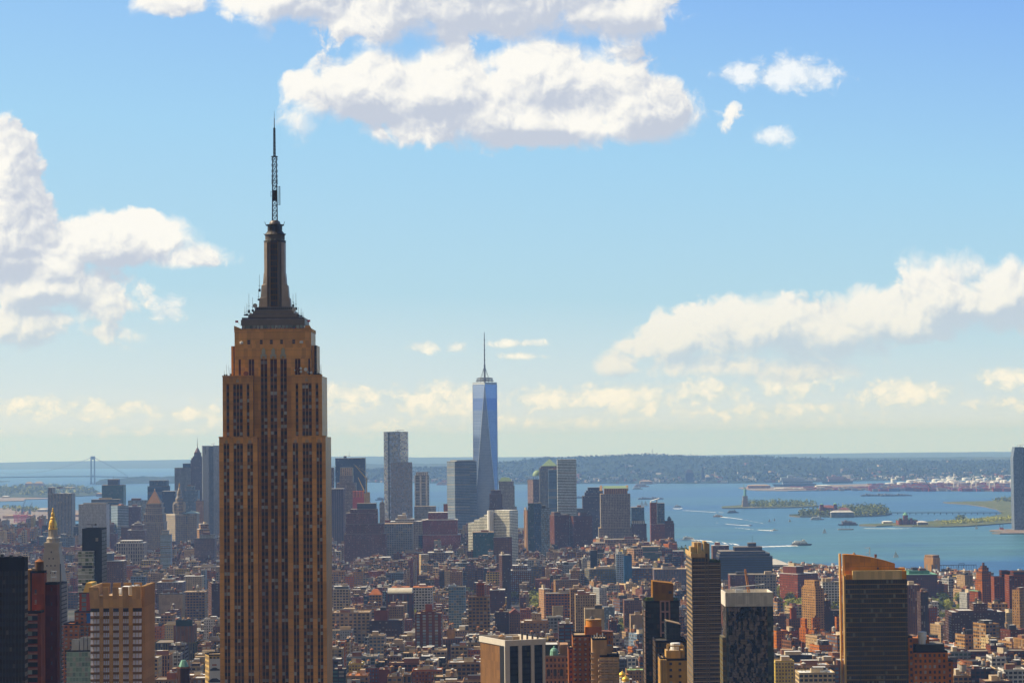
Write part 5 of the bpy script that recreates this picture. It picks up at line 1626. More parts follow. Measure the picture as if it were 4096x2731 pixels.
def grey_condo():
 s = Site('apartment_tower', 'tallest dark grey banded condominium on the right with a beige stepped rooftop', 2806, 2212, 1700, 'tower', (22, 62), 'the tall grey banded condominium')
 W = fac((.17, .115, .062), (2.3, 3.2, .90, .74), gl=(.016, .015, .011), sh=.03, blind=(.13, .09, .05))
 SD = fac((.27, .20, .13), (60, 3.2, 1., .55), gl=(.10, .085, .06), sh=0)
 BG = fac((.44, .32, .18), 'blank')
 xa, xm, xb = s.x(2767), s.x(2829), s.x(2882)
 zt, zr = s.z(2212), s.z(2250)
 def wall(b):
  for (p, q, mi, z) in (((xa, 0), (xm, 0), 0, zt), ((xm, 56), (xa, 56), 0, zt), ((xa, 56), (xa, 0), 1, zt), ((xm, 0), (xb, 0), 0, zr), ((xb, 0), (xb, 56), 0, zr), ((xb, 56), (xm, 56), 0, zr), ((xm, 0), (xm, 56), 0, zt)):
   L = math.hypot(q[0] - p[0], q[1] - p[1])
   b.face([(*p, -2), (*q, -2), (*q, z), (*p, z)], mi, [(0, -z), (L, -z), (L, 0), (0, 0)])
  b.face([(xa, 0, zt - .3), (xm, 0, zt - .3), (xm, 56, zt - .3), (xa, 56, zt - .3)], 2)
  b.face([(xm, 0, zr - .3), (xb, 0, zr - .3), (xb, 56, zr - .3), (xm, 56, zr - .3)], 2)
 s.add('wall', [W, SD, ROOFS['dkgreen']], wall)
 s.add('pier', plain('grey_pier', (.17, .125, .07), .8, .2), lambda b: [b.box(s.x(q), s.x(q + w), -.5, -.02, -2, zz) for q, w, zz in ((2766, 3, zt), (2820, 3.5, zt), (2830, 3.5, zt), (2879, 3, zr))])
 s.add('top_band', BG, lambda b: (b.box(xa - .3, s.x(2820), -.6, -.03, s.z(2228), zt, bottom=True), b.box(xa - .6, xa - .02, -.6, 56, s.z(2226), zt + .6)))
 s.add('floor_ledge', plain('grey_ledge', (.40, .30, .17), .8, .2), lambda b: [b.box(xa - .02, xb, -.3, -.025, zt - 5 - i * 3.2 - .75, zt - 5 - i * 3.2, bottom=True) for i in range(60) if zt - 5 - i * 3.2 > 10 and zt - 5 - i * 3.2 < zr])
 s.add('rooftop_block', [BG, ROOFS['tan']], lambda b: (b.box(s.x(2766), s.x(2788), 8, 26, zt - .3, s.z(2188), 0, 1), b.box(s.x(2781), s.x(2812), 10, 34, zt - .2, s.z(2172), 0, 1)))
 z0 = zt - .3
 s.add('rooftop_fin', BG, lambda b: b.prism([(s.x(2793), 6), (s.x(2820), 6), (s.x(2820), 9.8), (s.x(2793), 9.8)], z0, s.z(2172), top=[(s.x(2793), 6), (s.x(2794), 6), (s.x(2794), 9.8), (s.x(2793), 9.8)]))
 s.add('rooftop_shaft', BG, lambda b: (b.box(s.x(2818), s.x(2829), 4, 20, z0, s.z(2166)), b.box(s.x(2829.5), s.x(2841), 5, 20, zr, s.z(2175))))
 rng = random.Random(12)
 for i in range(5):
  s.add('roof_shrub', M_LEAF2, lambda b: blob(b, (s.x(2846 + i * 7), 4, zr + .9), 1.6, 40, rng, .8))
 for q in (2792, 2797, 2806):
  s.add('vent_pipe', M_GALV, lambda b: b.tube((s.x(q), 20, s.z(2172)), (s.x(q), 20, s.z(2163)), .2, n=4))

def mottled_tower():
 s = Site('hotel_tower', 'wide tower of rippled mirror glass under a tall plain white crown', 2996, 2368, 1500, 'tower', (22, 40), 'the white crowned mirror tower')
 m_, t, bs = new_mat('rippled_mirror_glass')
 uv = t.n('ShaderNodeUVMap', uv_map='metres').outputs[0]
 n0 = t.n('ShaderNodeTexNoise')
 t.put(n0.inputs['Vector'], uv)
 n0.inputs['Scale'].default_value = .35
 n0.inputs['Detail'].default_value = 4
 wv = t.v('ADD', t.v('MULTIPLY', uv, (1, .8, 1)), t.v('SCALE', n0.outputs['Color'], scale=3.6))
 vo = t.n('ShaderNodeTexVoronoi', feature='DISTANCE_TO_EDGE')
 t.put(vo.inputs['Vector'], wv)
 vo.inputs['Scale'].default_value = .62
 n2 = t.noise(wv, .9, 4, .65)
 n3 = t.noise(uv, .075, 3, .6)
 sp = t.n('ShaderNodeSeparateXYZ')
 t.put(sp.inputs[0], uv)
 pan = t.m('LESS_THAN', t.m('FRACT', t.m('DIVIDE', sp.outputs[1], 3.1)), .10)
 hgt = t.m('ADD', t.m('MULTIPLY', vo.outputs[0], 1.6), t.m('MULTIPLY', n2, 1.4))
 # light and dark patches painted in place of warped reflections of neighbouring buildings
 pt = t.v('FLOOR', t.v('MULTIPLY', wv, (.75, .42, 1)))
 wn = t.n('ShaderNodeTexWhiteNoise', noise_dimensions='2D')
 t.put(wn.inputs[0], pt)
 refl_tint = t.mix(t.step(wn.outputs[0], .35, .75), (.035, .03, .022), (.66, .48, .34))
 refl_tint = t.mix(t.step(n3, .52, .66), refl_tint, t.mix(wn.outputs[0], (.03, .035, .025), (.20, .21, .15)))
 t.put(bs.inputs['Base Color'], t.mix(t.m('MULTIPLY', pan, .6), refl_tint, (.06, .05, .04)))
 bs.inputs['Metallic'].default_value = .45
 bs.inputs['Roughness'].default_value = .10
 bp = t.n('ShaderNodeBump')
 bp.inputs['Strength'].default_value = 1.0
 bp.inputs['Distance'].default_value = 2.2
 t.put(bp.inputs['Height'], hgt)
 t.put(bs.inputs['Normal'], bp.outputs[0])
 xa, xb = s.x(2905), s.x(3090)
 zt, zc = s.z(2368), s.z(2424)
 s.add('mirror_wall', m_, lambda b: b.prism([(xa, .4), (xb, .4), (xb, 30), (xa, 30)], -2, zc))
 s.add('glass_bay', fac((.10, .10, .07), (2.4, 3.1, .8, .7), gl=(.04, .05, .035), sh=.25, blind=(.25, .27, .2)), lambda b: (b.box(s.x(3068), xb + .3, -.3, .38, -2, zc), b.box(xa - .3, s.x(2912), -.3, .38, -2, zc)))
 WC = fac((.62, .58, .52), (2.3, 60, .035, 1.), gl=(.4, .38, .34), sh=0)
 b = MB()
 P = [(xa - .7, -.6), (xb + .3, -.6), (xb + .3, 30.4), (xa - .7, 30.4)]
 parapet(b, P, zc, zt, .7)
 b.build('white_crown', WC, s.root)
 s.add('roof', ROOFS['silver'], lambda b: b.face([(*p, zt - 2.5) for p in ring(P, .7)]))
 s.add('side_wing', fac((.16, .12, .06), (1.8, 3.1, .8, .6), gl=(.05, .06, .03), sh=.3, blind=(.22, .2, .1)), lambda b: b.box(s.x(2889), xa - .32, 3, 24, -2, s.z(2548)))
 def crane(b):
  x, z0 = s.x(2999), zt - 2.5
  zt2 = s.z(2280)
  for cx in (-.7, .7):
   for cy in (-.7, .7):
    b.tube((x + cx + 1, 14 + cy, z0), (x + cx * .5 - 1.4, 14 + cy * .5, zt2), .2, n=4)
  n = 12
  for i in range(n):
   f0, f1 = i / n, (i + 1) / n
   b.tube((x - .7 + 1 - 2.1 * f0, 13.3, z0 + (zt2 - z0) * f0), (x + .7 + 1 - 2.4 * f1, 13.3, z0 + (zt2 - z0) * f1), .14, n=3)
   b.tube((x + .7 + 1 - 2.4 * f0, 13.3, z0 + (zt2 - z0) * f0), (x - .7 + 1 - 2.1 * f1, 13.3, z0 + (zt2 - z0) * f1), .14, n=3)
 cr = tag(MB_build_at(crane, 'tower_crane', plain('crane_orange', (.55, .24, .07), .6, .3), s.root.location), 'orange and white lattice crane boom standing on the white crowned mirror tower', 'crane')
 def boom(b):
  b.tube((s.x(2932), 12, s.z(2353)), (s.x(3066), 12, s.z(2340)), .3, n=4)
  b.tube((s.x(2932), 12, s.z(2356)), (s.x(2990), 12, s.z(2354)), .5, n=4)
  b.box(s.x(2928), s.x(2936), 11, 13, s.z(2360), s.z(2350), bottom=True)
  b.tube((s.x(2975), 12, zt - 2.5), (s.x(2975), 12, s.z(2349)), .4, n=4)
  b.box(s.x(2950), s.x(2980), 10, 14, zt - 2.5, s.z(2360), bottom=True)
 tag(MB_build_at(boom, 'window_cleaning_rig', M_GALV, s.root.location), 'grey long armed cleaning rig on the roof of the white crowned mirror tower', 'crane')

def MB_build_at(fn, name, mat, loc):
 b = MB()
 fn(b)
 o = b.build(name, mat)
 o.location = loc
 return o

def gold_top():
 s = Site('apartment_tower', 'black glass apartment tower with a gold slanted top and a cream roof band', 3500, 2215, 1500, 'tower', (26, 42), 'the gold topped black tower')
 GL = fac((.15, .10, .045), (1.45, 3.0, .84, .74), gl=(.022, .020, .010), sh=.06, blind=(.26, .27, .19))
 GD = fac((.56, .27, .045), 'blank')
 CR = fac((.66, .50, .28), 'blank')
 xa, xb = s.x(3379), s.x(3626)
 zg = s.z(2316)
 s.add('glass_wall', [GL, GD], lambda b: [b.face([(*p, -2), (*q, -2), (*q, zg), (*p, zg)], mi, [(0, -zg), (math.dist(p, q), -zg), (math.dist(p, q), 0), (0, 0)]) for p, q, mi in (((xa, 0), (xb, 0), 0), ((xb, 0), (xb, 13), 0), ((xb, 13), (xa, 13), 0), ((xa, 13), (xa, 0), 1))])
 # the gold wall: its top edge falls in a slow curve
 pts = []
 for i in range(13):
  f = i / 12
  pts.append((s.x(3379) + (s.x(3582) - s.x(3379)) * f, s.z(2216 + 38 * f ** 1.75)))
 b = MB()
 y0, y1 = 3.0, 12.0
 za = zg + .01
 for (p, zp), (q, zq) in zip(pts, pts[1:]):
  b.face([(p, y0, za), (q, y0, za), (q, y0, zq), (p, y0, zp)])
  b.face([(q, y1, za), (p, y1, za), (p, y1, zp), (q, y1, zq)])
  b.face([(p, y0, zp), (q, y0, zq), (q, y1, zq), (p, y1, zp)])
 b.face([(pts[0][0], y1, za), (pts[0][0], y0, za), (pts[0][0], y0, pts[0][1]), (pts[0][0], y1, pts[0][1])])
 b.face([(pts[-1][0], y0, za), (pts[-1][0], y1, za), (pts[-1][0], y1, pts[-1][1]), (pts[-1][0], y0, pts[-1][1])])
 top = b.build('gold_top', GD, s.root)
 s.add('panel_joint', plain('joint', (.22, .10, .02), .8, .2), lambda b: ([b.box(s.x(q) - .08, s.x(q) + .08, 2.93, 2.99, za + 8, s.z(2216 + 38 * ((q - 3379) / 203) ** 1.75) - .3) for q in (3406, 3459, 3512, 3553)], b.box(s.x(3381), s.x(3578), 2.93, 2.99, s.z(2266), s.z(2265))), top)
 s.add('vent_opening', M_STEEL, lambda b: b.box(s.x(3510), s.x(3517), 2.9, 2.97, s.z(2277), s.z(2269)), top)
 s.add('roof_deck', ROOFS['tan'], lambda b: b.face([(xa, 0, zg), (xb, 0, zg), (xb, 13, zg), (xa, 13, zg)]))
 s.add('cream_band', CR, lambda b: b.box(s.x(3409), s.x(3606), -.6, 2.89, zg - .05, s.z(2281), bottom=True))
 s.add('gold_wing', GD, lambda b: (b.box(s.x(3583), s.x(3625), 6, 12, zg + .01, s.z(2274)), b.box(s.x(3607), s.x(3625), .5, 5.9, zg + .01, s.z(2283)), b.box(s.x(3381), s.x(3408), .5, 2.9, zg + .01, s.z(2296))))
 s.add('sunlit_strip', plain('sunlit_edge', (.62, .40, .15), .7, .2), lambda b: (b.box(xa - .9, xa - .02, 4, 5.5, -2, s.z(2216)), b.box(xa - 2.2, xa - 1.1, 9, 13, -2, s.z(2215)), b.box(xa - 1.0, xa - .02, -.4, 2, -2, s.z(2300))))  # cream strips put sunlight on the left edge into the colour
 s.add('floor_ledge', plain('ledge_olive', (.46, .30, .13), .8, .2), lambda b: [b.box(xa, xb, -.28, -.02, zg - 3 - i * 3.0 - .3, zg - 3 - i * 3.0, bottom=True) for i in range(30)])
 s.add('side_ledge', plain('sunlit_edge', (0, 0, 0)), lambda b: [b.box(xa - .6, xa - .02, 2.2, 3.8, zg - i * 3.0 - .5, zg - i * 3.0, bottom=True) for i in range(30)])  # same cream, sunlight painted onto the side ledges
 s.add('pier', plain('pier_olive', (.06, .05, .03), .7, .3), lambda b: [b.box(s.x(q) - .22, s.x(q) + .22, -.4, -.29, -2, zg - .06) for q in (3434, 3532, 3620)])
 s.add('lattice_mast', M_GALV, lambda b: (b.tube((s.x(3487), 8, s.z(2225)), (s.x(3487), 8, s.z(2190)), .2, n=4), b.tube((s.x(3467), 8, s.z(2193)), (s.x(3488), 8, s.z(2191)), .15, n=4), b.tube((s.x(3471), 8, s.z(2213)), (s.x(3488), 8, s.z(2211)), .15, n=4)))
 s.add('chimney', M_BRICK, lambda b: b.box(s.x(3505), s.x(3513), 6, 8, s.z(2231), s.z(2218)))
 s.add('roof_cone', M_CONE, lambda b: b.lathe([(1.6, s.z(2221)), (.1, s.z(2209))], 10, s.x(3423), 8))

def orange_steps():
 s = Site('office_block', 'orange brick office tower with a black roof band stepping out to the right', 3723, 2545, 1500, 'building', (34, 36), 'the orange brick stepped tower')
 OB = fac((.46, .18, .04), (3.0, 3.5, .46, .55), sh=.25, gl='w', blind=(.5, .45, .36))
 SD = fac((.50, .20, .04), (3.3, 3.6, .48, .5), sh=.05)
 roofed(s, 'wall', s.x(3652), s.x(3790), 0, 30, -2, s.z(2602), OB, 'tan')
 roofed(s, 'side_wall', s.x(3634), s.x(3651.5), 1.2, 26, -2, s.z(2543), SD, 'rust')
 roofed(s, 'step_wall', s.x(3790), s.x(3812), 2, 24, -2, s.z(2640), OB, 'tan')
 s.add('black_band', [plain('band_black', (.02, .016, .014), .5, .4), ROOFS['gravel']], lambda b: b.box(s.x(3664), s.x(3780), 2.5, 24, s.z(2602) - .9, s.z(2577), 0, 1))
 s.add('roof_house', [fac((.42, .17, .045), 'blank'), ROOFS['rust']], lambda b: (b.box(s.x(3652.5), s.x(3690), 8, 22, s.z(2577) - .2, s.z(2556), 0, 1), b.box(s.x(3690.5), s.x(3728), 10, 20, s.z(2577) + .02, s.z(2548), 0, 1)))
 s.add('cooling_drum', M_WHITE, lambda b: (b.lathe([(2.2, s.z(2577)), (2.6, s.z(2545)), (2.2, s.z(2534)), (2.6, s.z(2528))], 14, s.x(3694), 6, smooth=True), b.lathe([(.5, s.z(2560)), (.5, s.z(2528))], 8, s.x(3710), 6)))

def gold_domes():
 for px, py, D, w in ((2490, 2682, 1600, 'left'), (2504, 2700, 1570, 'right')):
  s = Site('domed_turret', 'gold onion dome on a white drum, %s of a pair by the green lawn roof' % ('upper' if w == 'left' else 'lower'), px, py, D, 'turret', (5, 9), 'the gold onion domes')
  z0, z1 = s.z(py + 26), s.z(py)
  h = z1 - z0
  s.add('white_drum', M_WHITE, lambda b: (b.lathe([(2.6, -2), (2.6, z0 - .5)], 12, 0, 4), b.lathe([(2.9, z0 - .5), (2.9, z0)], 12, 0, 4)))
  s.add('gold_dome', plain('gilding', (0, 0, 0)), lambda b: b.lathe([(2.3, z0), (2.7, z0 + h * .2), (2.5, z0 + h * .42), (1.6, z0 + h * .66), (.5, z0 + h * .82), (.18, z0 + h * .9), (.05, z1 + 1)], 14, 0, 4, smooth=True))

for f in (bronze_block, brick_stack, dark_sliver, pale_pier_tower, green_glass, orange_complex, poster_house, green_cone, roof_sign, rimmed_tower, arch_house,
   tank_tower, tan_bays, slant_crown, bronze_pair, drum_tower, grey_condo, mottled_tower, gold_top, orange_steps, gold_domes):
 f()

# ------------------------------------------------------------------ downtown towers with shapes of their own
def deco_spire():
 s = Site('office_tower', 'slender brown deco tower narrowing in steps to a needle spire', 787, 1832, 6700, 'tower', (24, 40))
 W = fac('purple', (3., 3.6, .4, .6))
 Y = 16.0
 for x0, x1, yt in ((762, 808, 1840), (765, 806, 1831), (770, 803, 1824), (775, 801, 1809)):
  za = -2 if yt == 1840 else zprev
  h = (s.x(x1) - s.x(x0)) / 2
  c = (s.x(x1) + s.x(x0)) / 2
  s.add('wall' if za < 0 else 'setback_wall', [W, ROOFS['gravel']], lambda b: b.box(c - h, c + h, Y - h, Y + h, za, s.z(yt), 0, 1))
  zprev = s.z(yt)
 s.add('crown', plain('brown_stone', (.20, .13, .12), .9, .2), lambda b: b.lathe([(8, zprev), (7.5, s.z(1806)), (5.2, s.z(1799)), (3.4, s.z(1794)), (1.4, s.z(1790))], 8, s.x(787), Y))
 s.add('needle', M_STEEL, lambda b: b.tube((s.x(787), Y, s.z(1791)), (s.x(787), Y, s.z(1749)), 1.0, .25, 6))

def silver_tower():
 s = Site('apartment_tower', 'tall rippled silver apartment tower just left of the great tower', 842, 1781, 5700, 'tower', (28, 40))
 W = fac((.36, .38, .42), (2.6, 3.1, .45, .55), gl='b', sh=.1)
 W2 = fac((.20, .22, .26), (2.6, 3.1, .5, .6), gl='b')
 zt = s.z(1782)
 s.add('wall', W, lambda b: b.box(s.x(808), s.x(836), 0, 30, -2, zt))
 s.add('recess_wall', W2, lambda b: b.box(s.x(836), s.x(853), 3, 30, -2, zt - .5))
 s.add('wall', W, lambda b: b.box(s.x(853), s.x(878), .5, 30, -2, zt + .3))
 s.add('lower_wing', W, lambda b: (b.box(s.x(804), s.x(816), -3, -.02, -2, s.z(1998)), b.box(s.x(862), s.x(880), -3, -.02, -2, s.z(1990))))
 s.add('rippled_bay', plain('rippled_steel', (.40, .43, .47), .35, .5, .3), lambda b: [b.prism([(s.x(q) - 1.6, -.02), (s.x(q) - .4, -.9), (s.x(q) + .4, -.9), (s.x(q) + 1.6, -.02)], s.z(2150) if q < 840 else s.z(2120), zt - 2 - (i % 3) * 9) for i, q in enumerate((811, 817, 823, 829))])
 s.add('roof_crane', M_GALV, lambda b: (b.tube((s.x(853), 10, zt), (s.x(853), 10, zt + 4), .6, n=4), b.tube((s.x(842), 10, zt + 4), (s.x(858), 10, zt + 6), .5, n=4)))

def pyramid_court():
 s = Site('court_building', 'stone courthouse tower with a gold brown pyramid roof', 612, 2012, 5100, 'tower', (36, 60))
 W = fac((.34, .28, .22), (4.2, 4.0, .42, .55), gl='b')
 Y = 24.0
 tiers = ((572, 655, 2088, 0), (574, 651, 2055, 1.5), (580, 646, 2030, 3.5), (583, 643, 2013, 5))
 za = -2
 for x0, x1, yt, ins in tiers:
  zt = s.z(yt)
  h = (s.x(x1) - s.x(x0)) / 2
  c = (s.x(x1) + s.x(x0)) / 2
  s.add('wall' if za < 0 else 'setback_wall', [W, ROOFS['tan']], lambda b: b.box(c - h, c + h, Y - h, Y + h, za, zt, 0, 1))
  s.add('cornice', plain('court_stone', (.44, .35, .25), .9, .2), lambda b: b.box(c - h - .8, c + h + .8, Y - h - .8, Y + h + .8, zt - 2, zt + .4, bottom=True))
  za = zt
 r = (s.x(641) - s.x(585)) / 2
 c = s.x(612.5)
 P = [(c - r, Y - r), (c + r, Y - r), (c + r, Y + r), (c - r, Y + r)]
 s.add('pyramid_roof', plain('gold_brown_tile', (.30, .15, .045), .6, .4, .2), lambda b: b.prism(P, za, s.z(1962), top=ring(P, r - .8)))
 s.add('lantern', plain('court_stone', (0, 0, 0)), lambda b: b.lathe([(1.6, s.z(1962)), (1.2, s.z(1957)), (.1, s.z(1953))], 8, c, Y))

def domed_civic():
 s = Site('civic_building', 'broad stone civic block with tiered central tower topped by a gilded statue', 712, 2058, 5300, 'building', (60, 80))
 ST = fac((.42, .35, .26), (4.0, 4.4, .45, .62), gl='b')
 P1 = plan(665, 747, 2060, 5300, 40, 26, 701)
 P1 = [(x - s.X, y - s.D) for x, y in P1]
 z1 = s.z(2058)
 s.add('wing', [ST, ROOFS['gravel']], lambda b: b.prism(P1, -2, z1, 0, 1))
 s.add('wing', [ST, ROOFS['gravel']], lambda b: b.box(s.x(747.5), s.x(787), 6, 44, -2, s.z(2055), 0, 1))
 s.add('cornice', plain('civic_stone', (.46, .39, .30), .9, .2), lambda b: b.prism(ring(P1, -.9), z1 - 2.5, z1 + .5, bottom=True))
 Y = 22.0
 c = s.x(712)
 k = 1 / 2.613 / (9400 / 5322)
 z = lambda zy: at(712, 1740 + zy / 2.613, 5322).z - s.base
 TW = fac((.40, .34, .27), (3.2, 7, .5, .6), gl='b')
 s.add('tower_stage', TW, lambda b: b.lathe([(62 * k, z1), (62 * k, z(760)), (58 * k, z(750)), (54 * k, z(700))], 8, c, Y))
 for q in (-1, 1):
  for w in (-1, 1):
   s.add('corner_turret', plain('civic_stone', (0, 0, 0)), lambda b: b.lathe([(11 * k, z(800)), (11 * k, z(725)), (3 * k, z(700)), (.2, z(690))], 8, c + q * 52 * k, Y + w * 40 * k))
 s.add('tower_stage', TW, lambda b: b.lathe([(40 * k, z(702)), (40 * k, z(660)), (34 * k, z(648)), (26 * k, z(640)), (26 * k, z(600)), (22 * k, z(585))], 12, c, Y))
 s.add('tower_stage', plain('civic_stone', (0, 0, 0)), lambda b: b.lathe([(17 * k, z(585)), (15 * k, z(565)), (9 * k, z(555)), (7 * k, z(540))], 10, c, Y))
 s.add('gilded_statue', plain('gilding', (0, 0, 0)), lambda b: b.lathe([(5 * k, z(540)), (7 * k, z(528)), (5 * k, z(515)), (2.5 * k, z(510)), (3 * k, z(505)), (.3 * k, z(500))], 8, c, Y))
 for px, zb, zt in ((721, 828, 806), (760, 816, 794)):
  x = s.x(px)
  r = 17.5
  s.add('copper_turret', plain('pale_verdigris', (.48, .58, .50), .6, .3), lambda b: (b.lathe([(r * 1.414, z(zb)), (r * .5, z(zt + 4)), (1.5, z(zt)), (.2, z(zt - 14))], 4, x, 26, a0=math.pi / 4)))

def two_part_glass():
 s = Site('office_tower', 'tall pale glass tower with open floors near its top and a lower dark shoulder', 1580, 1726, 5900, 'tower', (34, 50))
 def zz(y):
  return at(1580, 1640 + y / 2.614, s.D).z - s.base
 X = lambda q: s.x(1300 + q / 2.614, 1850)
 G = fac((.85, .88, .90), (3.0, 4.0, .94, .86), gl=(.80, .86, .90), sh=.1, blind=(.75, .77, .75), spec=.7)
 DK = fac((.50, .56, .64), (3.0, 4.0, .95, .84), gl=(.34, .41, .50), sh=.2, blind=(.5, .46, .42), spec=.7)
 zt = zz(225)
 s.add('glass_shaft', [G, ROOFS['silver']], lambda b: (b.box(X(615), X(672), 4, 40, -2, zt, 0, 1), b.box(X(785), X(866), 4, 40, -2, zt, 0, 1)))
 s.add('dark_glass_front', DK, lambda b: b.box(X(672.2), X(784.8), 2, 40, -2, zt + .5))
 s.add('edge_strip', plain('navy_edge', (.035, .07, .12), .3, .5), lambda b: b.box(X(660), X(674), 1.2, 3.9, -2, zt - 1))
 rng = random.Random(31)
 s.add('bright_sky_floor', plain('bright_sky_pale', (.62, .60, .54), .5, .3), lambda b: [b.box(X(680) + rng.uniform(0, 22), X(775) - rng.uniform(0, 22), 1.85, 1.98, zz(y) , zz(y) + rng.uniform(2, 5)) for y in (272, 288, 322, 332, 345, 356, 372, 408, 425, 438)])  # pale strips paint bright sky seen through the floors and mirrored in glass
 s.add('lower_block', [fac((.32, .31, .34), (3.0, 4.0, .95, .8), gl=(.22, .23, .27), sh=.35, blind=(.42, .33, .30), spec=.7), ROOFS['tar']], lambda b: b.box(X(692), X(913), -14, 1.0, -2, zz(545), 0, 1))
 s.add('roof_crane', M_GALV, lambda b: (b.tube((X(735), 20, zt + 3.5), (X(826), 20, zt + 4), .7, n=4), b.tube((X(760), 20, zt), (X(760), 20, zt + 4), .9, n=4)))

def roofs_of_the_financial_towers():
 def pyr(px0, px1, yb, yt, D, dep_c, kind, parent, flat=0.0):
  base = parent.location
  x0, x1 = slope(px0, yb) * D - base.x, slope(px1, yb) * D - base.x
  y0 = D - base.y + dep_c
  zb, zt = at(px0, yb, D).z - base.z, at((px0 + px1) / 2, yt, D).z - base.z
  w = x1 - x0
  P = [(x0, y0), (x1, y0), (x1, y0 + w), (x0, y0 + w)]
  GR = plain('bright_verdigris', (.24, .44, .20), .6, .3)
  if kind == 'pyramid':
   part('pyramid_roof', GR, parent, lambda b: b.prism(P, zb, zt, top=ring(P, w / 2 - w * max(.02, flat) / 2)))
  elif kind == 'dome':
   part('dome', GR, parent, lambda b: b.lathe([(w / 2 * math.cos(a), zb + (zt - zb) * math.sin(a)) for a in [i * math.pi / 16 for i in range(8)]] + [(.5, zt)], 18, (x0 + x1) / 2, y0 + w / 2, smooth=True))
 for o in list(C.objects):
  lb = o.get('label', '')
  if lb.startswith('grey tan tower with a flat topped green'):
   pyr(1996, 2047, 1925, 1909, 6206, 0, 'pyramid', o, .62)
  if lb.startswith('stone tower with a green dome'):
   pyr(2130, 2170, 1903, 1880, 6420, 0, 'dome', o)
  if lb.startswith('grey stone tower under a green pyramid'):
   pyr(2167, 2230, 1864, 1835, 6305, 0, 'pyramid', o)
  if lb.startswith('broad tan tower with a green gabled'):
   base = o.location
   D = 5308
   X = lambda q: slope(q, 1950) * D - base.x
   Z = lambda y: at(2460, y, D).z - base.z
   yb = D - base.y
   part('gabled_roof', plain('bright_verdigris', (0, 0, 0)), o, lambda b: b.prism([(X(2412), yb), (X(2511), yb), (X(2511), yb + 30), (X(2412), yb + 30)], Z(1953), Z(1943), top=[(X(2414), yb + 11), (X(2509), yb + 11), (X(2509), yb + 19), (X(2414), yb + 19)]))
   part('gable_end', plain('gable_orange', (.50, .30, .12), .8, .2), o, lambda b: [b.prism([(X(q) - 2, yb - .6), (X(q) + 3, yb - .6), (X(q) + 3, yb + 30.6), (X(q) - 2, yb + 30.6)], Z(1962), Z(1941), top=[(X(q) - 2, yb + 8), (X(q) + 3, yb + 8), (X(q) + 3, yb + 22), (X(q) - 2, yb + 22)]) for q in (2404, 2508)])
  if lb.startswith('tall brick tower with a glass upper'):
   base = o.location
   D = 5200
   X = lambda q: slope(q, 2000) * D - base.x
   Z = lambda y: at(2630, y, D).z - base.z
   yb = D - base.y
   part('slanted_frame', M_WHITE, o, lambda b: (b.prism([(X(2603), yb + 1), (X(2606), yb + 1), (X(2606), yb + 20), (X(2603), yb + 20)], Z(2011), Z(2004)), b.prism([(X(2627), yb + 1), (X(2630), yb + 1), (X(2630), yb + 20), (X(2627), yb + 20)], Z(2011), Z(1996)), b.face([(X(2602), yb, Z(2003)), (X(2638), yb, Z(1992)), (X(2638), yb + 22, Z(1992)), (X(2602), yb + 22, Z(2003))]), b.face([(X(2602), yb + 22, Z(2003.6)), (X(2638), yb + 22, Z(1992.6)), (X(2638), yb, Z(1992.6)), (X(2602), yb, Z(2003.6))])))
  if lb.startswith('brick tower with a round tank'):
   base = o.location
   part('round_tank', M_STEEL, o, lambda b: b.lathe([(4.2, at(2674, 2084, 5200).z - base.z), (4.2, at(2674, 2074, 5200).z - base.z), (2.4, at(2674, 2068, 5200).z - base.z), (.8, at(2674, 2064, 5200).z - base.z)], 12, 0, 0, smooth=True))
  if lb.startswith('dark red hall under a pale barrel'):
   base = o.location
   D = 3000
   x0, x1 = slope(1550, 2360) * D - base.x, slope(1648, 2360) * D - base.x
   z0, z1 = at(1600, 2373, D).z - base.z, at(1600, 2353, D).z - base.z
   def vault(b):
    b.sm = True
    n = 12
    yb = D - base.y + 1
    for i in range(n):
     a0, a1 = math.pi * i / n, math.pi * (i + 1) / n
     p = lambda a, x: (x, yb + 15 - 15 * math.cos(a), z0 + (z1 - z0) * math.sin(a))
     b.face([p(a0, x0), p(a0, x1), p(a1, x1), p(a1, x0)])
    b.sm = False
    for x in (x0, x1):
     b.face([(x, yb + 15 - 15 * math.cos(math.pi * i / n), z0 + (z1 - z0) * math.sin(math.pi * i / n)) for i in range(n + 1)][::(1 if x == x1 else -1)])
   part('barrel_roof', plain('barrel_pale', (.55, .50, .40), .6, .3), o, vault)
  if lb.startswith('yellow stone tower under a hipped'):
   base = o.location
   D = 2700
   x0, x1 = slope(1474, 2370) * D - base.x, slope(1529, 2370) * D - base.x
   z0, z1 = at(1500, 2378, D).z - base.z, at(1500, 2356, D).z - base.z
   y0 = D - base.y - 1
   w = x1 - x0
   P = [(x0, y0), (x1, y0), (x1, y0 + w), (x0, y0 + w)]
   part('hipped_roof', plain('orange_tile', (.46, .15, .05), .8, .2), o, lambda b: b.prism(P, z0 + .2, z1, top=ring(P, w * .33)))
  if lb.startswith('brown church like house'):
   base = o.location
   D = 2400
   x0, x1 = slope(2036, 2450) * D - base.x, slope(2081, 2450) * D - base.x
   z0, z1 = at(2058, 2452, D).z - base.z, at(2058, 2436, D).z - base.z
   y0 = D - base.y - .3
   part('gable_roof', ROOFS['red'], o, lambda b: b.prism([(x0, y0), (x1, y0), (x1, y0 + 20), (x0, y0 + 20)], z0 + .02, z1, top=[((x0 + x1) / 2 - .3, y0), ((x0 + x1) / 2 + .3, y0), ((x0 + x1) / 2 + .3, y0 + 20), ((x0 + x1) / 2 - .3, y0 + 20)]))

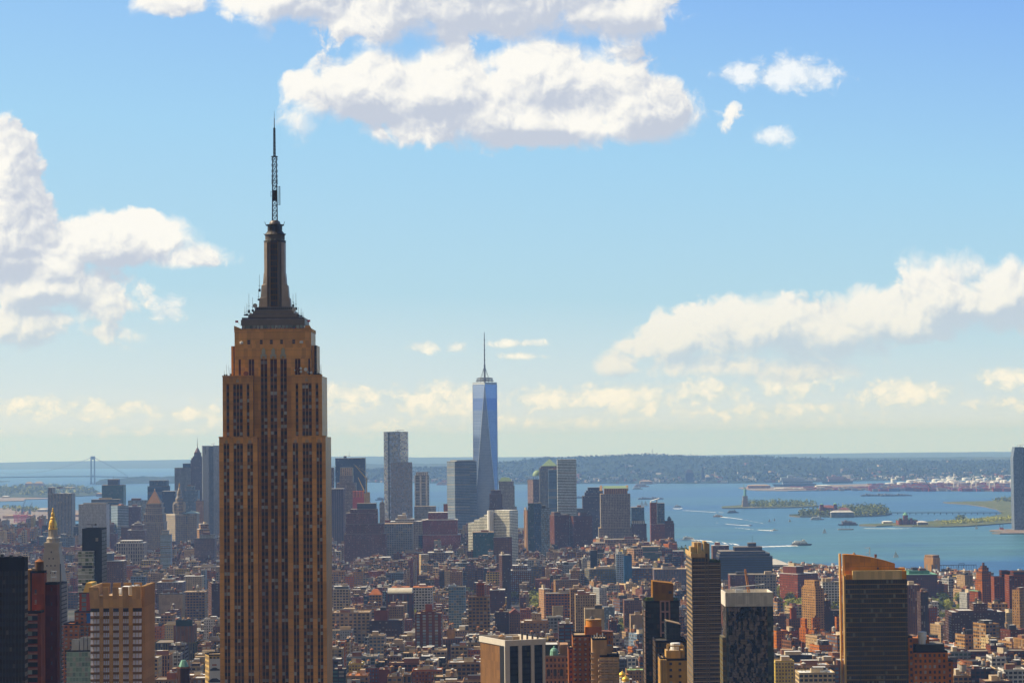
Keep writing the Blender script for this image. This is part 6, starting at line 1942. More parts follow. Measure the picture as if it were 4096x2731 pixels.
def building_site():
 s = Site('construction_frame', 'orange netted tower frame under construction beside the white deco tower', 1434, 1963, 5400, 'building site', (16, 30))
 OR = plain('orange_net', (.62, .16, .05), .8, .2, 0, .3)
 x0, x1 = s.x(1410), s.x(1458)
 zt, zm = s.z(1963), s.z(1988)
 s.add('red_netting', plain('red_net', (.55, .09, .07), .8, .2), lambda b: b.box(x0, x1, 0, 22, -2, zm))
 s.add('orange_netting', OR, lambda b: [b.box(x0 + i * (x1 - x0) / 4, x0 + (i + .72) * (x1 - x0) / 4, .3, 21, zm, zt) for i in range(4)])
 s.add('floor_slab', M_STEEL, lambda b: [b.box(x0 + .5, x1 - .5, 1, 20, zm + i * 4, zm + i * 4 + .5, bottom=True) for i in range(4)])
 s2 = Site('tower_crane', 'yellow tower crane with a long raised jib in front of the navy slab', 1465, 1905, 5380, 'crane', (2, 4))
 YE = plain('crane_yellow', (.55, .36, .08), .6, .3)
 def zz(y):
  return at(1440, 1640 + y / 2.614, s2.D).z - s2.base
 X = lambda q: s2.x(1300 + q / 2.614, 1900)
 s2.add('mast', YE, lambda b: (b.box(X(428), X(440), 0, 3, -2, zz(715)),))
 s2.add('jib', YE, lambda b: (b.tube((X(432), 1.5, zz(715)), (X(312), 1.5, zz(572)), 1.6, .8, 4), b.tube((X(445), 1.5, zz(660)), (X(312), 1.5, zz(572)), .3, n=3)))
 s2.add('counter_jib', M_GALV, lambda b: (b.box(X(415), X(452), 0, 3, zz(722), zz(708), bottom=True), b.tube((X(436), 1.5, zz(712)), (X(441), 1.5, zz(660)), .6, n=4)))
 s3 = Site('tower_crane', 'second shorter yellow crane jib beside the orange netted frame', 1445, 1925, 5390, 'crane', (2, 4))
 s3.add('jib', YE, lambda b: b.tube((s3.x(1458), 1.5, s3.z(1965)), (s3.x(1432), 1.5, s3.z(1908)), 1.5, .7, 4))
 s3.add('mast', YE, lambda b: (b.box(s3.x(1466), s3.x(1479), 0, 4, -2, s3.z(1968)), b.box(s3.x(1456), s3.x(1468), 0, 3, -2, s3.z(1972))))

def jersey_tower():
 s = Site('office_tower', 'grey glass riverside tower with a chamfered top alone at the right edge', 4080, 1795, 6900, 'tower', (30, 60))
 G = fac((.20, .22, .26), (2.6, 4.0, .9, .78), gl=(.10, .12, .15), sh=.1, blind=(.22, .24, .28))
 xa, xb, xc = s.x(4052), s.x(4092), s.x(4150)
 z0 = -s.base - 3
 zt = s.z(1787)
 s.add('wall', G, lambda b: b.prism([(xa, 0), (xb, 0), (xb, 40), (xa, 40)], z0, s.z(1830)))
 s.add('sloped_top', G, lambda b: b.prism([(xa, 0), (xb, 0), (xb, 40), (xa, 40)], s.z(1830), zt, top=[(s.x(4060), 2), (xb, 2), (xb, 38), (s.x(4060), 38)]))
 s.add('dark_wing', fac((.09, .11, .15), (2.6, 4.0, .9, .78), gl=(.05, .06, .09), sh=.05), lambda b: b.box(xb, xc, -2, 36, z0, s.z(1789)))
 s.add('roof_crane', M_GALV, lambda b: (b.tube((s.x(4084), 10, zt), (s.x(4084), 10, s.z(1780)), .6, n=4), b.tube((s.x(4070), 10, s.z(1780)), (s.x(4100), 10, s.z(1779)), .5, n=4)))

def terraces():
 s = Site('apartment_block', 'sunlit white terraced block climbing to the right with a round white stair drum', 2038, 2040, 4690, 'building', (90, 110))
 W = fac((.86, .83, .72), (30., 3.1, 1., .45), gl=(.10, .13, .13), sh=.05)
 th = R(58)
 e, f = Vector((-math.sin(th), math.cos(th))), Vector((math.cos(th), math.sin(th)))
 def tt(px):
  m_ = slope(px, 2060)
  return (s.X - m_ * s.D) / (m_ * e.y - e.x)
 px_ = [1872, 1896, 1918, 1936, 1958, 1978, 2038]
 for i, y in enumerate((2090, 2078, 2068, 2058, 2048, 2040)):
  t0, t1 = tt(px_[i]), tt(px_[i + 1])
  P = [e * t0, e * t1, e * t1 + f * 32, e * t0 + f * 32]
  z = at((px_[i] + px_[i + 1]) / 2, y, s.D + e.y * (t0 + t1) / 2).z - s.base
  s.add('terrace_wing', [W, ROOFS['white']], lambda b: b.prism([tuple(p) for p in P], -2, z, 0, 1))
 c = e * tt(1967) - f * 5
 zc = lambda y: at(1967, y, s.D + c.y).z - s.base
 s.add('stair_drum', M_WHITE, lambda b: b.lathe([(6.5, -2), (6.5, zc(2041))], 14, c.x, c.y, smooth=True))

for f in (deco_spire, terraces, silver_tower, pyramid_court, domed_civic, two_part_glass, building_site, jersey_tower):
 f()

# ------------------------------------------------------------------ buildings of the middle distance and downtown
# name, label, x0, x1, ytop, D, colour, windows, options
T = []

def row(*a, **k):
 T.append((a, k))

# downtown, left of the great tower
row('office_tower', 'pale slab tower with dark vertical stripes and a notched top beside the river', 191, 288, 1974, 5600, 'stone', 'stripe', gl='b', sh=.03,
 tiers=[(191, 208, 1950, 1), (224, 240, 1953, 6, 'mauve', 'blank'), (255, 288, 1950, 1, None, 'blank')], ex={})
row('office_tower', 'green glass tower with a boxy dark top, beyond the grey civic slab', 407, 494, 1940, 6500, 'teal', 'curtain', gl=(.035, .085, .055), sh=.03,
 tiers=[(430, 470, 1918, 3, 'slate', 'blank')], ex={'mast': 1})
row('court_building', 'wide light grey concrete slab with a row of slots near its top', 314, 425, 2018, 5200, 'ltgrey', (3.2, 3.4, .3, .34), sh=.05, tiers=[(330, 420, 2012, 8, None, 'blank')], ex={})
row('office_block', 'dark blue grey block just behind the grey civic slab', 365, 475, 1998, 6000, 'slate', 'ribbon', gl='b')
row('office_tower', 'white and blue striped office tower with two bright faces', 444, 514, 2023, 5600, 'paleblue', 'ribbon', gl='b', rot=30, xc=470)
row('apartment_block', 'mauve brick block between the striped office tower and the pyramid topped courthouse', 512, 559, 2026, 5700, 'maroon', 'fine')
row('office_block', 'long low white block with upright ribs on its roof edge, behind the pyramid roof', 512, 592, 2002, 6200, 'ltgrey', 'stripe', gl='l')
row('office_tower', 'dark blue glass tower with banded lower shoulders behind the gold pyramid', 590, 672, 1945, 6600, 'navy', 'ribbon', gl='b', tiers=[(597, 667, 1922, 2, 'navy', 'curtain')])
row('office_block', 'plain navy box left of the domed civic tower', 649, 702, 1964, 6300, 'navy', 'curtain', sh=.02)
row('office_tower', 'tower with white upright fins on dark glass and a row of slots on top', 698, 764, 1871, 6700, 'ltgrey', 'stripe', gl='w', sh=0, tiers=[(730, 762, 1854, 6, 'navy', 'blank')], ex={})
row('apartment_tower', 'greenish grey apartment tower with a small lit roof left of the silver tower', 735, 792, 1960, 6000, 'bluegrey', 'grid', tiers=[(745, 775, 1944, 5)])
row('office_block', 'pinkish slim block at the foot of the silver tower', 784, 812, 2003, 5650, 'pink', 'fine')
row('apartment_tower', 'slim white glass tower with a stepped top in front of the domed civic building', 641, 683, 2138, 4300, 'paleblue', 'ribbon', gl='l', tiers=[(646, 672, 2121, 3, 'white', 'ribbon')])
row('office_block', 'ornate tan block with a lit cornice right of the domed civic building', 788, 838, 2117, 4700, 'tan', 'loft', rot=18, xc=797, tiers=[(803, 836, 2096, 3)])
row('office_block', 'light brown block with white roof edges next to the great tower', 777, 858, 2155, 4500, 'mauve', 'punch', tiers=[(797, 858, 2140, 4, 'ltgrey', 'punch')])
row('office_tower', 'mauve stone deco tower with stepped shoulders in front of the courthouse', 510, 578, 2120, 4750, 'mauve', 'fine', tiers=[(524, 570, 2099, 3), (535, 560, 2092, 6)])
row('office_block', 'wide stone office block with tall windows below the mauve deco tower', 465, 574, 2172, 4500, 'stone', 'tall', tiers=[(478, 560, 2163, 4)])
row('apartment_block', 'dull brown block left of the mauve deco tower', 484, 524, 2108, 5000, 'brown', 'fine')
row('apartment_block', 'long dark purple brick housing block at the left edge of the river', -60, 66, 2180, 5500, 'purple', 'fine', ex={'bh': 2}, tiers=[(12, 60, 2168, 3)])
row('apartment_block', 'dark purple brick housing block with a square roof box, second from the river edge', 66, 108, 2162, 5550, 'purple', 'fine', ex={'bh': 1})
row('apartment_block', 'dark purple housing slab just left of the gold cupola', 106, 150, 2160, 5500, 'purple', 'fine')
row('apartment_block', 'red brick housing slab behind the gold cupola', 147, 166, 2143, 5600, 'maroon', 'fine')
row('apartment_tower', 'pale blue housing tower behind the lantern of the gold cupola tower', 155, 196, 2146, 5150, 'bluegrey', 'grid', tiers=[(172, 190, 2128, 2)])
row('apartment_tower', 'pale blue housing tower with notched corners right of the gold cupola', 230, 262, 2150, 5100, 'bluegrey', 'grid', tiers=[(242, 262, 2136, 2)])
row('apartment_tower', 'pale blue twin housing tower nearest the dark slab tower', 264, 295, 2148, 5080, 'bluegrey', 'grid', tiers=[(266, 284, 2140, 2)])
row('office_block', 'narrow slate block left of the grey civic slab', 294, 315, 2106, 5350, 'slate', 'ribbon')
row('apartment_block', 'brown narrow block right of the grey civic slab', 428, 456, 2098, 5600, 'brown', 'punch')
row('apartment_block', 'reddish brick block under the striped office tower', 430, 466, 2134, 5300, 'maroon', 'punch')
row('apartment_block', 'dark red brown block in front of the wide stone offices', 465, 570, 2208, 4150, 'maroon', 'punch', tiers=[(520, 552, 2198, 3)])
row('loft_building', 'yellow cream loft with tanks on its roof left of the slim white tower', 565, 632, 2242, 3700, 'yellow', 'loft', ex={'wt': 2, 'bh': 1})
row('apartment_tower', 'brown apartment block with a grey roof box right of the black slab tower', 409, 494, 2244, 2600, 'brown', 'punch', dep=30, tiers=[(411, 446, 2213, 4, 'slate', 'blank')], ex={'ac': 2})
row('apartment_tower', 'orange brick tower rising behind the brown apartment block', 452, 495, 2224, 2680, 'orange', 'punch', dep=20)
row('apartment_block', 'red brick block with an even cornice beside the brown apartment block', 486, 519, 2262, 2500, 'red', 'loft', dep=25)
row('loft_building', 'long grey brown windowless loft in front of the red brown block', 520, 650, 2281, 3300, 'slate', 'punch', ex={'wt': 2, 'bh': 1})
row('loft_building', 'pale green narrow loft among the rooftops left of the great tower', 522, 580, 2306, 2900, 'bluegrey', 'loft', ex={'bh': 1})
row('loft_building', 'yellow cream loft with a dark bulkhead near the great tower', 700, 752, 2275, 3100, 'yellow', 'punch', ex={'bh': 2, 'wt': 1})
row('loft_building', 'cream apartment block with many small windows next to the great tower', 769, 880, 2268, 3050, 'cream', 'fine', ex={'bh': 2, 'wt': 1}, dep=40)
row('loft_building', 'cream plain loft with a white roof shed in front of the yellow loft', 735, 808, 2305, 2850, 'cream', 'punch', ex={'wt': 1, 'bh': 1})
row('loft_building', 'grey brown loft with a dark cornice left of the cream plain loft', 628, 730, 2329, 2750, 'mauve', 'punch', ex={'wt': 2, 'bh': 2}, tiers=[(645, 690, 2316, 3, 'tan', 'blank')])
row('loft_building', 'beige windowless loft behind the dark roof sign', 635, 730, 2376, 2450, 'beige', 'blank', ex={'wt': 2, 'bh': 2, 'ac': 2})
row('loft_building', 'tan loft with two rows of square windows near the great tower', 735, 820, 2368, 2550, 'tan', 'loft', ex={'wt': 2, 'ac': 2})
row('apartment_tower', 'dark brown apartment house with one white painted edge beside the great tower', 832, 880, 2332, 2450, 'dkbrown', 'punch', rot=12, xc=846, ex={'wt': 1, 'bh': 1})
row('apartment_block', 'white apartment house with black windows at the left foot of the great tower', 815, 882, 2474, 2250, 'white', 'punch', dep=25, ex={'wt': 1, 'bh': 1, 'ac': 2})
row('loft_building', 'tan loft with a heavy cornice above the poster building', 788, 880, 2560, 1900, 'tan', 'loft', band=-.3, dep=30, ex={'wt': 1, 'bh': 1, 'ac': 2})
row('loft_building', 'large dark loft of brown piers and black window strips left of the great tower', 612, 780, 2568, 1800, 'olive', 'vert', gl='w', dep=45, tiers=[(690, 770, 2500, 8, 'brown', 'blank')], ex={'wt': 1, 'bh': 1, 'ac': 3})
row('loft_building', 'low tan building at the bottom edge beside the green cone tower', 610, 704, 2716, 1650, 'tan', 'punch', dep=30, ex={'ac': 4, 'bh': 1}, tiers=[(665, 704, 2690, 3, 'orange', 'blank')])
# downtown, right of the great tower
row('office_tower', 'slim brown tower edge just right of the great tower', 1318, 1336, 1870, 5900, 'mauve', 'vert')
row('office_tower', 'broad navy slab tower with two small boxes on its roof', 1341, 1460, 1832, 6300, 'navy', 'curtain', gl='w', sh=.02, tiers=[(1373, 1384, 1824, 12), (1389, 1399, 1824, 12)], ex={'mast': 1})
row('office_tower', 'white stone deco tower with a crowned top in front of the navy slab', 1346, 1422, 1932, 5500, 'stone', (3., 3.6, .5, .55), tiers=[(1358, 1411, 1903, 3), (1361, 1409, 1871, 4, 'cream', 'slot')], ex={})
row('office_tower', 'mauve blank faced slab tower beside the great tower', 1318, 1374, 1955, 5200, 'purple', (5., 30., .35, 1.), sh=0)
row('office_tower', 'huge dark brown brick deco block with stepped shoulders and grey roof plant', 1377, 1543, 2135, 4600, (.17, .085, .065), 'punch', dep=55, sh=.2,
 tiers=[(1382, 1533, 2096, 3), (1384, 1508, 2052, 6), (1400, 1507, 2037, 9), (1427, 1503, 2014, 14, 'slate', 'ribbon')], ex={'mast': 2})
row('office_tower', 'slim white tower with long glass strips left of the ribbed glass office slab', 1658, 1715, 1902, 5500, 'white', (14., 3.6, .7, .7), gl='b', sh=.02, tiers=[(1663, 1712, 1889, 3, 'white', 'slot')], ex={})
row('office_block', 'white gridded base block below the slim white tower', 1657, 1742, 2026, 5400, 'ltgrey', 'grid', gl='b')
row('office_tower', 'small grey tower with a rounded top behind the red roof plant', 1518, 1538, 2013, 5600, 'stone', 'fine', tiers=[(1521, 1535, 2008, 3)])
row('office_block', 'sunlit cream office block with a stepped roof in front of the tall glass tower', 1560, 1690, 2086, 4900, 'stone', 'grid', tiers=[(1580, 1655, 2076, 5), (1590, 1625, 2062, 8, 'cream', 'blank')])
row('office_block', 'white gridded long block below the tall glass tower', 1530, 1650, 2095, 4700, 'ltgrey', (4.5, 3.6, .75, .6), gl='b')
row('office_block', 'tan office block with square windows right of the huge brown deco block', 1530, 1621, 2142, 5000, 'tan', 'punch')
row('office_tower', 'red brown brick ziggurat block with many setbacks', 1674, 1841, 2139, 4900, (.24, .075, .055), 'punch', dep=60, sh=.2,
 tiers=[(1686, 1830, 2080, 4), (1702, 1824, 2078, 6), (1713, 1790, 2050, 10)], ex={'mast': 1})
row('office_tower', 'broad glass office slab with pale bands left of the tallest tower', 1787, 1906, 1846, 5650, 'steel', 'ribbon', gl='b', rot=28, xc=1819, tiers=[(1830, 1900, 1841, 4, 'steel', 'blank')], ex={})
row('office_block', 'orange brick sliver left of the broad glass slab', 1774, 1790, 2016, 5300, 'orange', 'blank')
row('office_tower', 'brown deco tower with arched crown in front of the tallest tower base', 1956, 2013, 2030, 5700, 'brown', 'vert', gl='r', tiers=[(1958, 2010, 1975, 2), (1964, 2004, 1960, 4)], ex={})
row('apartment_tower', 'brown housing slab at the foot of the white terraced block', 1974, 2048, 2150, 4350, 'brown', 'punch')
row('office_block', 'dark green glass box in front of the white terraced block', 1891, 1975, 2129, 4560, 'teal', 'grid', gl='g', ex={'bh': 1, 'ac': 2})
row('office_block', 'tan block with a bold window grid left of the dark green box', 1830, 1882, 2117, 5600, 'beige', (5., 4.5, .6, .6))
row('office_block', 'grey office block with a sunlit side and punched windows', 1782, 1857, 2165, 4900, 'ltgrey', 'loft', rot=22, xc=1800, tiers=[(1805, 1840, 2158, 3)])
row('office_block', 'small pale tower in front of the brown ziggurat', 1736, 1763, 2162, 4850, 'ltgrey', 'punch')
row('loft_building', 'long tan loft block with even windows below the grey office block', 1711, 1811, 2210, 3650, 'tan', 'loft', ex={'wt': 1, 'bh': 2}, tiers=[(1735, 1770, 2200, 3)])
row('loft_building', 'cream narrow loft left of the long tan loft', 1676, 1716, 2218, 3700, 'cream', 'punch', rot=20, xc=1684)
row('apartment_block', 'bright orange red sunlit wedge block left of the dark green box', 1860, 1892, 2192, 5000, (.42, .11, .04), 'blank', rot=40, xc=1884)
row('office_tower', 'grey tan tower with a flat topped green pyramid roof right of the tallest tower', 1996, 2067, 2028, 6200, 'stone', 'grid', tiers=[(1996, 2059, 1943, 2), (1996, 2055, 1925, 3)], ex={})
row('office_tower', 'stone tower with a green dome and banded sunlit side left of the pyramid tower', 2110, 2160, 1918, 6400, 'mauve', 'grid', rot=25, xc=2132, ex={})
row('office_tower', 'grey stone tower under a green pyramid roof', 2157, 2232, 1872, 6300, 'stone', 'grid', gl='b', tiers=[(2163, 2229, 1864, 3)], ex={})
row('office_tower', 'pale glass shoulder tower in front of the green pyramid tower', 2193, 2242, 1878, 6150, 'bluegrey', 'ribbon', gl='b')
row('office_tower', 'tall flat topped glass tower with white bands right of the green pyramid', 2229, 2305, 1838, 6000, (.85, .86, .82), (60., 4.0, 1., .58), gl=(.13, .18, .18), sh=.02, ex={}, dep=45)
row('office_tower', 'dark blue mirrored glass tower with a pale patch near its top', 2136, 2166, 2012, 4700, 'navy', 'curtain', gl='b', ex={'ac': 1}, dep=20)
row('office_tower', 'slate glass tower left flank of the dark mirrored cluster', 2112, 2137, 2014, 4760, 'slate', 'curtain', gl='g')
row('office_tower', 'grey mirrored glass tower right flank of the dark mirrored cluster', 2165, 2198, 2032, 4660, 'slate', 'curtain', gl='l')
row('apartment_tower', 'slim orange sunlit slab left of the dark mirrored cluster', 2095, 2116, 2040, 4850, 'pink', (5., 30., .3, 1.), rot=40, xc=2108)
row('apartment_tower', 'left one of two brown balcony towers in front of the white banded tower', 2198, 2278, 2060, 4900, 'maroon', (3., 2.9, .55, .45), rot=22, xc=2217, tiers=[(2217, 2246, 2048, 4, 'purple', 'blank')], ex={})
row('apartment_tower', 'right one of two brown balcony towers, beside the gabled green roof tower', 2279, 2370, 2064, 4900, 'maroon', (3., 2.9, .55, .45), rot=22, xc=2293, tiers=[(2323, 2350, 2050, 4, 'purple', 'blank')], ex={})
row('office_tower', 'mauve grey stepped tower with a dark curved top left of the gabled green roof', 2330, 2416, 1984, 5900, 'purple', 'grid', tiers=[(2340, 2412, 1970, 2), (2345, 2412, 1962, 3, 'navy', 'curtain'), (2352, 2408, 1950, 6, 'navy', 'curtain')], ex={})
row('office_block', 'small grey block between the white banded tower and the stepped mauve tower', 2306, 2334, 2034, 5800, 'slate', 'grid')
row('office_tower', 'broad tan tower with a green gabled roof and orange gable ends', 2396, 2526, 2112, 5300, 'stone', 'grid', dep=50, tiers=[(2404, 2523, 1976, 2, 'stone', (3.6, 3.7, .52, .6)), (2420, 2512, 1954, 4, 'tan', 'slot')], ex={})
row('office_block', 'blue glass block behind a brick block with white columns', 2525, 2577, 2028, 5600, 'bluegrey', 'curtain', gl='b')
row('apartment_block', 'brick block crowned by a row of white columns', 2527, 2586, 2096, 5300, 'maroon', 'vert', tiers=[(2529, 2580, 2082, 1, 'white', 'slot')])
row('apartment_tower', 'tall brick tower with a glass upper half and a slanted white frame on its roof', 2603, 2660, 2096, 5200, 'red', 'fine', tiers=[(2603, 2628, 2011, 1, 'red', 'fine')], ex={})
row('apartment_tower', 'glass upper shaft tower standing against the tall brick tower', 2628, 2658, 2012, 5230, 'steel', 'curtain', gl='b', ex={})
row('apartment_tower', 'brick tower with a round tank on top at the edge of the water', 2659, 2697, 2094, 5200, 'maroon', 'fine', tiers=[(2661, 2694, 2084, 1)], ex={'bh': 1})
row('office_block', 'long pink brown podium block under the gabled green roof tower', 2348, 2607, 2172, 5000, 'pink', 'loft', dep=60, tiers=[(2420, 2560, 2158, 6, 'pink', 'wide')])
row('apartment_block', 'salmon block with a planted roof left of the dark glass stack', 2507, 2571, 2196, 4300, 'pink', 'loft', rot=25, xc=2536)
row('office_block', 'dark glass stacked office block behind the tall grey condominium', 2536, 2648, 2208, 4100, 'slate', 'ribbon', gl='g', tiers=[(2570, 2634, 2187, 5)], dep=40)
row('apartment_block', 'red and white low block by the river trees', 2634, 2690, 2196, 4500, 'red', 'loft', tiers=[(2638, 2655, 2190, 2, 'cream', 'loft')])
row('apartment_block', 'red brick low terrace by the river trees', 2690, 2735, 2204, 4520, 'red', 'loft')
row('loft_building', 'very long grey loft of window grids with a cream end wall', 2338, 2532, 2277, 3600, 'olive', (3.9, 3.7, .68, .6), gl='b', rot=14, xc=2357, sh=.25, ex={'bh': 3, 'wt': 1})
row('apartment_block', 'white stepped block of square black windows behind the long grey loft', 2328, 2384, 2242, 3800, 'white', (3.6, 3.6, .5, .5), tiers=[(2330, 2382, 2236, 1), (2346, 2380, 2230, 3)])
row('apartment_block', 'white and tan gridded block with a blank central strip', 2227, 2307, 2250, 3700, 'ltgrey', (3.4, 3.5, .55, .5), ex={'bh': 1})
row('loft_building', 'brown gridded loft right of the long grey loft', 2532, 2618, 2272, 3600, 'brown', 'loft', gl='b', sh=.2, tiers=[(2560, 2610, 2260, 4, 'tan', 'loft')])
row('loft_building', 'grey loft with close set upright ribs and white roof sheds', 2616, 2747, 2277, 3500, 'mauve', 'vert', gl='b', tiers=[(2650, 2700, 2266, 4, 'ltgrey', 'blank')], ex={'bh': 2, 'wt': 1})
row('office_tower', 'deep blue sheet glass tower among the brown lofts', 2496, 2527, 2222, 3900, 'blue', 'blank', ex={'bh': 1})
row('office_tower', 'pale blue tower beside the deep blue sheet glass tower', 2464, 2497, 2216, 3950, 'paleblue', 'punch', tiers=[(2472, 2490, 2206, 3)])
row('loft_building', 'olive brown loft with a lit roof edge behind the white stepped block', 2380, 2456, 2214, 4000, 'olive', 'loft')
row('loft_building', 'black tar clad tower behind the white stepped block', 2361, 2388, 2201, 4050, 'dark', 'blank')
row('loft_building', 'sunlit tan loft with black windows left of the black tar clad tower', 2307, 2361, 2211, 4050, 'tan', 'loft', tiers=[(2315, 2340, 2207, 3)])
row('loft_building', 'purple brown gridded loft in front of the dark mirrored cluster', 2034, 2124, 2282, 3400, 'maroon', 'grid', gl='l', sh=.3, tiers=[(2050, 2110, 2262, 3), (2074, 2092, 2256, 6, 'tan', 'slot')])
row('loft_building', 'dark framed loft right of the purple brown gridded loft', 2124, 2168, 2266, 3500, 'olive', 'loft', gl='b')
row('loft_building', 'brick gridded loft left of the white and tan block', 2168, 2228, 2266, 3550, 'maroon', 'loft', gl='b')
row('apartment_tower', 'dark slab tower with a white left edge in the middle of the lofts', 1996, 2043, 2220, 3600, 'dkbrown', 'punch', rot=16, xc=2008)
row('loft_building', 'loft with bright white top storeys behind the purple gridded loft', 2064, 2112, 2240, 3750, 'white', 'loft')
row('office_block', 'pale blue stepped block left of the dark slab tower with white edge', 1932, 1985, 2222, 3700, 'paleblue', 'punch', tiers=[(1952, 1972, 2205, 3)])
row('loft_building', 'salmon terraced block under the pale blue stepped block', 1908, 1950, 2262, 3500, 'pink', 'loft', tiers=[(1918, 1946, 2254, 2)])
row('loft_building', 'yellow loft with large windows and a red tile edge right of the salmon terraces', 1948, 1998, 2286, 3300, 'yellow', 'loft', roof='red')
row('loft_building', 'lit tan loft with a stepped sunlit side below the white and tan block', 2214, 2316, 2320, 3200, 'tan', 'punch', rot=16, xc=2222, ex={'bh': 1})
row('apartment_block', 'white narrow stair tower on the lit tan loft', 2268, 2282, 2296, 3215, 'white', 'blank', dep=10, ex={})
row('loft_building', 'mauve office block with lit rear behind the yellow lofts', 1480, 1560, 2230, 4000, 'maroon', 'fine')
row('loft_building', 'wide red brown loft below the long tan loft', 1600, 1690, 2212, 3800, 'red', 'loft', ex={'bh': 2})
row('loft_building', 'lilac white loft with square windows left of the orange red wedge', 1821, 1876, 2252, 3400, 'bluegrey', 'loft')
# the flat city of the centre
row('loft_building', 'broad beige loft with arched top windows right of the great tower', 1325, 1478, 2448, 2300, 'beige', (5.5, 4.3, .62, .6), dep=45, ex={'wt': 2, 'bh': 2, 'ac': 2})
row('loft_building', 'dark brick apartment house with a green edged roof right of the arched loft', 1477, 1609, 2480, 2380, 'dkbrown', 'apt', dep=40, ex={'bh': 2, 'ac': 3}, tiers=[(1495, 1550, 2440, 6, 'red', 'blank')])
row('apartment_tower', 'red and grey striped apartment tower with a brick tank house', 1660, 1767, 2452, 2400, 'dkred', (6.5, 3.1, .5, .72), gl='l', sh=.35, dep=30, tiers=[(1682, 1742, 2443, 4), (1700, 1727, 2418, 8, 'red', 'blank', 'tan')], ex={})
row('apartment_tower', 'slim blue glass tower standing alone over the low rooftops', 1794, 1862, 2345, 2500, 'steel', (3.2, 3.2, .86, .72), gl=(.07, .16, .28), sh=.18, dep=24, tiers=[(1795, 1822, 2340, 2, 'paleblue', 'blank')], ex={'ac': 2})
row('loft_building', 'yellow stone tower under a hipped orange tile roof', 1476, 1527, 2378, 2700, 'tan', 'loft', dep=22, ex={})
row('loft_building', 'dark red hall under a pale barrel roof', 1544, 1652, 2372, 3000, 'dkred', (7., 14., .3, .7), dep=40, ex={})
row('loft_building', 'white block with an orange tiled roof edge right of the barrel roof hall', 1651, 1728, 2350, 3080, 'white', 'loft', roof='rust', dep=35)
row('loft_building', 'tan block with an orange tiled roof edge behind the barrel roof hall', 1566, 1636, 2350, 3140, 'tan', 'loft', roof='rust', dep=30)
row('office_block', 'teal glass topped block left of the hipped orange roof', 1333, 1398, 2356, 2900, 'cream', 'loft', tiers=[(1336, 1394, 2346, 2, 'teal', 'curtain')])
row('apartment_block', 'tan apartment slab with small windows right of the hipped orange roof', 1551, 1614, 2422, 2560, 'tan', 'punch', dep=25, ex={'bh': 1, 'wt': 1})
row('apartment_tower', 'tan brick house with twin red tower tops', 1873, 1958, 2384, 2700, 'tan', 'loft', dep=30, tiers=[(1906, 1938, 2335, 6, 'red', 'punch', 'rust')], ex={})
row('apartment_block', 'dark red apartment slab right of the twin topped house', 1960, 2020, 2360, 2800, 'dkred', 'fine', dep=28, ex={'bh': 2})
row('loft_building', 'brown pier and window loft with two tanks behind the white loft', 1762, 1852, 2552, 2000, 'brown', 'vert', dep=35, ex={'wt': 3, 'bh': 1, 'ac': 1}, tiers=[(1788, 1818, 2516, 8, 'tan', 'blank')])
row('loft_building', 'white loft with a black cornice and a grid of windows near the bottom', 1616, 1752, 2640, 1830, 'cream', (4.2, 4.2, .66, .6), dep=34, ex={'wt': 2, 'bh': 2, 'ac': 4}, band=-.2)
row('loft_building', 'cream loft with tanks right of the brown pier loft', 1850, 1924, 2568, 1950, 'cream', (4.2, 4., .6, .5), dep=34, ex={'wt': 3, 'bh': 1, 'ac': 2})
row('loft_building', 'grey glass fronted loft with a flat white roof', 1387, 1510, 2624, 1900, 'steel', (4.8, 3.9, .8, .7), gl='b', dep=36, ex={'wt': 1, 'bh': 1, 'ac': 4})
row('loft_building', 'red brick stack block with a tall blank wall at the bottom edge', 1515, 1570, 2676, 1720, 'red', 'blank', dep=26, ex={'ac': 2, 'bh': 1})
row('loft_building', 'tan house front with one wide arch at the bottom edge', 1569, 1642, 2696, 1740, 'tan', 'tall', dep=26, ex={'bh': 1, 'ac': 3})
row('loft_building', 'dark teal windowed tower at the right foot of the great tower', 1328, 1384, 2674, 1650, 'dark', 'wide', gl='g', dep=24, ex={'bh': 1})
row('apartment_block', 'orange brown scaffolded block against the great tower', 1330, 1380, 2566, 1900, 'orange', 'loft', dep=24, ex={'wt': 1, 'bh': 1})
row('loft_building', 'brown loft with shallow arches right of the scaffolded block', 1384, 1470, 2700, 1720, 'tan', 'loft', dep=30, ex={'bh': 1, 'ac': 3}, roof='rust')
row('apartment_tower', 'beige box house without windows behind the round orange tank tower', 2339, 2417, 2434, 2100, 'cream', (60., 40., 0, 0), dep=25, ex={'bh': 1})
row('apartment_tower', 'tall tan apartment house with small windows left of the round tank tower', 2301, 2384, 2377, 2500, 'beige', 'punch', dep=30, ex={'bh': 2})
row('apartment_tower', 'darker tan apartment house behind the tall tan one', 2281, 2340, 2354, 2620, 'tan', 'punch', dep=26, ex={'bh': 1, 'wt': 1})
row('apartment_block', 'yellow brick stepped apartment house behind the white rimmed tower', 2081, 2194, 2488, 2050, 'tan', 'apt', dep=35, sh=.3, tiers=[(2095, 2192, 2480, 3), (2128, 2166, 2452, 8, 'beige', 'punch')], ex={'wt': 2, 'ac': 2})
row('loft_building', 'white blank tank house over the park trees', 2211, 2252, 2425, 2300, 'cream', 'blank', dep=18, ex={})
row('loft_building', 'pale grey house under the white blank tank house', 2186, 2250, 2466, 2250, 'ltgrey', 'loft', dep=16, ex={'ac': 2})
row('apartment_tower', 'dark red narrow house with glass bays left of the orange brick tower', 2234, 2293, 2492, 1900, 'dkred', 'wide', gl='b', dep=26, ex={'bh': 1, 'ac': 2})
row('loft_building', 'brown church like house with a gabled top', 2037, 2080, 2452, 2400, 'brown', 'punch', dep=22, ex={'wt': 1})
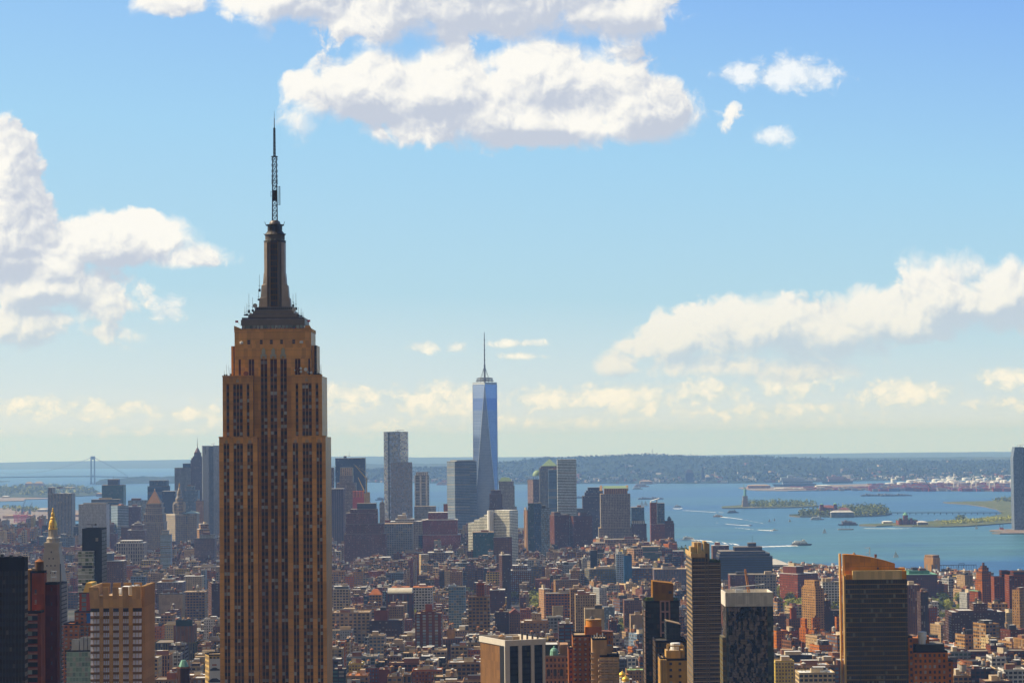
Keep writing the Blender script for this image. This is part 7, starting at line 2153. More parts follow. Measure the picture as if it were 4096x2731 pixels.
row('loft_building', 'dark brown house left of the church like house', 1980, 2036, 2446, 2350, 'dkbrown', 'punch', dep=26, ex={'wt': 1, 'bh': 1})
row('apartment_block', 'tan brick house with a sunlit end by the park trees', 2155, 2200, 2356, 3150, 'pink', 'punch', rot=20, xc=2176)
row('apartment_block', 'row of brick houses behind the park trees', 2182, 2290, 2374, 3060, 'orange', 'loft', dep=22)
row('apartment_block', 'red brick narrow block right of the round orange tank tower', 2436, 2468, 2482, 2100, 'dkred', 'punch', dep=22)
row('office_block', 'pale glass block behind the round orange tank tower', 2412, 2458, 2426, 2500, 'bluegrey', 'grid', gl='l', dep=22)
row('apartment_block', 'wide brown apartment house left of the slanted brown top tower', 2496, 2568, 2398, 3000, 'brown', 'punch', dep=30)
row('apartment_block', 'plain beige wall house left of the slanted brown top tower', 2522, 2572, 2458, 2500, 'beige', 'blank', dep=24, ex={'bh': 1})
row('apartment_block', 'white sided narrow apartment house beside the dark slanted tower', 2524, 2560, 2514, 2000, 'brown', 'punch', rot=30, xc=2538, ex={'bh': 1, 'ac': 1})
row('market_hall', 'low hall with a long curved white roof and a lawn roof in front', 2494, 2584, 2652, 1900, 'dark', 'wide', dep=25, roof='white', ex={})
row('loft_building', 'tan low house with a green lawn roof beside the gold domes', 2506, 2584, 2678, 1780, 'tan', 'punch', dep=22, roof='green', ex={'ac': 2})
# right hand side
row('office_block', 'broad dark navy riverside office with rounded bands and stepped right end', 2876, 3090, 2226, 3900, 'navy', (80., 4.2, 1., .55), gl='w', sh=.02, dep=60, rot=0,
 tiers=[(2878, 3080, 2214, 1), (2882, 3062, 2205, 2), (2942, 3052, 2188, 12, 'dark', 'blank'), (2999, 3030, 2172, 20, 'dark', 'blank')], ex={'mast': 1})
row('office_block', 'brown block peeping over the tall grey condominium', 2850, 2916, 2182, 4300, 'brown', 'punch')
row('warehouse', 'big red brick riverside warehouse with a tower house on its roof', 3118, 3272, 2296, 3400, 'red', (3.6, 3.8, .5, .5), rot=35, xc=3190, ex={'bh': 2}, tiers=[(3195, 3225, 2266, 6, 'dkred', 'blank')])
row('loft_building', 'beige loft with black square windows beyond the white crowned tower', 3021, 3106, 2298, 3400, 'stone', (4.6, 4.4, .62, .6))
row('loft_building', 'dark maroon loft left of the beige loft', 2920, 3020, 2299, 3400, 'maroon', 'punch')
row('apartment_tower', 'tan stepped art deco apartment house', 3206, 3296, 2352, 2900, 'tan', 'apt', rot=30, xc=3262, tiers=[(3262, 3290, 2343, 2), (3266, 3286, 2320, 4)], ex={})
row('apartment_block', 'broad brown brick apartment house right of the white crowned tower', 3090, 3146, 2460, 2200, 'brown', 'punch', dep=30, ex={'wt': 1, 'bh': 1})
row('apartment_block', 'brown brick apartment house with pale corners, second right of the white crowned tower', 3144, 3214, 2474, 2150, 'brown', 'punch', rot=20, xc=3156, tiers=[(3168, 3190, 2430, 6, 'red', 'blank')], ex={'bh': 1})
row('apartment_block', 'orange sunlit apartment house right of the brown brick pair', 3196, 3236, 2512, 2020, 'orange', 'punch', rot=35, xc=3224, tiers=[(3226, 3234, 2472, 2)], ex={})
row('apartment_block', 'yellow sunlit apartment house with trees on its roof left of the gold topped tower', 3234, 3302, 2520, 1960, 'orange', 'punch', rot=32, xc=3258, tiers=[(3260, 3290, 2470, 4)], ex={'bh': 1})
row('apartment_block', 'dark brown stepped house just left of the gold topped tower', 3284, 3370, 2440, 2350, 'dkbrown', 'punch', dep=26, tiers=[(3298, 3325, 2400, 4)])
row('apartment_block', 'orange narrow house at the left foot of the gold topped tower', 3336, 3370, 2515, 1850, 'orange', 'punch', dep=20, tiers=[(3348, 3368, 2468, 3)], ex={})
row('ventilation_tower', 'tan square shaft with dark louvres standing at the river edge', 3696, 3760, 2232, 4520, 'tan', (16., 60., .3, .6), rot=30, xc=3732, tiers=[(3733, 3758, 2221, 1, 'tan', 'slot')], ex={})
row('warehouse', 'long maroon warehouse with a green metal roof right of the gold topped tower', 3624, 3750, 2298, 3600, 'dkred', (3.2, 4.2, .3, .5), dep=55, roof='copper', tiers=[(3640, 3722, 2284, 8, 'dkgreen' if False else 'green', 'blank', 'dkgreen')], ex={'bh': 2})
row('apartment_tower', 'brown deco apartment tower with upright ribs right of the gold topped tower', 3624, 3682, 2338, 2100, 'brown', 'vert', gl='r', dep=30, ex={'bh': 1})
row('apartment_tower', 'lower brown shoulder block of ribs beside the brown deco tower', 3682, 3714, 2366, 2110, 'dkbrown', 'vert', dep=26)
row('apartment_tower', 'red and tan brick pyramid topped apartment house by the river', 3900, 3978, 2320, 3300, 'orange', 'apt', rot=25, xc=3928, tiers=[(3930, 3968, 2288, 2), (3936, 3962, 2272, 4), (3940, 3958, 2264, 6)], ex={'bh': 1})
row('apartment_tower', 'red brick balcony tower with black tops at the right edge', 3976, 4045, 2306, 3250, 'red', 'apt', tiers=[(4008, 4042, 2281, 3, 'dkred', 'ribbon')], ex={})
row('apartment_tower', 'red brick balcony tower filling the right edge, behind the sunlit ziggurat', 4036, 4130, 2300, 3200, 'red', 'apt', tiers=[(4056, 4120, 2283, 3, 'dkred', 'ribbon')], ex={})
row('apartment_block', 'bright red brick school like block below the pyramid topped house', 3878, 3984, 2364, 2900, 'red', 'punch', rot=30, xc=3912, roof='copper')
row('apartment_block', 'red brick gabled block right of the school like block', 3984, 4056, 2354, 2850, 'red', 'punch', rot=22, xc=4012)
row('apartment_block', 'very broad dark brown apartment house with a raised middle', 3807, 4022, 2446, 2500, 'dkbrown', (3.4, 3.1, .42, .45), dep=45, sh=.35, tiers=[(3835, 3990, 2440, 3), (3900, 3955, 2412, 8)], ex={'bh': 2, 'wt': 1})
row('apartment_block', 'tan house between the red school like block and the broad dark apartment house', 3966, 4030, 2412, 2700, 'tan', 'loft', dep=24)
row('apartment_tower', 'sunlit yellow stepped ziggurat tower at the right edge', 4048, 4150, 2358, 1900, 'tan', 'punch', rot=48, xc=4078, ex={'bh': 1})
row('apartment_block', 'white stuccoed house with a blank end below the broad dark apartment house', 3924, 3990, 2550, 2000, 'cream', 'punch', rot=25, xc=3956, ex={'bh': 1})
row('apartment_block', 'long red brown apartment slab with tan bands at the lower right', 3878, 4110, 2602, 1950, 'dkred', (4., 3.1, .5, .5), band=1.2, dep=28, tiers=[(3964, 4028, 2580, 2)], ex={'bh': 1, 'ac': 3})
row('loft_building', 'grey loft with glass roof sheds right of the orange brick stepped tower', 3800, 3882, 2604, 1900, 'steel', 'loft', gl='g', dep=30, ex={'bh': 2, 'ac': 2})
row('loft_building', 'cream loft with a saw tooth glass roof at the lower right', 3884, 3990, 2674, 1800, 'cream', 'loft', dep=30, ex={'ac': 4, 'wt': 1})
row('loft_building', 'white loft at the lower right corner', 4014, 4110, 2676, 1760, 'white', 'loft', dep=26, ex={'bh': 1, 'ac': 2})
row('loft_building', 'tan loft with big round tanks right of the orange stepped tower', 3814, 3884, 2700, 1680, 'tan', 'loft', dep=26, ex={'wt': 2, 'ws': 1.5, 'bh': 1})
row('loft_building', 'dark brown loft with tanks at the very bottom right', 3940, 4050, 2722, 1640, 'dkbrown', 'loft', dep=26, ex={'wt': 2, 'bh': 1})
row('loft_building', 'dark loft with a pale roof right of the mottled glass tower', 3106, 3260, 2618, 1900, 'dark', 'loft', dep=32, roof='silver', ex={'wt': 3, 'bh': 2, 'ac': 2})
row('loft_building', 'cream loft with white sheds at the bottom right of the mottled tower', 3196, 3340, 2688, 1750, 'cream', 'loft', dep=30, roof='white', ex={'wt': 1, 'bh': 2, 'ac': 3})
row('apartment_block', 'tan framed block with red panels left of the gold topped tower', 3264, 3372, 2640, 1800, 'tan', 'wide', gl='r', dep=26, ex={'bh': 1, 'ac': 2})
row('loft_building', 'white blocky house behind the brown brick pair', 3290, 3366, 2328, 3100, 'white', 'loft', dep=24, ex={'bh': 2})

# storeys a building of its kind plausibly has decide how far out it stands
HGT = {'loft_building': 46, 'apartment_block': 46, 'office_block': 52, 'warehouse': 45, 'apartment_tower': 80, 'market_hall': 30, 'office_tower': 150}
for a, k in T:
 name, label, x0, x1, yt, D, col = a[:7]
 win = a[7] if len(a) > 7 else 'punch'
 H = HGT.get(name)
 if H and D < 4600 and yt > 2205:
  dz = -ray((x0 + x1) / 2, yt).z
  if CAMZ - dz * D - 12 > H:
   D = (CAMZ - 12 - H) / dz
 put(name, label, x0, x1, yt, D, col, win, **k)

roofs_of_the_financial_towers()

# ------------------------------------------------------------------ things on and round the water
def obj_at(name, px, py, label, cat, group=None, lift=0.0, rz=0.0):
 p = on_sea(px, py, lift)
 o = empty(name, p, label, cat, group, rz)
 o['_d'] = p.y
 return o, p.y

def bridge():
 D = 17850.0
 X, zb = slope(371.5, 1935) * D, None
 base = sea(X, D)
 root = empty('suspension_bridge', (X, D, base), 'far grey blue suspension bridge with one tall tower and sagging cables', 'bridge')
 ST = plain('bridge_steel', (.26, .36, .44), .7, .3)
 px = lambda q: slope(q, 1900) * D - X
 z = lambda y, q=371: at(q, y, D).z - base
 w = 19.0
 zt = z(1824)
 def tower(b):
  for sg in (-1, 1):
   b.prism([(sg * 13.5 - 5, -9), (sg * 13.5 + 5, -9), (sg * 13.5 + 5, 9), (sg * 13.5 - 5, 9)], -3, zt, top=[(sg * 12.5 - 4, -7), (sg * 12.5 + 4, -7), (sg * 12.5 + 4, 7), (sg * 12.5 - 4, 7)])
  b.prism([(-8.6, -6), (8.6, -6), (8.6, 6), (-8.6, 6)], zt - 26, zt - .5, bottom=True)
  b.prism([(-8.9, -6), (8.9, -6), (8.9, 6), (-8.9, 6)], z(1904) - 8, z(1904) + 8, bottom=True)
  b.prism([(-22, -14), (22, -14), (22, 14), (-22, 14)], -3, 9)
 part('tower', ST, root, tower)
 dk = [(-420, 1911), (-200, 1909.5), (0, 1906.5), (200, 1903.4), (371, 1902.6), (513, 1905.5)]
 dz = lambda q: z(interp(dk, q), q)
 def deck(b):
  for i in range(24):
   a, c = -420 + 933 * i / 24, -420 + 933 * (i + 1) / 24
   b.face([(px(a), -14, dz(a)), (px(c), -14, dz(c)), (px(c), 14, dz(c)), (px(a), 14, dz(a))])
   b.face([(px(a), -14, dz(a) - 8), (px(c), -14, dz(c) - 8), (px(c), -14, dz(c)), (px(a), -14, dz(a))])
   b.face([(px(c), 14, dz(c) - 8), (px(a), 14, dz(a) - 8), (px(a), 14, dz(a)), (px(c), 14, dz(c))])
   b.face([(px(c), -14, dz(c) - 8), (px(a), -14, dz(a) - 8), (px(a), 14, dz(a) - 8), (px(c), 14, dz(c) - 8)])
 part('deck', ST, root, deck)
 def cab(q):
  if q <= 371:
   f = (q - 60) / (368 - 60)
   return 1893.5 + (1828 - 1893.5) * f * f
  f = (q - 371) / (513 - 371)
  return 1828 + (1905 - 1828) * f - 7 * f * (1 - f) * 2
 for y in (-14, 14):
  def cable(b):
   qs = [-420 + i * 30 for i in range(27)] + [371] + [400, 440, 480, 513]
   for a, c in zip(qs, qs[1:]):
    b.tube((px(a), y, z(cab(a), a)), (px(c), y, z(cab(c), c)), 1.0, n=4)
  part('cable', ST, root, cable)
 def hang(b):
  for i in range(70):
   q = -400 + i * 13
   if abs(q - 371) > 8 and q < 500:
    b.tube((px(q), -14, dz(q)), (px(q), -14, z(cab(q), q)), .2, n=3)
 part('hanger_cables', ST, root, hang)

bridge()

def statue():
 root, D = obj_at('statue', 2981, 2026, 'green copper robed statue raising a torch on a stone pedestal', 'statue', None, 4)
 base = root.location
 k = 46.0 / 45.3
 ST = plain('pedestal_stone', (.30, .24, .19), .9, .2)
 GR = plain('statue_copper', (.17, .38, .31), .6, .3)
 fz = at(2981, 1983, D).z - base.z
 part('pedestal', ST, root, lambda b: (b.prism([(-14, -14), (14, -14), (14, 14), (-14, 14)], -4, fz * .48, top=[(-11, -11), (11, -11), (11, 11), (-11, 11)]),
           b.prism([(-11.8, -11.8), (11.8, -11.8), (11.8, 11.8), (-11.8, 11.8)], fz * .48, fz * .56), b.prism([(-9.6, -9.6), (9.6, -9.6), (9.6, 9.6), (-9.6, 9.6)], fz * .56, fz * .88, top=[(-8.6, -8.6), (8.6, -8.6), (8.6, 8.6), (-8.6, 8.6)]),
           b.prism([(-10, -10), (10, -10), (10, 10), (-10, 10)], fz * .88, fz)))
 h = 46.0
 def body(b):
  b.lathe([(6.2, fz), (5.6, fz + h * .12), (5.3, fz + h * .3), (4.4, fz + h * .42), (4.9, fz + h * .52), (4.4, fz + h * .6), (1.8, fz + h * .645), (1.6, fz + h * .665)], 14, 0, 0, smooth=True)
  b.lathe([(.8, fz + h * .655), (1.9, fz + h * .69), (2.0, fz + h * .72), (1.5, fz + h * .755), (.3, fz + h * .77)], 10, .2, 0, smooth=True)
  for i in range(7):
   a = math.radians(-10 + i * 33)
   b.tube((.2 + 1.7 * math.cos(a), 0, fz + h * .735 + 1.2 * math.sin(a)), (.2 + 3.6 * math.cos(a), 0, fz + h * .735 + 3.0 * math.sin(a)), .35, .1, 4)
  b.tube((-3.0, 0, fz + h * .58), (-4.8, .5, fz + h * .76), 1.7, 1.2, 8)
  b.tube((-4.8, .5, fz + h * .755), (-5.2, .6, fz + h * .9), 1.2, .8, 8)
  b.tube((3.2, 0, fz + h * .58), (5.0, -1, fz + h * .44), 1.7, 1.2, 8)
  b.tube((5.0, -1, fz + h * .44), (3.6, -4, fz + h * .42), 1.2, .9, 8)
 part('robed_figure', GR, root, body)
 part('torch', GR, root, lambda b: (b.lathe([(.5, fz + h * .89), (.6, fz + h * .93), (1.6, fz + h * .94), (1.6, fz + h * .955)], 8, -5.2, .6),))
 part('torch_flame', plain('gilding', (0, 0, 0)), root, lambda b: b.lathe([(1.0, fz + h * .955), (1.2, fz + h * .97), (.1, fz + h)], 8, -5.2, .6))
 part('tablet', GR, root, lambda b: b.prism([(3.4, -4.6), (5.6, -3.4), (5.3, -2.9), (3.1, -4.1)], fz + h * .38, fz + h * .53, bottom=True))

statue()

def wood(name, label, pts, n, r, seed, mat=None, q=2.2, hgt=12, lift=3):
 """A wood that reads as one mass: leaf clumps over an outline on the water."""
 rng = random.Random(seed)
 v = [on_sea(px, py) for px, py in pts]
 x0, x1, y0, y1 = min(p.x for p in v), max(p.x for p in v), min(p.y for p in v), max(p.y for p in v)
 def inside(x, y):
  c = False
  for i in range(len(v)):
   a, b = v[i], v[i - 1]
   if (a.y > y) != (b.y > y) and x < (b.x - a.x) * (y - a.y) / (b.y - a.y) + a.x:
    c = not c
  return c
 b = MB()
 k = 0
 while k < n:
  x, y = rng.uniform(x0, x1), rng.uniform(y0, y1)
  if not inside(x, y):
   k += .02
   continue
  k += 1
  rr = r * rng.uniform(.6, 1.25)
  hh = hgt * rng.uniform(.6, 1.2)
  b.cur = rng.choice((0, 0, 1))
  blob(b, (x, y, sea(x, y) + lift + hh * .55), rr, 16, rng, q, hh / rr * .55)
 o = b.build(name, [mat or M_LEAF2, M_LEAF])
 tag(o, label, 'woodland', None, 'stuff')
 return o

wood('woodland', 'trees covering the statue island right of the pedestal', [(2962, 2030), (2980, 2023), (3060, 2020), (3200, 2021), (3266, 2023), (3262, 2027), (3150, 2030), (3030, 2032)], 210, 8, 1, q=3, hgt=24)
wood('woodland', 'trees on the left end of the brick hall island', [(3190, 2063), (3230, 2056), (3300, 2056), (3322, 2063), (3280, 2067), (3210, 2067)], 90, 8, 2, q=3, hgt=22)
wood('woodland', 'trees behind the halls on the right end of the brick hall island', [(3330, 2056), (3420, 2050), (3500, 2050), (3555, 2055), (3556, 2060), (3500, 2063), (3420, 2060), (3350, 2060)], 240, 9, 3, q=3.2, hgt=30)
wood('woodland', 'front row of trees right of the grey ferry building', [(3418, 2062), (3480, 2060), (3545, 2058), (3552, 2060), (3500, 2065), (3420, 2066)], 110, 8, 13, q=3, hgt=26)
wood('woodland', 'dense trees on the island below the suspension bridge', [(-60, 1955), (80, 1949), (190, 1944), (290, 1950), (385, 1965), (388, 1976), (300, 1978), (120, 1984), (-60, 1988)], 420, 12, 4, q=5, hgt=24)
wood('woodland', 'orchard rows along the waterside park', [(3760, 2096), (3860, 2089), (3950, 2082), (4070, 2076), (4070, 2084), (3980, 2090), (3880, 2097), (3780, 2101)], 230, 6, 5, M_LEAF, q=2.6, hgt=10)
wood('woodland', 'scrub at the tip of the waterside park', [(3975, 2008), (4000, 2004), (4060, 2002), (4060, 2007), (3990, 2010)], 60, 9, 6, q=3, hgt=16)
wood('woodland', 'two round tree clumps behind the brick rail terminal', [(3826, 2083), (3834, 2082), (3860, 2081), (3862, 2083), (3840, 2085), (3828, 2085)], 26, 7, 7, q=2.6, hgt=16)
wood('woodland', 'trees along the far container pier', [(10, 2036), (60, 2034), (150, 2040), (150, 2050), (60, 2048), (20, 2046)], 60, 9, 8, q=4, hgt=14)
wood('woodland', 'riverside park trees behind the tall grey condominium', [(2690, 2226), (2745, 2220), (2760, 2226), (2730, 2238), (2690, 2240)], 60, 6, 9, q=2.4, hgt=16, lift=6)

def hall(px0, px1, pt, pb, name, label, col, win='punch', roof='red', dep=30, cat='building', towers=(), D=None):
 p = on_sea((px0 + px1) / 2, pb, 3)
 D = D or p.y
 X = slope((px0 + px1) / 2, pb) * D
 base = sea(X, D) + 3
 root = empty(name, (X, D, base), label, cat)
 x0, x1 = slope(px0, pb) * D - X, slope(px1, pb) * D - X
 zt = at((px0 + px1) / 2, pt, D).z - base
 zt = max(zt, 4)
 part('wall', fac(col, win), root, lambda b: b.box(x0, x1, 0, dep, -4, zt * .72))
 P = [(x0 - 1, -1), (x1 + 1, -1), (x1 + 1, dep + 1), (x0 - 1, dep + 1)]
 part('roof', ROOFS[roof], root, lambda b: b.prism(P, zt * .72, zt, top=ring(P, min(dep * .42, (x1 - x0) * .3))))
 for q, w, ty in towers:
  x = slope(q, pb) * D - X
  z1 = at(q, ty, D).z - base
  part('corner_tower', fac(col, 'slot'), root, lambda b: (b.box(x - w, x + w, -w, w, -4, zt + (z1 - zt) * .5),))
  part('tower_roof', ROOFS['copper'], root, lambda b: b.lathe([(w * 1.3, zt + (z1 - zt) * .5), (w * .8, zt + (z1 - zt) * .7), (.2, z1)], 8, x, 0))
 return root

hall(3283, 3346, 2020, 2058, 'museum_hall', 'red brick main hall with dark corner towers on the wooded island', 'red', 'tall', 'red', 40, towers=((3287, 6, 2012), (3341, 6, 2010)))
hall(3360, 3400, 2030, 2058, 'hospital_block', 'second red brick hall right of the towered hall on the wooded island', 'red', 'tall', 'red', 40)
hall(3325, 3416, 2041, 2066, 'ferry_house', 'long grey ferry building on the waterfront of the wooded island', 'ltgrey', 'ribbon', 'silver', 30)
hall(3594, 3672, 2072, 2098, 'rail_terminal', 'red brick rail terminal with a steep roof and a pointed clock spire', 'red', 'tall', 'dkgreen', 50, towers=((3622, 7, 2046), (3602, 4, 2070), (3645, 4, 2070)))
hall(3672, 3712, 2084, 2099, 'train_shed', 'long low shed right of the brick rail terminal', 'grey', 'blank', 'silver', 60)
hall(3533, 3571, 2083, 2092, 'event_tent', 'white tent roof left of the brick rail terminal', 'white', 'blank', 'white', 30, 'tent')
hall(2993, 3082, 1937, 1953, 'warehouse', 'tan pier warehouse left of the grey ship across the bay', 'tan', 'punch', 'tan', 60)
hall(3265, 3326, 1939, 1947, 'cargo_shed', 'bright white roofed shed right of the grey ship across the bay', 'white', 'blank', 'white', 60)
hall(3098, 3218, 1950, 1956, 'cargo_shed', 'long low white roofed shed on the pier across the bay', 'white', 'blank', 'white', 30)
hall(3658, 3674, 1925, 1938, 'warehouse', 'tan block house among the white storage tanks', 'tan', 'punch', 'tan', 40)
hall(1000 / 2.613 + 0, 470, 1970, 1982, 'warehouse', 'pale shed at the right end of the wooded island below the bridge', 'mauve', 'blank', 'tan', 40)
hall(100, 130, 1926, 1952, 'apartment_block', 'left pink apartment block on the wooded island below the bridge', 'pink', 'fine', 'tan', 40)
hall(137, 172, 1925, 1950, 'apartment_block', 'right pink apartment block on the wooded island below the bridge', 'pink', 'fine', 'tan', 40)
hall(10, 130, 2058, 2072, 'warehouse', 'long pale roofed warehouse on the container pier at left', 'tan', 'blank', 'tan', 60)
hall(118, 200, 2070, 2084, 'warehouse', 'arched roof warehouse at the water end of the container pier', 'beige', 'blank', 'tan', 50)
hall(150, 186, 2034, 2046, 'warehouse', 'silver roofed shed behind the red gantry cranes', 'ltgrey', 'blank', 'silver', 50)
hall(290, 322, 2054, 2066, 'warehouse', 'tan shed on the pier right of the notched slab tower', 'tan', 'blank', 'tan', 50)
hall(8, 34, 1982, 1990, 'fuel_dome', 'white domed shed on the flat pier below the wooded island', 'cream', 'blank', 'white', 30)
hall(2560, 2610, 1920, 1934, 'apartment_block', 'pale low block on the far shore left of the church spire', 'beige', 'punch', 'tan', 60)
hall(2742, 2774, 1876, 1930, 'apartment_tower', 'dark apartment tower on the wooded hill of the far shore', 'navy', 'fine', 'tar', 40)
hall(2806, 2818, 1874, 1928, 'apartment_tower', 'slim dark apartment tower right of the dark tower on the far shore', 'navy', 'fine', 'tar', 30)
hall(2822, 2840, 1898, 1930, 'apartment_tower', 'pale apartment slab on the far shore above the statue', 'bluegrey', 'fine', 'silver', 30)
hall(2918, 2978, 1893, 1914, 'hospital_block', 'long cream building on the far slope left of the church', 'cream', 'punch', 'tan', 40)
hall(3018, 3038, 1894, 1916, 'church', 'cream church with a tall thin steeple on the far slope', 'cream', 'slot', 'tan', 40, 'church', towers=((3033, 3.5, 1880),))

def gantry(px, pt, pb, label, col, wpx, boom=True, D=None):
 root, D = obj_at('gantry_crane', px, pb, label, 'crane', None, 3)
 base = root.location
 M = plain('crane_' + col, {'red': (.42, .07, .10), 'white': (.72, .72, .70), 'blue': (.16, .22, .30)}[col], .6, .3)
 zt = at(px, pt, D).z - base.z
 hw = wpx / 2 * D / F
 part('portal_frame', M, root, lambda b: ([b.tube((sx * hw, sy * 9, -3), (sx * hw * .8, sy * 9, zt * .62), 1.3, n=4) for sx in (-1, 1) for sy in (-1, 1)], [b.tube((-hw, sy * 9, zt * q), (hw, sy * 9, zt * q), 1.2, n=4) for sy in (-1, 1) for q in (.25, .62)]))
 part('boom', M, root, lambda b: (b.tube((-hw * 2.2, 0, zt * .64), (hw * 2.6, 0, zt * .66), 1.7, n=4), b.tube((0, 0, zt * .64), (0, 0, zt), 1.2, n=4), b.tube((0, 0, zt), (hw * 2.4, 0, zt * .66), .6, n=3), b.tube((0, 0, zt), (-hw * 2, 0, zt * .64), .6, n=3)))
 return root

for i, px in enumerate((64, 80, 96, 110)):
 gantry(px, 2044 + (i % 2) * 3, 2090, ('leftmost red gantry crane on the container pier', 'second red gantry crane from the left on the pier', 'third red gantry crane from the left on the pier', 'rightmost red gantry crane on the container pier')[i], 'red', 11)

def luffer(px, py, dx, pt, label, col='blue'):
 root, D = obj_at('dock_crane', px, py, label, 'crane', None, 3)
 base = root.location
 M = plain('crane_' + col, (.16, .22, .30), .6, .3)
 zt = at(px, pt, D).z - base.z
 zh = zt * .45
 part('tower', M, root, lambda b: b.prism([(-6, -6), (6, -6), (6, 6), (-6, 6)], -3, zh, top=[(-3, -3), (3, -3), (3, 3), (-3, 3)]))
 part('jib', M, root, lambda b: (b.tube((0, 0, zh), (dx * D / F, 0, zt), 2.0, .9, 4), b.tube((-5, 0, zh + 6), (dx * D / F, 0, zt), .5, n=3)))

luffer(90, 2058, 13, 1998, 'left blue luffing crane over the container pier')
luffer(119, 2056, 11, 2008, 'right blue luffing crane over the container pier')
luffer(18, 2166, -12, 2145, 'small blue crane on the near river bank at left')
luffer(38, 2168, 7, 2132, 'thin pink grey crane on the near river bank at left', 'pinkgrey')
for px, w, t in ((3824, 20, 1902), (3895, 22, 1899), (3968, 22, 1900), (4052, 18, 1906)):
 gantry(px, t, 1960, {3824: 'leftmost of the white container cranes across the bay', 3895: 'second white container crane from the left across the bay', 3968: 'third white container crane across the bay', 4052: 'white container crane next to the grey glass riverside tower'}[px], 'white', w)

def floating_crane():
 root, D = obj_at('floating_crane', 3730, 1962, 'dark floating crane with a long leaning jib before the container port', 'crane')
 base = root.location
 zt = at(3680, 1895, D).z - base.z
 part('jib', M_STEEL, root, lambda b: (b.tube((0, 0, 3), (-48 * D / F, 0, zt), 3.2, 1.4, 4), b.tube((6, 0, 18), (-48 * D / F, 0, zt), .8, n=3)))
 part('hull', M_STEEL, root, lambda b: b.box(-70, 40, -10, 10, -1, 4))

floating_crane()

rng = random.Random(77)
# white storage tanks behind the container port
tanks = []
for i in range(64):
 px = rng.uniform(3545, 4060) if i > 20 else rng.uniform(3740, 4060)
 py = 1920 + rng.uniform(-14, 14) - (px - 3545) / 515 * 6
 tanks.append((px, py))
tanks.sort()
WT = plain('tank_white', (.82, .82, .80), .6, .3, 0, .1)
TL = {}
for i, (px, py) in enumerate(tanks):
 p = on_sea(px, py + 9, 3)
 r = rng.uniform(13, 30)
 h = rng.uniform(12, 20)
 o = part('storage_tank', WT, None, lambda b: b.lathe([(r, -2), (r, h), (r * .5, h + 1.8), (.5, h + 2.4)], 16, 0, 0, smooth=False))
 o.location = p
 tag(o, 'white round storage tank in the tank farm behind the container port', 'storage tank', 'white tanks of the tank farm')

def many_boxes(name, label, cat, gen, mats):
 b = MB()
 for c, sx, sy, sz, mi, rot in gen:
  ca, sa = math.cos(rot), math.sin(rot)
  P = [(c[0] + ca * x - sa * y, c[1] + sa * x + ca * y) for x, y in ((-sx, -sy), (sx, -sy), (sx, sy), (-sx, sy))]
  b.prism(P, c[2] - 3, c[2] + sz, mi)
 o = b.build(name, mats)
 return tag(o, label, cat, None, 'stuff')

def containers():
 for i in range(520):
  px, py = rng.uniform(3480, 4060), rng.uniform(1938, 1962)
  p = on_sea(px, py, 4)
  yield p, rng.uniform(10, 30), rng.uniform(4, 8), rng.uniform(5, 14), rng.choice((0, 0, 0, 1, 2, 3, 4)), rng.uniform(-.1, .1)
 for i in range(60):
  p = on_sea(rng.uniform(3150, 3480), rng.uniform(1948, 1960), 4)
  yield p, rng.uniform(10, 26), 5, rng.uniform(4, 8), rng.choice((0, 0, 1, 3, 4)), 0

many_boxes('container_stacks', 'stacked red and grey shipping containers across the container port', 'containers', containers(),
   [plain('box_red', (.36, .06, .06)), plain('box_maroon', (.20, .05, .07)), plain('box_blue', (.10, .16, .30)), plain('box_grey', (.34, .34, .36)), plain('box_tan', (.45, .32, .20))])

def houses():
 n = 0
 r2 = random.Random(9)
 while n < 380:
  i, j = r2.randrange(20, len(HROWS) - 1), int(abs(r2.gauss(0, .30)) * 38)
  if j >= 40 or (mnoise.noise(Vector((i * .11, j * .22, 1))) < -.05 and j > 8):
   continue
  a, b = Vector(HROWS[i][j]), Vector(HROWS[i + 1][min(j + 1, 59)])
  p = a.lerp(b, r2.random())
  n += 1
  s = r2.choice((1, 1, 1, 1.5, 2.6))
  yield p, r2.uniform(5, 11) * s, r2.uniform(5, 8) * s, r2.uniform(3, 6) + (r2.random() < .03) * 16 + 9, r2.choice((0, 0, 1, 2, 3, 4)), r2.uniform(-.6, .6)

many_boxes('hillside_houses', 'small pale houses scattered over the wooded hill of the far shore', 'houses', houses(),
   [plain('house_white', (.50, .48, .44)), plain('house_cream', (.48, .40, .30)), plain('house_grey', (.30, .30, .32)), plain('house_brick', (.28, .12, .09)), plain('house_roof', (.20, .16, .15))])

def hill_trees():
 b = MB()
 r2 = random.Random(19)
 for k in range(5200):
  i, j = r2.randrange(len(HROWS) - 1), r2.randrange(1, 46)
  a, c = Vector(HROWS[i][j]), Vector(HROWS[i + 1][min(j + 1, 59)])
  p = a.lerp(c, r2.random())
  b.cur = r2.choice((0, 0, 1))
  blob(b, p + Vector((0, 0, 6)), r2.uniform(14, 34), 5, r2, 9, .5)
 o = b.build('woodland', [leaf_mat('hill_leaves', (.028, .046, .020)), leaf_mat('hill_leaves_pale', (.045, .064, .026))])
 tag(o, 'woods over the long hill of the far shore', 'woodland', None, 'stuff')

hill_trees()

def mast_on_hill():
 D = 19500
 p = at(2610, 1824, D)
 root = empty('radio_mast', p, 'thin lattice radio mast on the crest of the far hill', 'mast')
 zt = at(2610, 1793, D).z - p.z
 part('lattice_mast', M_STEEL, root, lambda b: ([b.tube((sx * 9, sy * 9, -20), (sx * 1.2, sy * 1.2, zt), 1.0, .6, 4) for sx in (-1, 1) for sy in (-1, 1)], [b.box(-7 + i * 1.1, 7 - i * 1.1, -1, 1, zt * (.15 + .17 * i), zt * (.15 + .17 * i) + 2, bottom=True) for i in range(5)]))

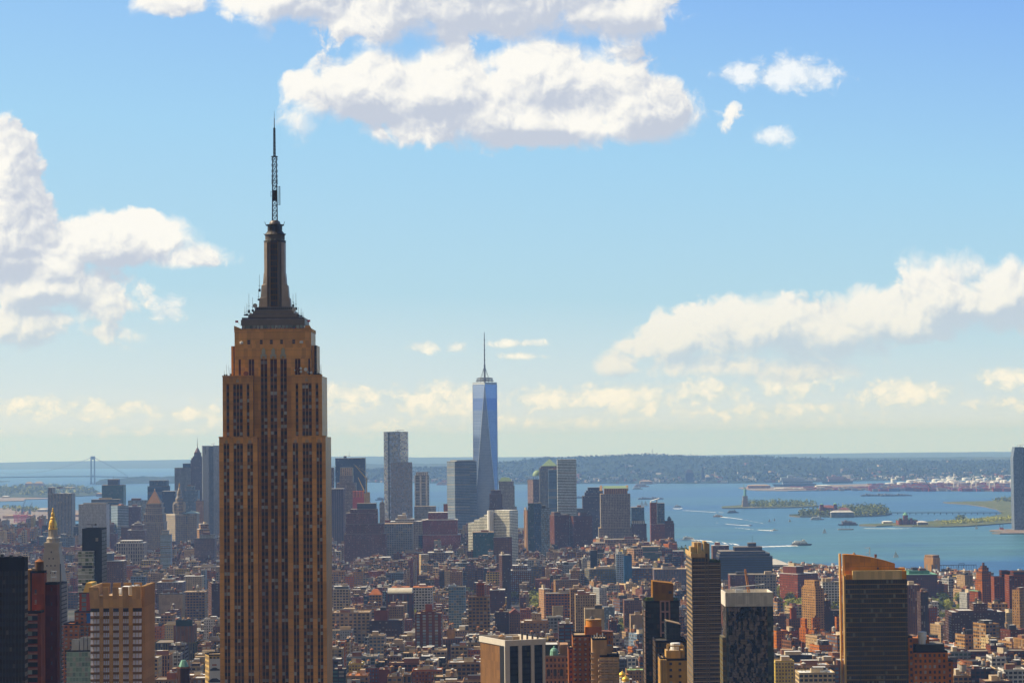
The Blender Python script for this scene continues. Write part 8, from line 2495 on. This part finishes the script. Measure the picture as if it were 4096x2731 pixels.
mast_on_hill()

def causeway():
 a, c = on_sea(3566, 2057), on_sea(4010, 2057)
 root = empty('footbridge', (a.x, a.y, a.z), 'long low bridge on piles from the wooded island to the waterside park', 'bridge')
 v = c - a
 L = v.length
 root.rotation_euler = (0, 0, math.atan2(v.y, v.x))
 ST = plain('bridge_timber', (.10, .10, .10), .8, .2)
 part('deck', ST, root, lambda b: b.box(0, L, -4, 4, 5.5, 8, bottom=True))
 part('piles', ST, root, lambda b: [b.box(i * L / 18 - 1, i * L / 18 + 1, -3, 3, -3, 5.5) for i in range(1, 18)])

causeway()
WAKE = plain('wake_foam', (.78, .80, .80), .7, .2, 0, .25, .04)

def wake(pts, w0, w1, label):
 v = [on_sea(px, py, .12) for px, py in pts]
 b = MB()
 n = len(v)
 r2 = random.Random(int(pts[0][0]))
 seq = []
 m = 40
 for i in range(m + 1):
  f = i / m * (n - 1)
  k = min(int(f), n - 2)
  p = v[k].lerp(v[k + 1], f - k)
  g = i / m
  w = (w0 + (w1 - w0) * g) * r2.uniform(.5, 1.2) * 7
  seq.append((p, w))
 for i, ((p, w), (q, u)) in enumerate(zip(seq, seq[1:])):
  if i / m > .55 and r2.random() < (i / m - .5) * 1.3:
   continue
  b.face([(p.x, p.y - w, sea(p.x, p.y) + .15), (q.x, q.y - u, sea(q.x, q.y) + .15), (q.x, q.y + u, sea(q.x, q.y) + .15), (p.x, p.y + w, sea(p.x, p.y) + .15)])
 o = b.build('wake', WAKE)
 tag(o, label, 'wake', None, 'stuff')

def boat(px, py, L, label, kind='ferry', face=1, hull=(.75, .74, .70), cab=(.78, .77, .74), wk=None):
 root, D = obj_at({'ferry': 'ferry_boat', 'sail': 'sailboat', 'speed': 'motor_boat', 'barge': 'barge', 'tall': 'sailing_ship', 'ship': 'ship'}[kind], px, py, label, 'boat')
 H, Cb = plain('hull_%d' % int(px), hull, .5, .4, 0, .1), plain('cabin_%d' % int(px), cab, .5, .4, 0, .1)
 if kind == 'sail':
  L *= .7
 W = L * .24
 f = face
 def hl(b, L, W, h):
  lo = [(-L / 2, -W * .4), (L * .3, -W * .4), (L * .48, 0), (L * .3, W * .4), (-L / 2, W * .4)]
  hi = [(-L / 2, -W / 2), (L * .34, -W / 2), (L * .55, 0), (L * .34, W / 2), (-L / 2, W / 2)]
  lo, hi = [(f * x, f * y) for x, y in lo], [(f * x, f * y) for x, y in hi]
  b.prism(lo, -.6, h, top=hi)
 if kind in ('ferry', 'ship'):
  h = L * .075
  part('hull', H, root, lambda b: hl(b, L, W, h))
  part('cabin', fac(tuple(cab), (1.6, L * .08, .7, .4)), root, lambda b: b.box(-L * .42, L * .30, -W * .42, W * .42, h, h + L * .085) if f > 0 else b.box(-L * .30, L * .42, -W * .42, W * .42, h, h + L * .085))
  part('upper_deck', Cb, root, lambda b: b.box(-L * .34, L * .22, -W * .36, W * .36, h + L * .085, h + L * .15))
  part('wheelhouse', Cb, root, lambda b: b.box(f * L * .12 - L * .06, f * L * .12 + L * .06, -W * .25, W * .25, h + L * .15, h + L * .205))
  part('mast', M_STEEL, root, lambda b: b.tube((0, 0, h + L * .15), (0, 0, h + L * .30), L * .006, n=4))
 elif kind == 'sail':
  part('hull', H, root, lambda b: hl(b, L, W, L * .08))
  part('mast', M_STEEL, root, lambda b: b.tube((0, 0, 0), (0, 0, L * 1.35), .25, n=4))
  S = plain('sail_cloth', (.80, .79, .75), .8, .1, 0, .08)
  for a, c, zt in ((.06, .5, 1.0), (-.48, -.02, 1.3)):
   part('sail', S, root, lambda b: b.prism([(f * a * L, -.1), (f * c * L, -.1), (f * c * L, .1), (f * a * L, .1)][::(1 if f > 0 else -1)], L * .12, L * zt, top=[(f * (a if a > 0 else c) * L * .3, -.06), (f * (a if a > 0 else c) * L * .3 + f * .4, -.06), (f * (a if a > 0 else c) * L * .3 + f * .4, .06), (f * (a if a > 0 else c) * L * .3, .06)][::(1 if f > 0 else -1)]))
 elif kind == 'speed':
  part('hull', H, root, lambda b: hl(b, L, W * 1.2, L * .11))
  part('cabin', Cb, root, lambda b: b.prism([(-L * .2, -W * .4), (L * .18, -W * .4), (L * .18, W * .4), (-L * .2, W * .4)], L * .11, L * .24, top=[(-L * .15, -W * .3), (L * .06, -W * .3), (L * .06, W * .3), (-L * .15, W * .3)]))
 elif kind == 'barge':
  part('hull', H, root, lambda b: b.prism([(-L / 2, -W * .4), (L / 2, -W * .4), (L / 2, W * .4), (-L / 2, W * .4)], -.6, 5, bottom=True))
  part('deck_load', Cb, root, lambda b: [b.box(-L * .45 + i * L * .1, -L * .45 + i * L * .1 + L * .07, -W * .25, W * .25, 5, 7 + (i * 7 % 4) * 1.4) for i in range(9)])
 elif kind == 'tall':
  part('hull', H, root, lambda b: hl(b, L, W, L * .07))
  for q in (-.25, 0, .25):
   part('mast', M_STEEL, root, lambda b: (b.tube((q * L, 0, 0), (q * L, 0, L * .6), .35, n=4), b.tube((q * L - L * .08, 0, L * .35), (q * L + L * .08, 0, L * .35), .25, n=4)))
 if wk:
  wake(wk[0], wk[1], wk[2], wk[3])

boat(2751, 2158, 36, 'large white ferry heading left, trailing a long bright wake', 'ferry', -1, wk=([(2764, 2158), (2800, 2160), (2870, 2168), (2960, 2178)], 3, 9, 'long bright wake behind the large white ferry'))
boat(3205, 2180, 52, 'white and black excursion boat heading right with a straight wake', 'ferry', 1, (.05, .05, .07), wk=([(3190, 2181), (3130, 2183), (3040, 2186), (2915, 2189)], 4, 3, 'straight white wake behind the excursion boat'))
boat(3097, 2121, 20, 'cream speedboat with a foaming wake, lower of two running boats', 'speed', 1, wk=([(3090, 2121), (3060, 2120), (3030, 2118), (2940, 2110)], 5, 2, 'foam behind the lower speedboat'))
boat(3003, 2101, 14, 'small dark speedboat with a thin wake, upper of two running boats', 'speed', 1, (.1, .1, .12), wk=([(2998, 2101), (2970, 2100), (2930, 2097), (2860, 2090)], 4, 2, 'foam behind the upper speedboat'))
boat(2872, 2066, 34, 'orange and white boat with a fan of foam below the statue island', 'ferry', -1, (.75, .30, .12), wk=([(2882, 2067), (2915, 2069), (2970, 2076), (3060, 2094)], 6, 3, 'foam behind the orange and white boat'))
boat(2710, 2028, 34, 'white tour ferry seen end on in foam right of the tall brick tower', 'ferry', -1, wk=([(2692, 2033), (2706, 2034), (2722, 2033), (2730, 2032)], 6, 5, 'foam round the white tour ferry'))
boat(2932, 2051, 44, 'dark ferry at rest below the statue island', 'ferry', 1, (.10, .11, .13), (.30, .32, .33))
wake([(2730, 2040), (2800, 2044), (2860, 2048), (2910, 2050)], 2.5, 2.5, 'faint wake line left of the dark ferry')
boat(3078, 2086, 12, 'small sailboat, left of two below the statue island', 'sail', 1)
boat(3098, 2082, 11, 'tiny sailboat beyond the small pair of sailboats', 'sail', 1)
boat(3159, 2086, 12, 'small sailboat, right of two below the statue island', 'sail', -1)
boat(3298, 2131, 17, 'white sailboat lit by the sun in open water', 'sail', -1)
boat(3268, 2078, 46, 'low pale ferry under the wooded island', 'ferry', 1, (.4, .42, .45))
boat(3392, 2100, 60, 'long dark moored ferry with a tall mast at the end of the pier', 'ferry', -1, (.10, .09, .10), (.36, .28, .26))
boat(3383, 2118, 46, 'three masted ship below the moored ferry', 'tall', 1, (.50, .40, .34))
boat(3906, 2114, 14, 'white sailboat off the waterside park lawn', 'sail', 1)
boat(3584, 2228, 17, 'pale sailboat near the gold topped tower', 'sail', 1)
boat(3505, 1983, 150, 'left dark barge anchored in the bay', 'barge', 1, (.09, .10, .11), (.2, .2, .2))
boat(3583, 1983, 150, 'right dark barge anchored in the bay', 'barge', 1, (.09, .10, .11), (.2, .2, .2))
boat(2550, 1956, 60, 'nearer of two white ferries off the far shore', 'ferry', 1, (.35, .38, .42))
boat(2566, 1947, 90, 'orange brown ferry passing behind the white ferry', 'ferry', 1, (.50, .25, .18), (.5, .42, .38))
boat(2567, 2028, 32, 'white sails of a schooner left of the tall brick tower', 'sail', -1)
boat(2583, 2022, 26, 'second white sail beside the schooner', 'sail', 1)
boat(2603, 1996, 120, 'long barge just above the slanted white roof frame', 'barge', 1, (.14, .12, .14), (.25, .22, .24))
boat(1772, 1939, 90, 'orange ferry left of the broad glass slab', 'ferry', 1, (.66, .28, .12), (.62, .36, .22))
boat(1524, 2000, 55, 'dark tug left of the pale two part glass tower', 'ferry', -1, (.10, .13, .18), (.2, .22, .26))
boat(3750, 2082, 22, 'small white motor boat behind the rail terminal', 'speed', 1)
boat(2308, 1992, 70, 'small barge right of the white banded tower', 'barge', 1, (.12, .12, .14), (.2, .2, .22))
boat(3180, 1947, 245, 'large grey ship moored along the far pier', 'ship', -1, (.10, .14, .20), (.36, .42, .48))
boat(3350, 1932, 190, 'dark tanker moored left of the white storage tanks', 'ship', -1, (.06, .08, .10), (.45, .25, .22))
wake([(3457, 2112), (3520, 2113), (3600, 2113), (3640, 2112)], 2.2, 1.2, 'thin wake line off the rail terminal pier')

def pier_sheds():
 o = hall(2890 + 80, 3160, 2238, 2276, 'pier_shed', 'white river pier shed right of the dark navy riverside office', 'ltgrey', 'ribbon', 'silver', 60, 'pier', D=4620)
 r = empty('pier_gantry', on_sea(3830, 2276), 'thin steel ferry slip gantry standing in the river', 'gantry')
 D = r.location.y
 zt = at(3840, 2253, D).z - r.location.z
 k = D / F
 part('frame', M_STEEL, r, lambda b: ([b.tube((x * k, 0, -2), ((x + 6) * k, 0, zt), .5, n=4) for x in (0, 22)], b.tube((6 * k, 0, zt), (28 * k, 0, zt), .6, n=4), b.tube((-75 * k, 0, 9), (75 * k, 0, 9), .7, n=4), [b.tube((x * k, 0, -2), (x * k, 0, 9), .4, n=4) for x in range(-75, 76, 10)]))

pier_sheds()

def small_pier_lights():
 root, D = obj_at('clock_sign', 4006, 2116, 'round clock frame on a red base at the riverside quay', 'clock', None, 3)
 k = D / F
 part('dial_frame', M_STEEL, root, lambda b: [b.tube((7 * k * math.cos(a), 0, 14 * k + 8 * k * math.sin(a)), (7 * k * math.cos(a + .55), 0, 14 * k + 8 * k * math.sin(a + .55)), .7, n=4) for a in [i * .5236 for i in range(12)]])
 part('red_base', plain('quay_red', (.5, .08, .08)), root, lambda b: b.box(-8 * k, 8 * k, -2, 2, -2, 6 * k))

small_pier_lights()

# ------------------------------------------------------------------ the low city between the named buildings
FR = random.Random(2024)
PARKS = [(2120, 2285, 2392, 2434, 34), (1612, 1700, 2430, 2464, 16), (2018, 2076, 2362, 2384, 10), (2292, 2330, 2496, 2532, 8), (2492, 2532, 2500, 2528, 8), (3120, 3206, 2374, 2394, 12),
   (3144, 3192, 2414, 2434, 8), (3712, 3766, 2402, 2436, 10), (3760, 3806, 2462, 2486, 8), (1890, 1930, 2504, 2536, 6), (2140, 2170, 2340, 2364, 5), (2880, 2906, 2404, 2426, 4),
   (3790, 3830, 2694, 2720, 5), (3860, 3930, 2670, 2700, 5), (3150, 3180, 2700, 2724, 4), (1862, 1880, 2366, 2392, 4), (1540, 1572, 2256, 2270, 4), (330, 360, 2690, 2730, 4), (1360, 1400, 2300, 2316, 5), (1760, 1790, 2300, 2318, 5), (2200, 2240, 2470, 2490, 4), (2420, 2460, 2330, 2350, 5), (2620, 2660, 2330, 2352, 5),
   (3020, 3060, 2400, 2424, 5), (3320, 3360, 2420, 2440, 5), (3850, 3890, 2400, 2420, 5), (1420, 1470, 2262, 2276, 5), (700, 740, 2300, 2312, 4), (560, 600, 2330, 2350, 4)]

def ground_at(px, py, lift=8.0):
 d = ray(px, py)
 lo, hi = 300., 8000.
 for _ in range(40):
  m_ = (lo + hi) / 2
  if CAMZ + d.z * m_ > gz(d.x * m_, m_) + lift:
   lo = m_
  else:
   hi = m_
 return d.x * lo, lo

PK = []
for a, b_, c, d, n in PARKS:
 p = [ground_at(a, c), ground_at(b_, c), ground_at(a, d), ground_at(b_, d)]
 PK.append((min(q[0] for q in p), max(q[0] for q in p), min(q[1] for q in p) - 110, max(q[1] for q in p), n))

WALLS = [('brown', 'loft', 6), ('tan', 'loft', 9), ('beige', 'punch', 11), ('red', 'punch', 3), ('cream', 'loft', 10), ('mauve', 'punch', 1), ('dkbrown', 'loft', 5), ('white', 'loft', 2), ('stone', 'loft', 5),
   ('dkred', 'punch', 2), ('orange', 'punch', 6), ('ltgrey', 'loft', 5), ('olive', 'vert', 3), ('maroon', 'fine', 1), ('pink', 'punch', 1), ('slate', 'wide', 2), ('bluegrey', 'grid', 1), ('yellow', 'punch', 2), ('dark', 'wide', 2), ('tan', 'vert', 3), ('brown', 'apt', 4)]
WL = [w for w in WALLS for _ in range(w[2])]
WORD = {'dkbrown': 'dark brown', 'dkred': 'dark red', 'ltgrey': 'light grey', 'bluegrey': 'blue grey', 'slate': 'slate grey', 'stone': 'stone grey', 'olive': 'olive brown', 'pink': 'salmon', 'dark': 'near black', 'orange': 'orange brown'}
LOTS = []

def lots():
 for zone, rot in ((0, 0.0), (1, 20.0)):
  c, s = math.cos(R(rot)), math.sin(R(rot))
  for bi in range(-14, 16):
   for bj in range(-8, 60):
    bx, by = bi * 172, 2100 + bj * 74 - (400 if zone else 0)
    for rowk in (0, 1):
     x = bx + 8
     while x < bx + 158:
      # frontage of one house
      w = FR.choice((8, 9, 12, 15, 15, 20, 24, 30)) if by > 2700 else FR.choice((14, 18, 22, 28, 34))
      if x + w > bx + 160:
       w = bx + 160 - x
       if w < 6:
        break
      x0, x1 = x, x + w
      x += w
      dp = FR.uniform(20, 28)
      y0 = by + (4 if rowk == 0 else 58 - dp)
      y1 = y0 + dp
      q = [(x0, y0), (x1, y0), (x1, y1), (x0, y1)]
      if rot:
       q = [(c * a - s * (b - 3000), s * a + c * (b - 3000) + 3000) for a, b in q]
      mx, my = sum(a for a, b in q) / 4, sum(b for a, b in q) / 4
      inz = (mx / my > .03 and my > 2350)
      if inz != bool(zone) or not 2150 < my < 7500 or not ground.inside(mx, my) or abs(mx / my) > .225:
       continue
      a0, a1, b0, b1 = min(p[0] for p in q), max(p[0] for p in q), min(p[1] for p in q), max(p[1] for p in q)
      if any(a0 < f[1] and a1 > f[0] and b0 < f[3] and b1 > f[2] for f in FOOT) or any(a0 < f[1] and a1 > f[0] and b0 < f[3] and b1 > f[2] for f in PK):
       continue
      if my < 2700:
       h = FR.choice((18, 24, 30, 36, 42, 46, 50)) + FR.uniform(-3, 3)
      elif 3650 < my < 5300 and mx / my < .068:
       h = FR.uniform(18, 36) if my < 3950 else FR.uniform(30, 56)
      elif my < 4300:
       h = FR.choice((12, 13, 14, 15, 16, 18, 20, 24)) + FR.uniform(-2, 2)
       if FR.random() < .09:
        h = FR.uniform(26, 46)
      elif my < 5300:
       h = FR.uniform(16, 34) if FR.random() < .8 else FR.uniform(34, 60)
       if mx / my > .06:
        h = FR.uniform(8, 15)
      else:
       h = FR.uniform(25, 60) if FR.random() < .8 else FR.uniform(50, 85)
       if mx / my > -.005 and mx > 0:
        h = FR.uniform(12, 30)
      if mx / my > .09 and my > 3900:
       h = FR.uniform(8, 16)
      if FR.random() < .05:
       continue
      LOTS.append((q, h, mx, my))

lots()
# how much of each shows: boxes drawn far to near on a coarse picture
GW, GH = 1024, 683
ids = np.full((GH, GW), -1, dtype=np.int32)
zb = np.full((GH, GW), 1e9, dtype=np.float32)

def splat(q, z0, z1, D, k):
 P = [proj((a, b, z)) for a, b in q for z in (z0, z1)]
 if any(p is None for p in P):
  return
 ax, bx = min(p[0] for p in P) / 4, max(p[0] for p in P) / 4
 ay, by = min(p[1] for p in P) / 4, max(p[1] for p in P) / 4
 i0, i1, j0, j1 = max(0, int(ax)), min(GW, int(bx) + 1), max(0, int(ay)), min(GH, int(by) + 1)
 if i0 >= i1 or j0 >= j1:
  return
 sub = zb[j0:j1, i0:i1]
 m_ = sub > D
 sub[m_] = D
 ids[j0:j1, i0:i1][m_] = k

bpy.context.view_layer.update()
for o in list(C.objects):
 if o.parent is None and o.type == 'EMPTY' and o.get('category') and 900 < o.location.y < 7000:
  xs_, ys_, zs_ = [], [], []
  for ch in o.children_recursive:
   if ch.type == 'MESH' and ch.name.split('.')[0] in ('wall', 'upper_wall', 'glass_wall', 'core', 'slab', 'shaft', 'mirror_wall', 'curtain_wall', 'setback_wall', 'glass_shaft', 'podium'):
    for v in ch.bound_box:
     w = ch.matrix_world @ Vector(v)
     xs_.append(w.x)
     ys_.append(w.y)
     zs_.append(w.z)
  if xs_:
   splat([(min(xs_), min(ys_)), (max(xs_), min(ys_)), (max(xs_), min(ys_) + 1), (min(xs_), min(ys_) + 1)], min(zs_), max(zs_), min(ys_), -2)
for k, (q, h, mx, my) in enumerate(LOTS):
 g = gz(mx, my)
 splat(q, g, g + h, my, k)
cnt = np.bincount(ids[ids >= 0], minlength=len(LOTS))
order = sorted(range(len(LOTS)), key=lambda k: -cnt[k])
SINGLE = [k for k in order if cnt[k] > 0][:230]
SEEN = [k for k in order if cnt[k] > 0][230:]
print('lots', len(LOTS), 'visible', int((cnt > 0).sum()))

USED = set(o.get('label') for o in C.objects if o.get('label'))
HPOS = [(px, py, ph, D) for px, py, ph, D in HEROES]

def say(px, py, D, col, win, h, ex, rf):
 """A label that holds for this house alone."""
 sz = 'tall' if h > 38 else ('mid height' if h > 24 else 'low')
 colw = WORD.get(col, col)
 near = sorted(HPOS, key=lambda t: abs(t[0] - px) * 1.0 + abs(t[1] - py) * 1.4)[:14]
 def rel(t):
  dx, dy = px - t[0], py - t[1]
  if abs(dx) > abs(dy) * 1.1:
   return ('left of ' if dx < 0 else 'right of ') + t[2]
  return ('above ' if dy < 0 else 'below ') + t[2]
 wn = {'loft': 'loft', 'punch': 'house', 'vert': 'ribbed loft', 'fine': 'tenement', 'wide': 'glazed loft', 'grid': 'gridded block', 'apt': 'apartment house'}[win]
 feats = []
 if ex.get('wt'):
  feats.append('a water tank' if ex['wt'] == 1 else 'two water tanks')
 feats.append({'tar': 'a dark roof', 'silver': 'a silvery roof', 'gravel': 'a brown roof', 'tan': 'a tan roof', 'white': 'a white roof', 'red': 'a reddish roof'}[rf])
 for f in feats:
  for t in near:
   lb = '%s %s %s with %s, %s' % (sz, colw, wn, f, rel(t))
   w = lb.split()
   if len(w) <= 16 and lb not in USED:
    USED.add(lb)
    return lb
 lb = '%s %s %s' % (sz, colw, wn) + ', ' + rel(near[0])
 USED.add(lb)
 return lb

def lot_style(k):
 r = random.Random(k * 31 + 5)
 col, win, _ = r.choice(WL)
 if LOTS[k][3] > 2800 and r.random() < .35:
  col = r.choice(('tan', 'tan', 'cream', 'orange', 'beige', 'brown', 'beige', 'ltgrey', 'red'))
  win = 'punch'
 rf = r.choice(('tar', 'tar', 'silver', 'silver', 'silver', 'gravel', 'tan', 'tan', 'white', 'white', 'red'))
 return r, col, win, rf

for k in SINGLE:
 q, h, mx, my = LOTS[k]
 r, col, win, rf = lot_style(k)
 g = gz(mx, my)
 loc = [(a - mx, b - my) for a, b in q]
 ex = {'bh': r.choice((1, 1, 2)), 'wt': r.choice((0, 0, 1, 2)) if h > 20 else 0, 'ac': r.choice((0, 1, 2)) if my < 2900 else 0}
 pp = proj((mx, my, g + h))
 root = empty('loft_building' if win in ('loft', 'vert', 'wide') else 'town_house', (mx, my, g), say(pp[0], pp[1], my, col, win, h, ex, rf), 'building', 'low buildings of the inner city')
 _, inn, zr = shell(root, loc, -2, h, fac(col, win, r.choice(('d', 'd', 'b', 'w')), r.choice((.1, .2, .3))), ROOFS[rf], True)
 if win in ('loft', 'punch') and r.random() < .4:
  part('cornice', plain('cornice_' + col, tuple(min(.7, q_ * 1.25) for q_ in COLS[col]), .85, .2), root, lambda b: b.prism(ring(loc, -.5), h - 2.2, h - 1.3, bottom=True))
 roof_things(root, inn, zr, ex, r, True)

# past the nearest and largest, the houses read as one carpet of roofs
if SEEN:
 b = MB()
 mats, idx = [], {}

 def mi(m_):
  if m_.name not in idx:
   idx[m_.name] = len(mats)
   mats.append(m_)
  return idx[m_.name]
 for k in SEEN:
  q, h, mx, my = LOTS[k]
  r, col, win, rf = lot_style(k)
  g = gz(mx, my)
  w = mi(fac(col, win, 'd', .2))
  n = 4
  for i in range(4):
   a, c = q[i], q[(i + 1) % 4]
   L = math.dist(a, c)
   b.face([(*a, g - 2), (*c, g - 2), (*c, g + h), (*a, g + h)], w, [(0, -h), (L, -h), (L, 0), (0, 0)])
  b.face([(*p, g + h - .8) for p in ring(q, .4)], mi(ROOFS[rf]))
  b.cur = w
  parapet(b, q, g + h - .82, g + h + .05, .4)
  P = [Vector(p) for p in q]
  for _ in range(r.choice((1, 1, 2, 2, 3))):
   c = pt_in(q, r.uniform(.25, .75), r.uniform(.25, .75))
   e1, e2 = (P[1] - P[0]) * r.uniform(.06, .16), (P[3] - P[0]) * r.uniform(.06, .13)
   hh = r.uniform(2, 4.5)
   b.prism([tuple(c - e1 - e2), tuple(c + e1 - e2), tuple(c + e1 + e2), tuple(c - e1 + e2)], g + h - .8, g + h + hh, mi(r.choice((M_BRICK, M_CREAMB, M_GALV, M_WHITE, M_BRICK))), mi(ROOFS[r.choice(('silver', 'tan', 'tar'))]))
  if h > 22 and r.random() < .18:
   c = pt_in(q, r.uniform(.3, .7), r.uniform(.3, .7))
   b.lathe([(1.9, g + h + 2.4), (1.9, g + h + 6)], 8, c.x, c.y, mi(M_TANK))
   b.lathe([(2.2, g + h + 6), (0, g + h + 7.6)], 8, c.x, c.y, mi(M_CONE))
   b.lathe([(1.4, g + h - .8), (1.4, g + h + 2.4)], 4, c.x, c.y, mi(M_STEEL))
 o = b.build('low_rise_roofs', mats)
 tag(o, 'carpet of small houses and roofs between the larger buildings', 'buildings', None, 'stuff')

# ------------------------------------------------------------------ trees
TREES = []
for v in range(5):
 r = random.Random(100 + v)
 root = empty('street_tree', (0, 0, 0))
 tr = MB()
 tr.tube((0, 0, -1), (0, 0, 5), .45, .3, 6)
 for i in range(5):
  a = i * 1.26 + r.random()
  tr.tube((0, 0, 3.5 + i * .4), (3 * math.cos(a), 3 * math.sin(a), 8 + r.random() * 3), .22, .08, 4)
 tr.build('trunk', M_TRUNK, root)
 b = MB()
 for i in range(11):
  a = r.uniform(0, 6.28)
  rr = r.uniform(0, 4.2)
  blob(b, (rr * math.cos(a), rr * math.sin(a), r.uniform(6, 13 - rr * .6)), r.uniform(1.8, 3.2), 42, r, .75)
 b.build('crown', M_LEAF if v != 2 else M_LEAF2, root)
 TREES.append((root, list(root.children)))
n_tree = 0

def plant(x, y, s, label, group, rz):
 global n_tree
 root, kids = TREES[n_tree % 5]
 if n_tree >= 5:
  new = root.copy()
  COL.objects.link(new)
  for ch in kids:
   c = ch.copy()
   c.parent = new
   COL.objects.link(c)
  root = new
 n_tree += 1
 root.location = (x, y, gz(x, y))
 root.scale = (s, s, s)
 root.rotation_euler = (0, 0, rz)
 tag(root, label, 'tree', group)

TR = random.Random(55)
for (a, b_, c, d, n), P in zip(PK, PARKS):
 for i in range(int(n * 1.4)):
  x, y = TR.uniform(a, b_), TR.uniform(c + 50, d)
  big = n >= 16
  plant(x, y, TR.uniform(1.1, 1.9), 'broad green tree in the city square' if n == 34 else ('green tree in the garden behind the striped apartment tower' if n == 16 else 'green tree in a gap between the city rooftops'),
    'trees of the city square' if n == 34 else ('trees of the walled garden' if n == 16 else 'street trees between rooftops'), TR.uniform(0, 6))

# ------------------------------------------------------------------ haze of the bay
def haze():
 b = MB()
 b.box(-110000, 110000, -9000, 110000, -1300, 560, bottom=True)
 m_ = bpy.data.materials.new('haze_air')
 m_.use_nodes = True
 m_.node_tree.nodes.clear()
 t = NT(m_.node_tree)
 pv = t.n('ShaderNodeVolumePrincipled')
 pv.inputs['Color'].default_value = (.30, .52, 1.0, 1)
 pv.inputs['Absorption Color'].default_value = (.78, 1, 1, 1)
 pv.inputs['Density'].default_value = 4.0e-5
 pv.inputs['Anisotropy'].default_value = 0.1
 out = t.n('ShaderNodeOutputMaterial')
 t.put(out.inputs['Volume'], pv.outputs[0])
 m_.volume_intersection_method = 'FAST' if hasattr(m_, 'volume_intersection_method') else None
 m_.cycles.homogeneous_volume = True
 o = b.build('haze', m_)
 tag(o, 'pale blue haze over the bay that fades the far hills', 'haze', None, 'stuff')

haze()
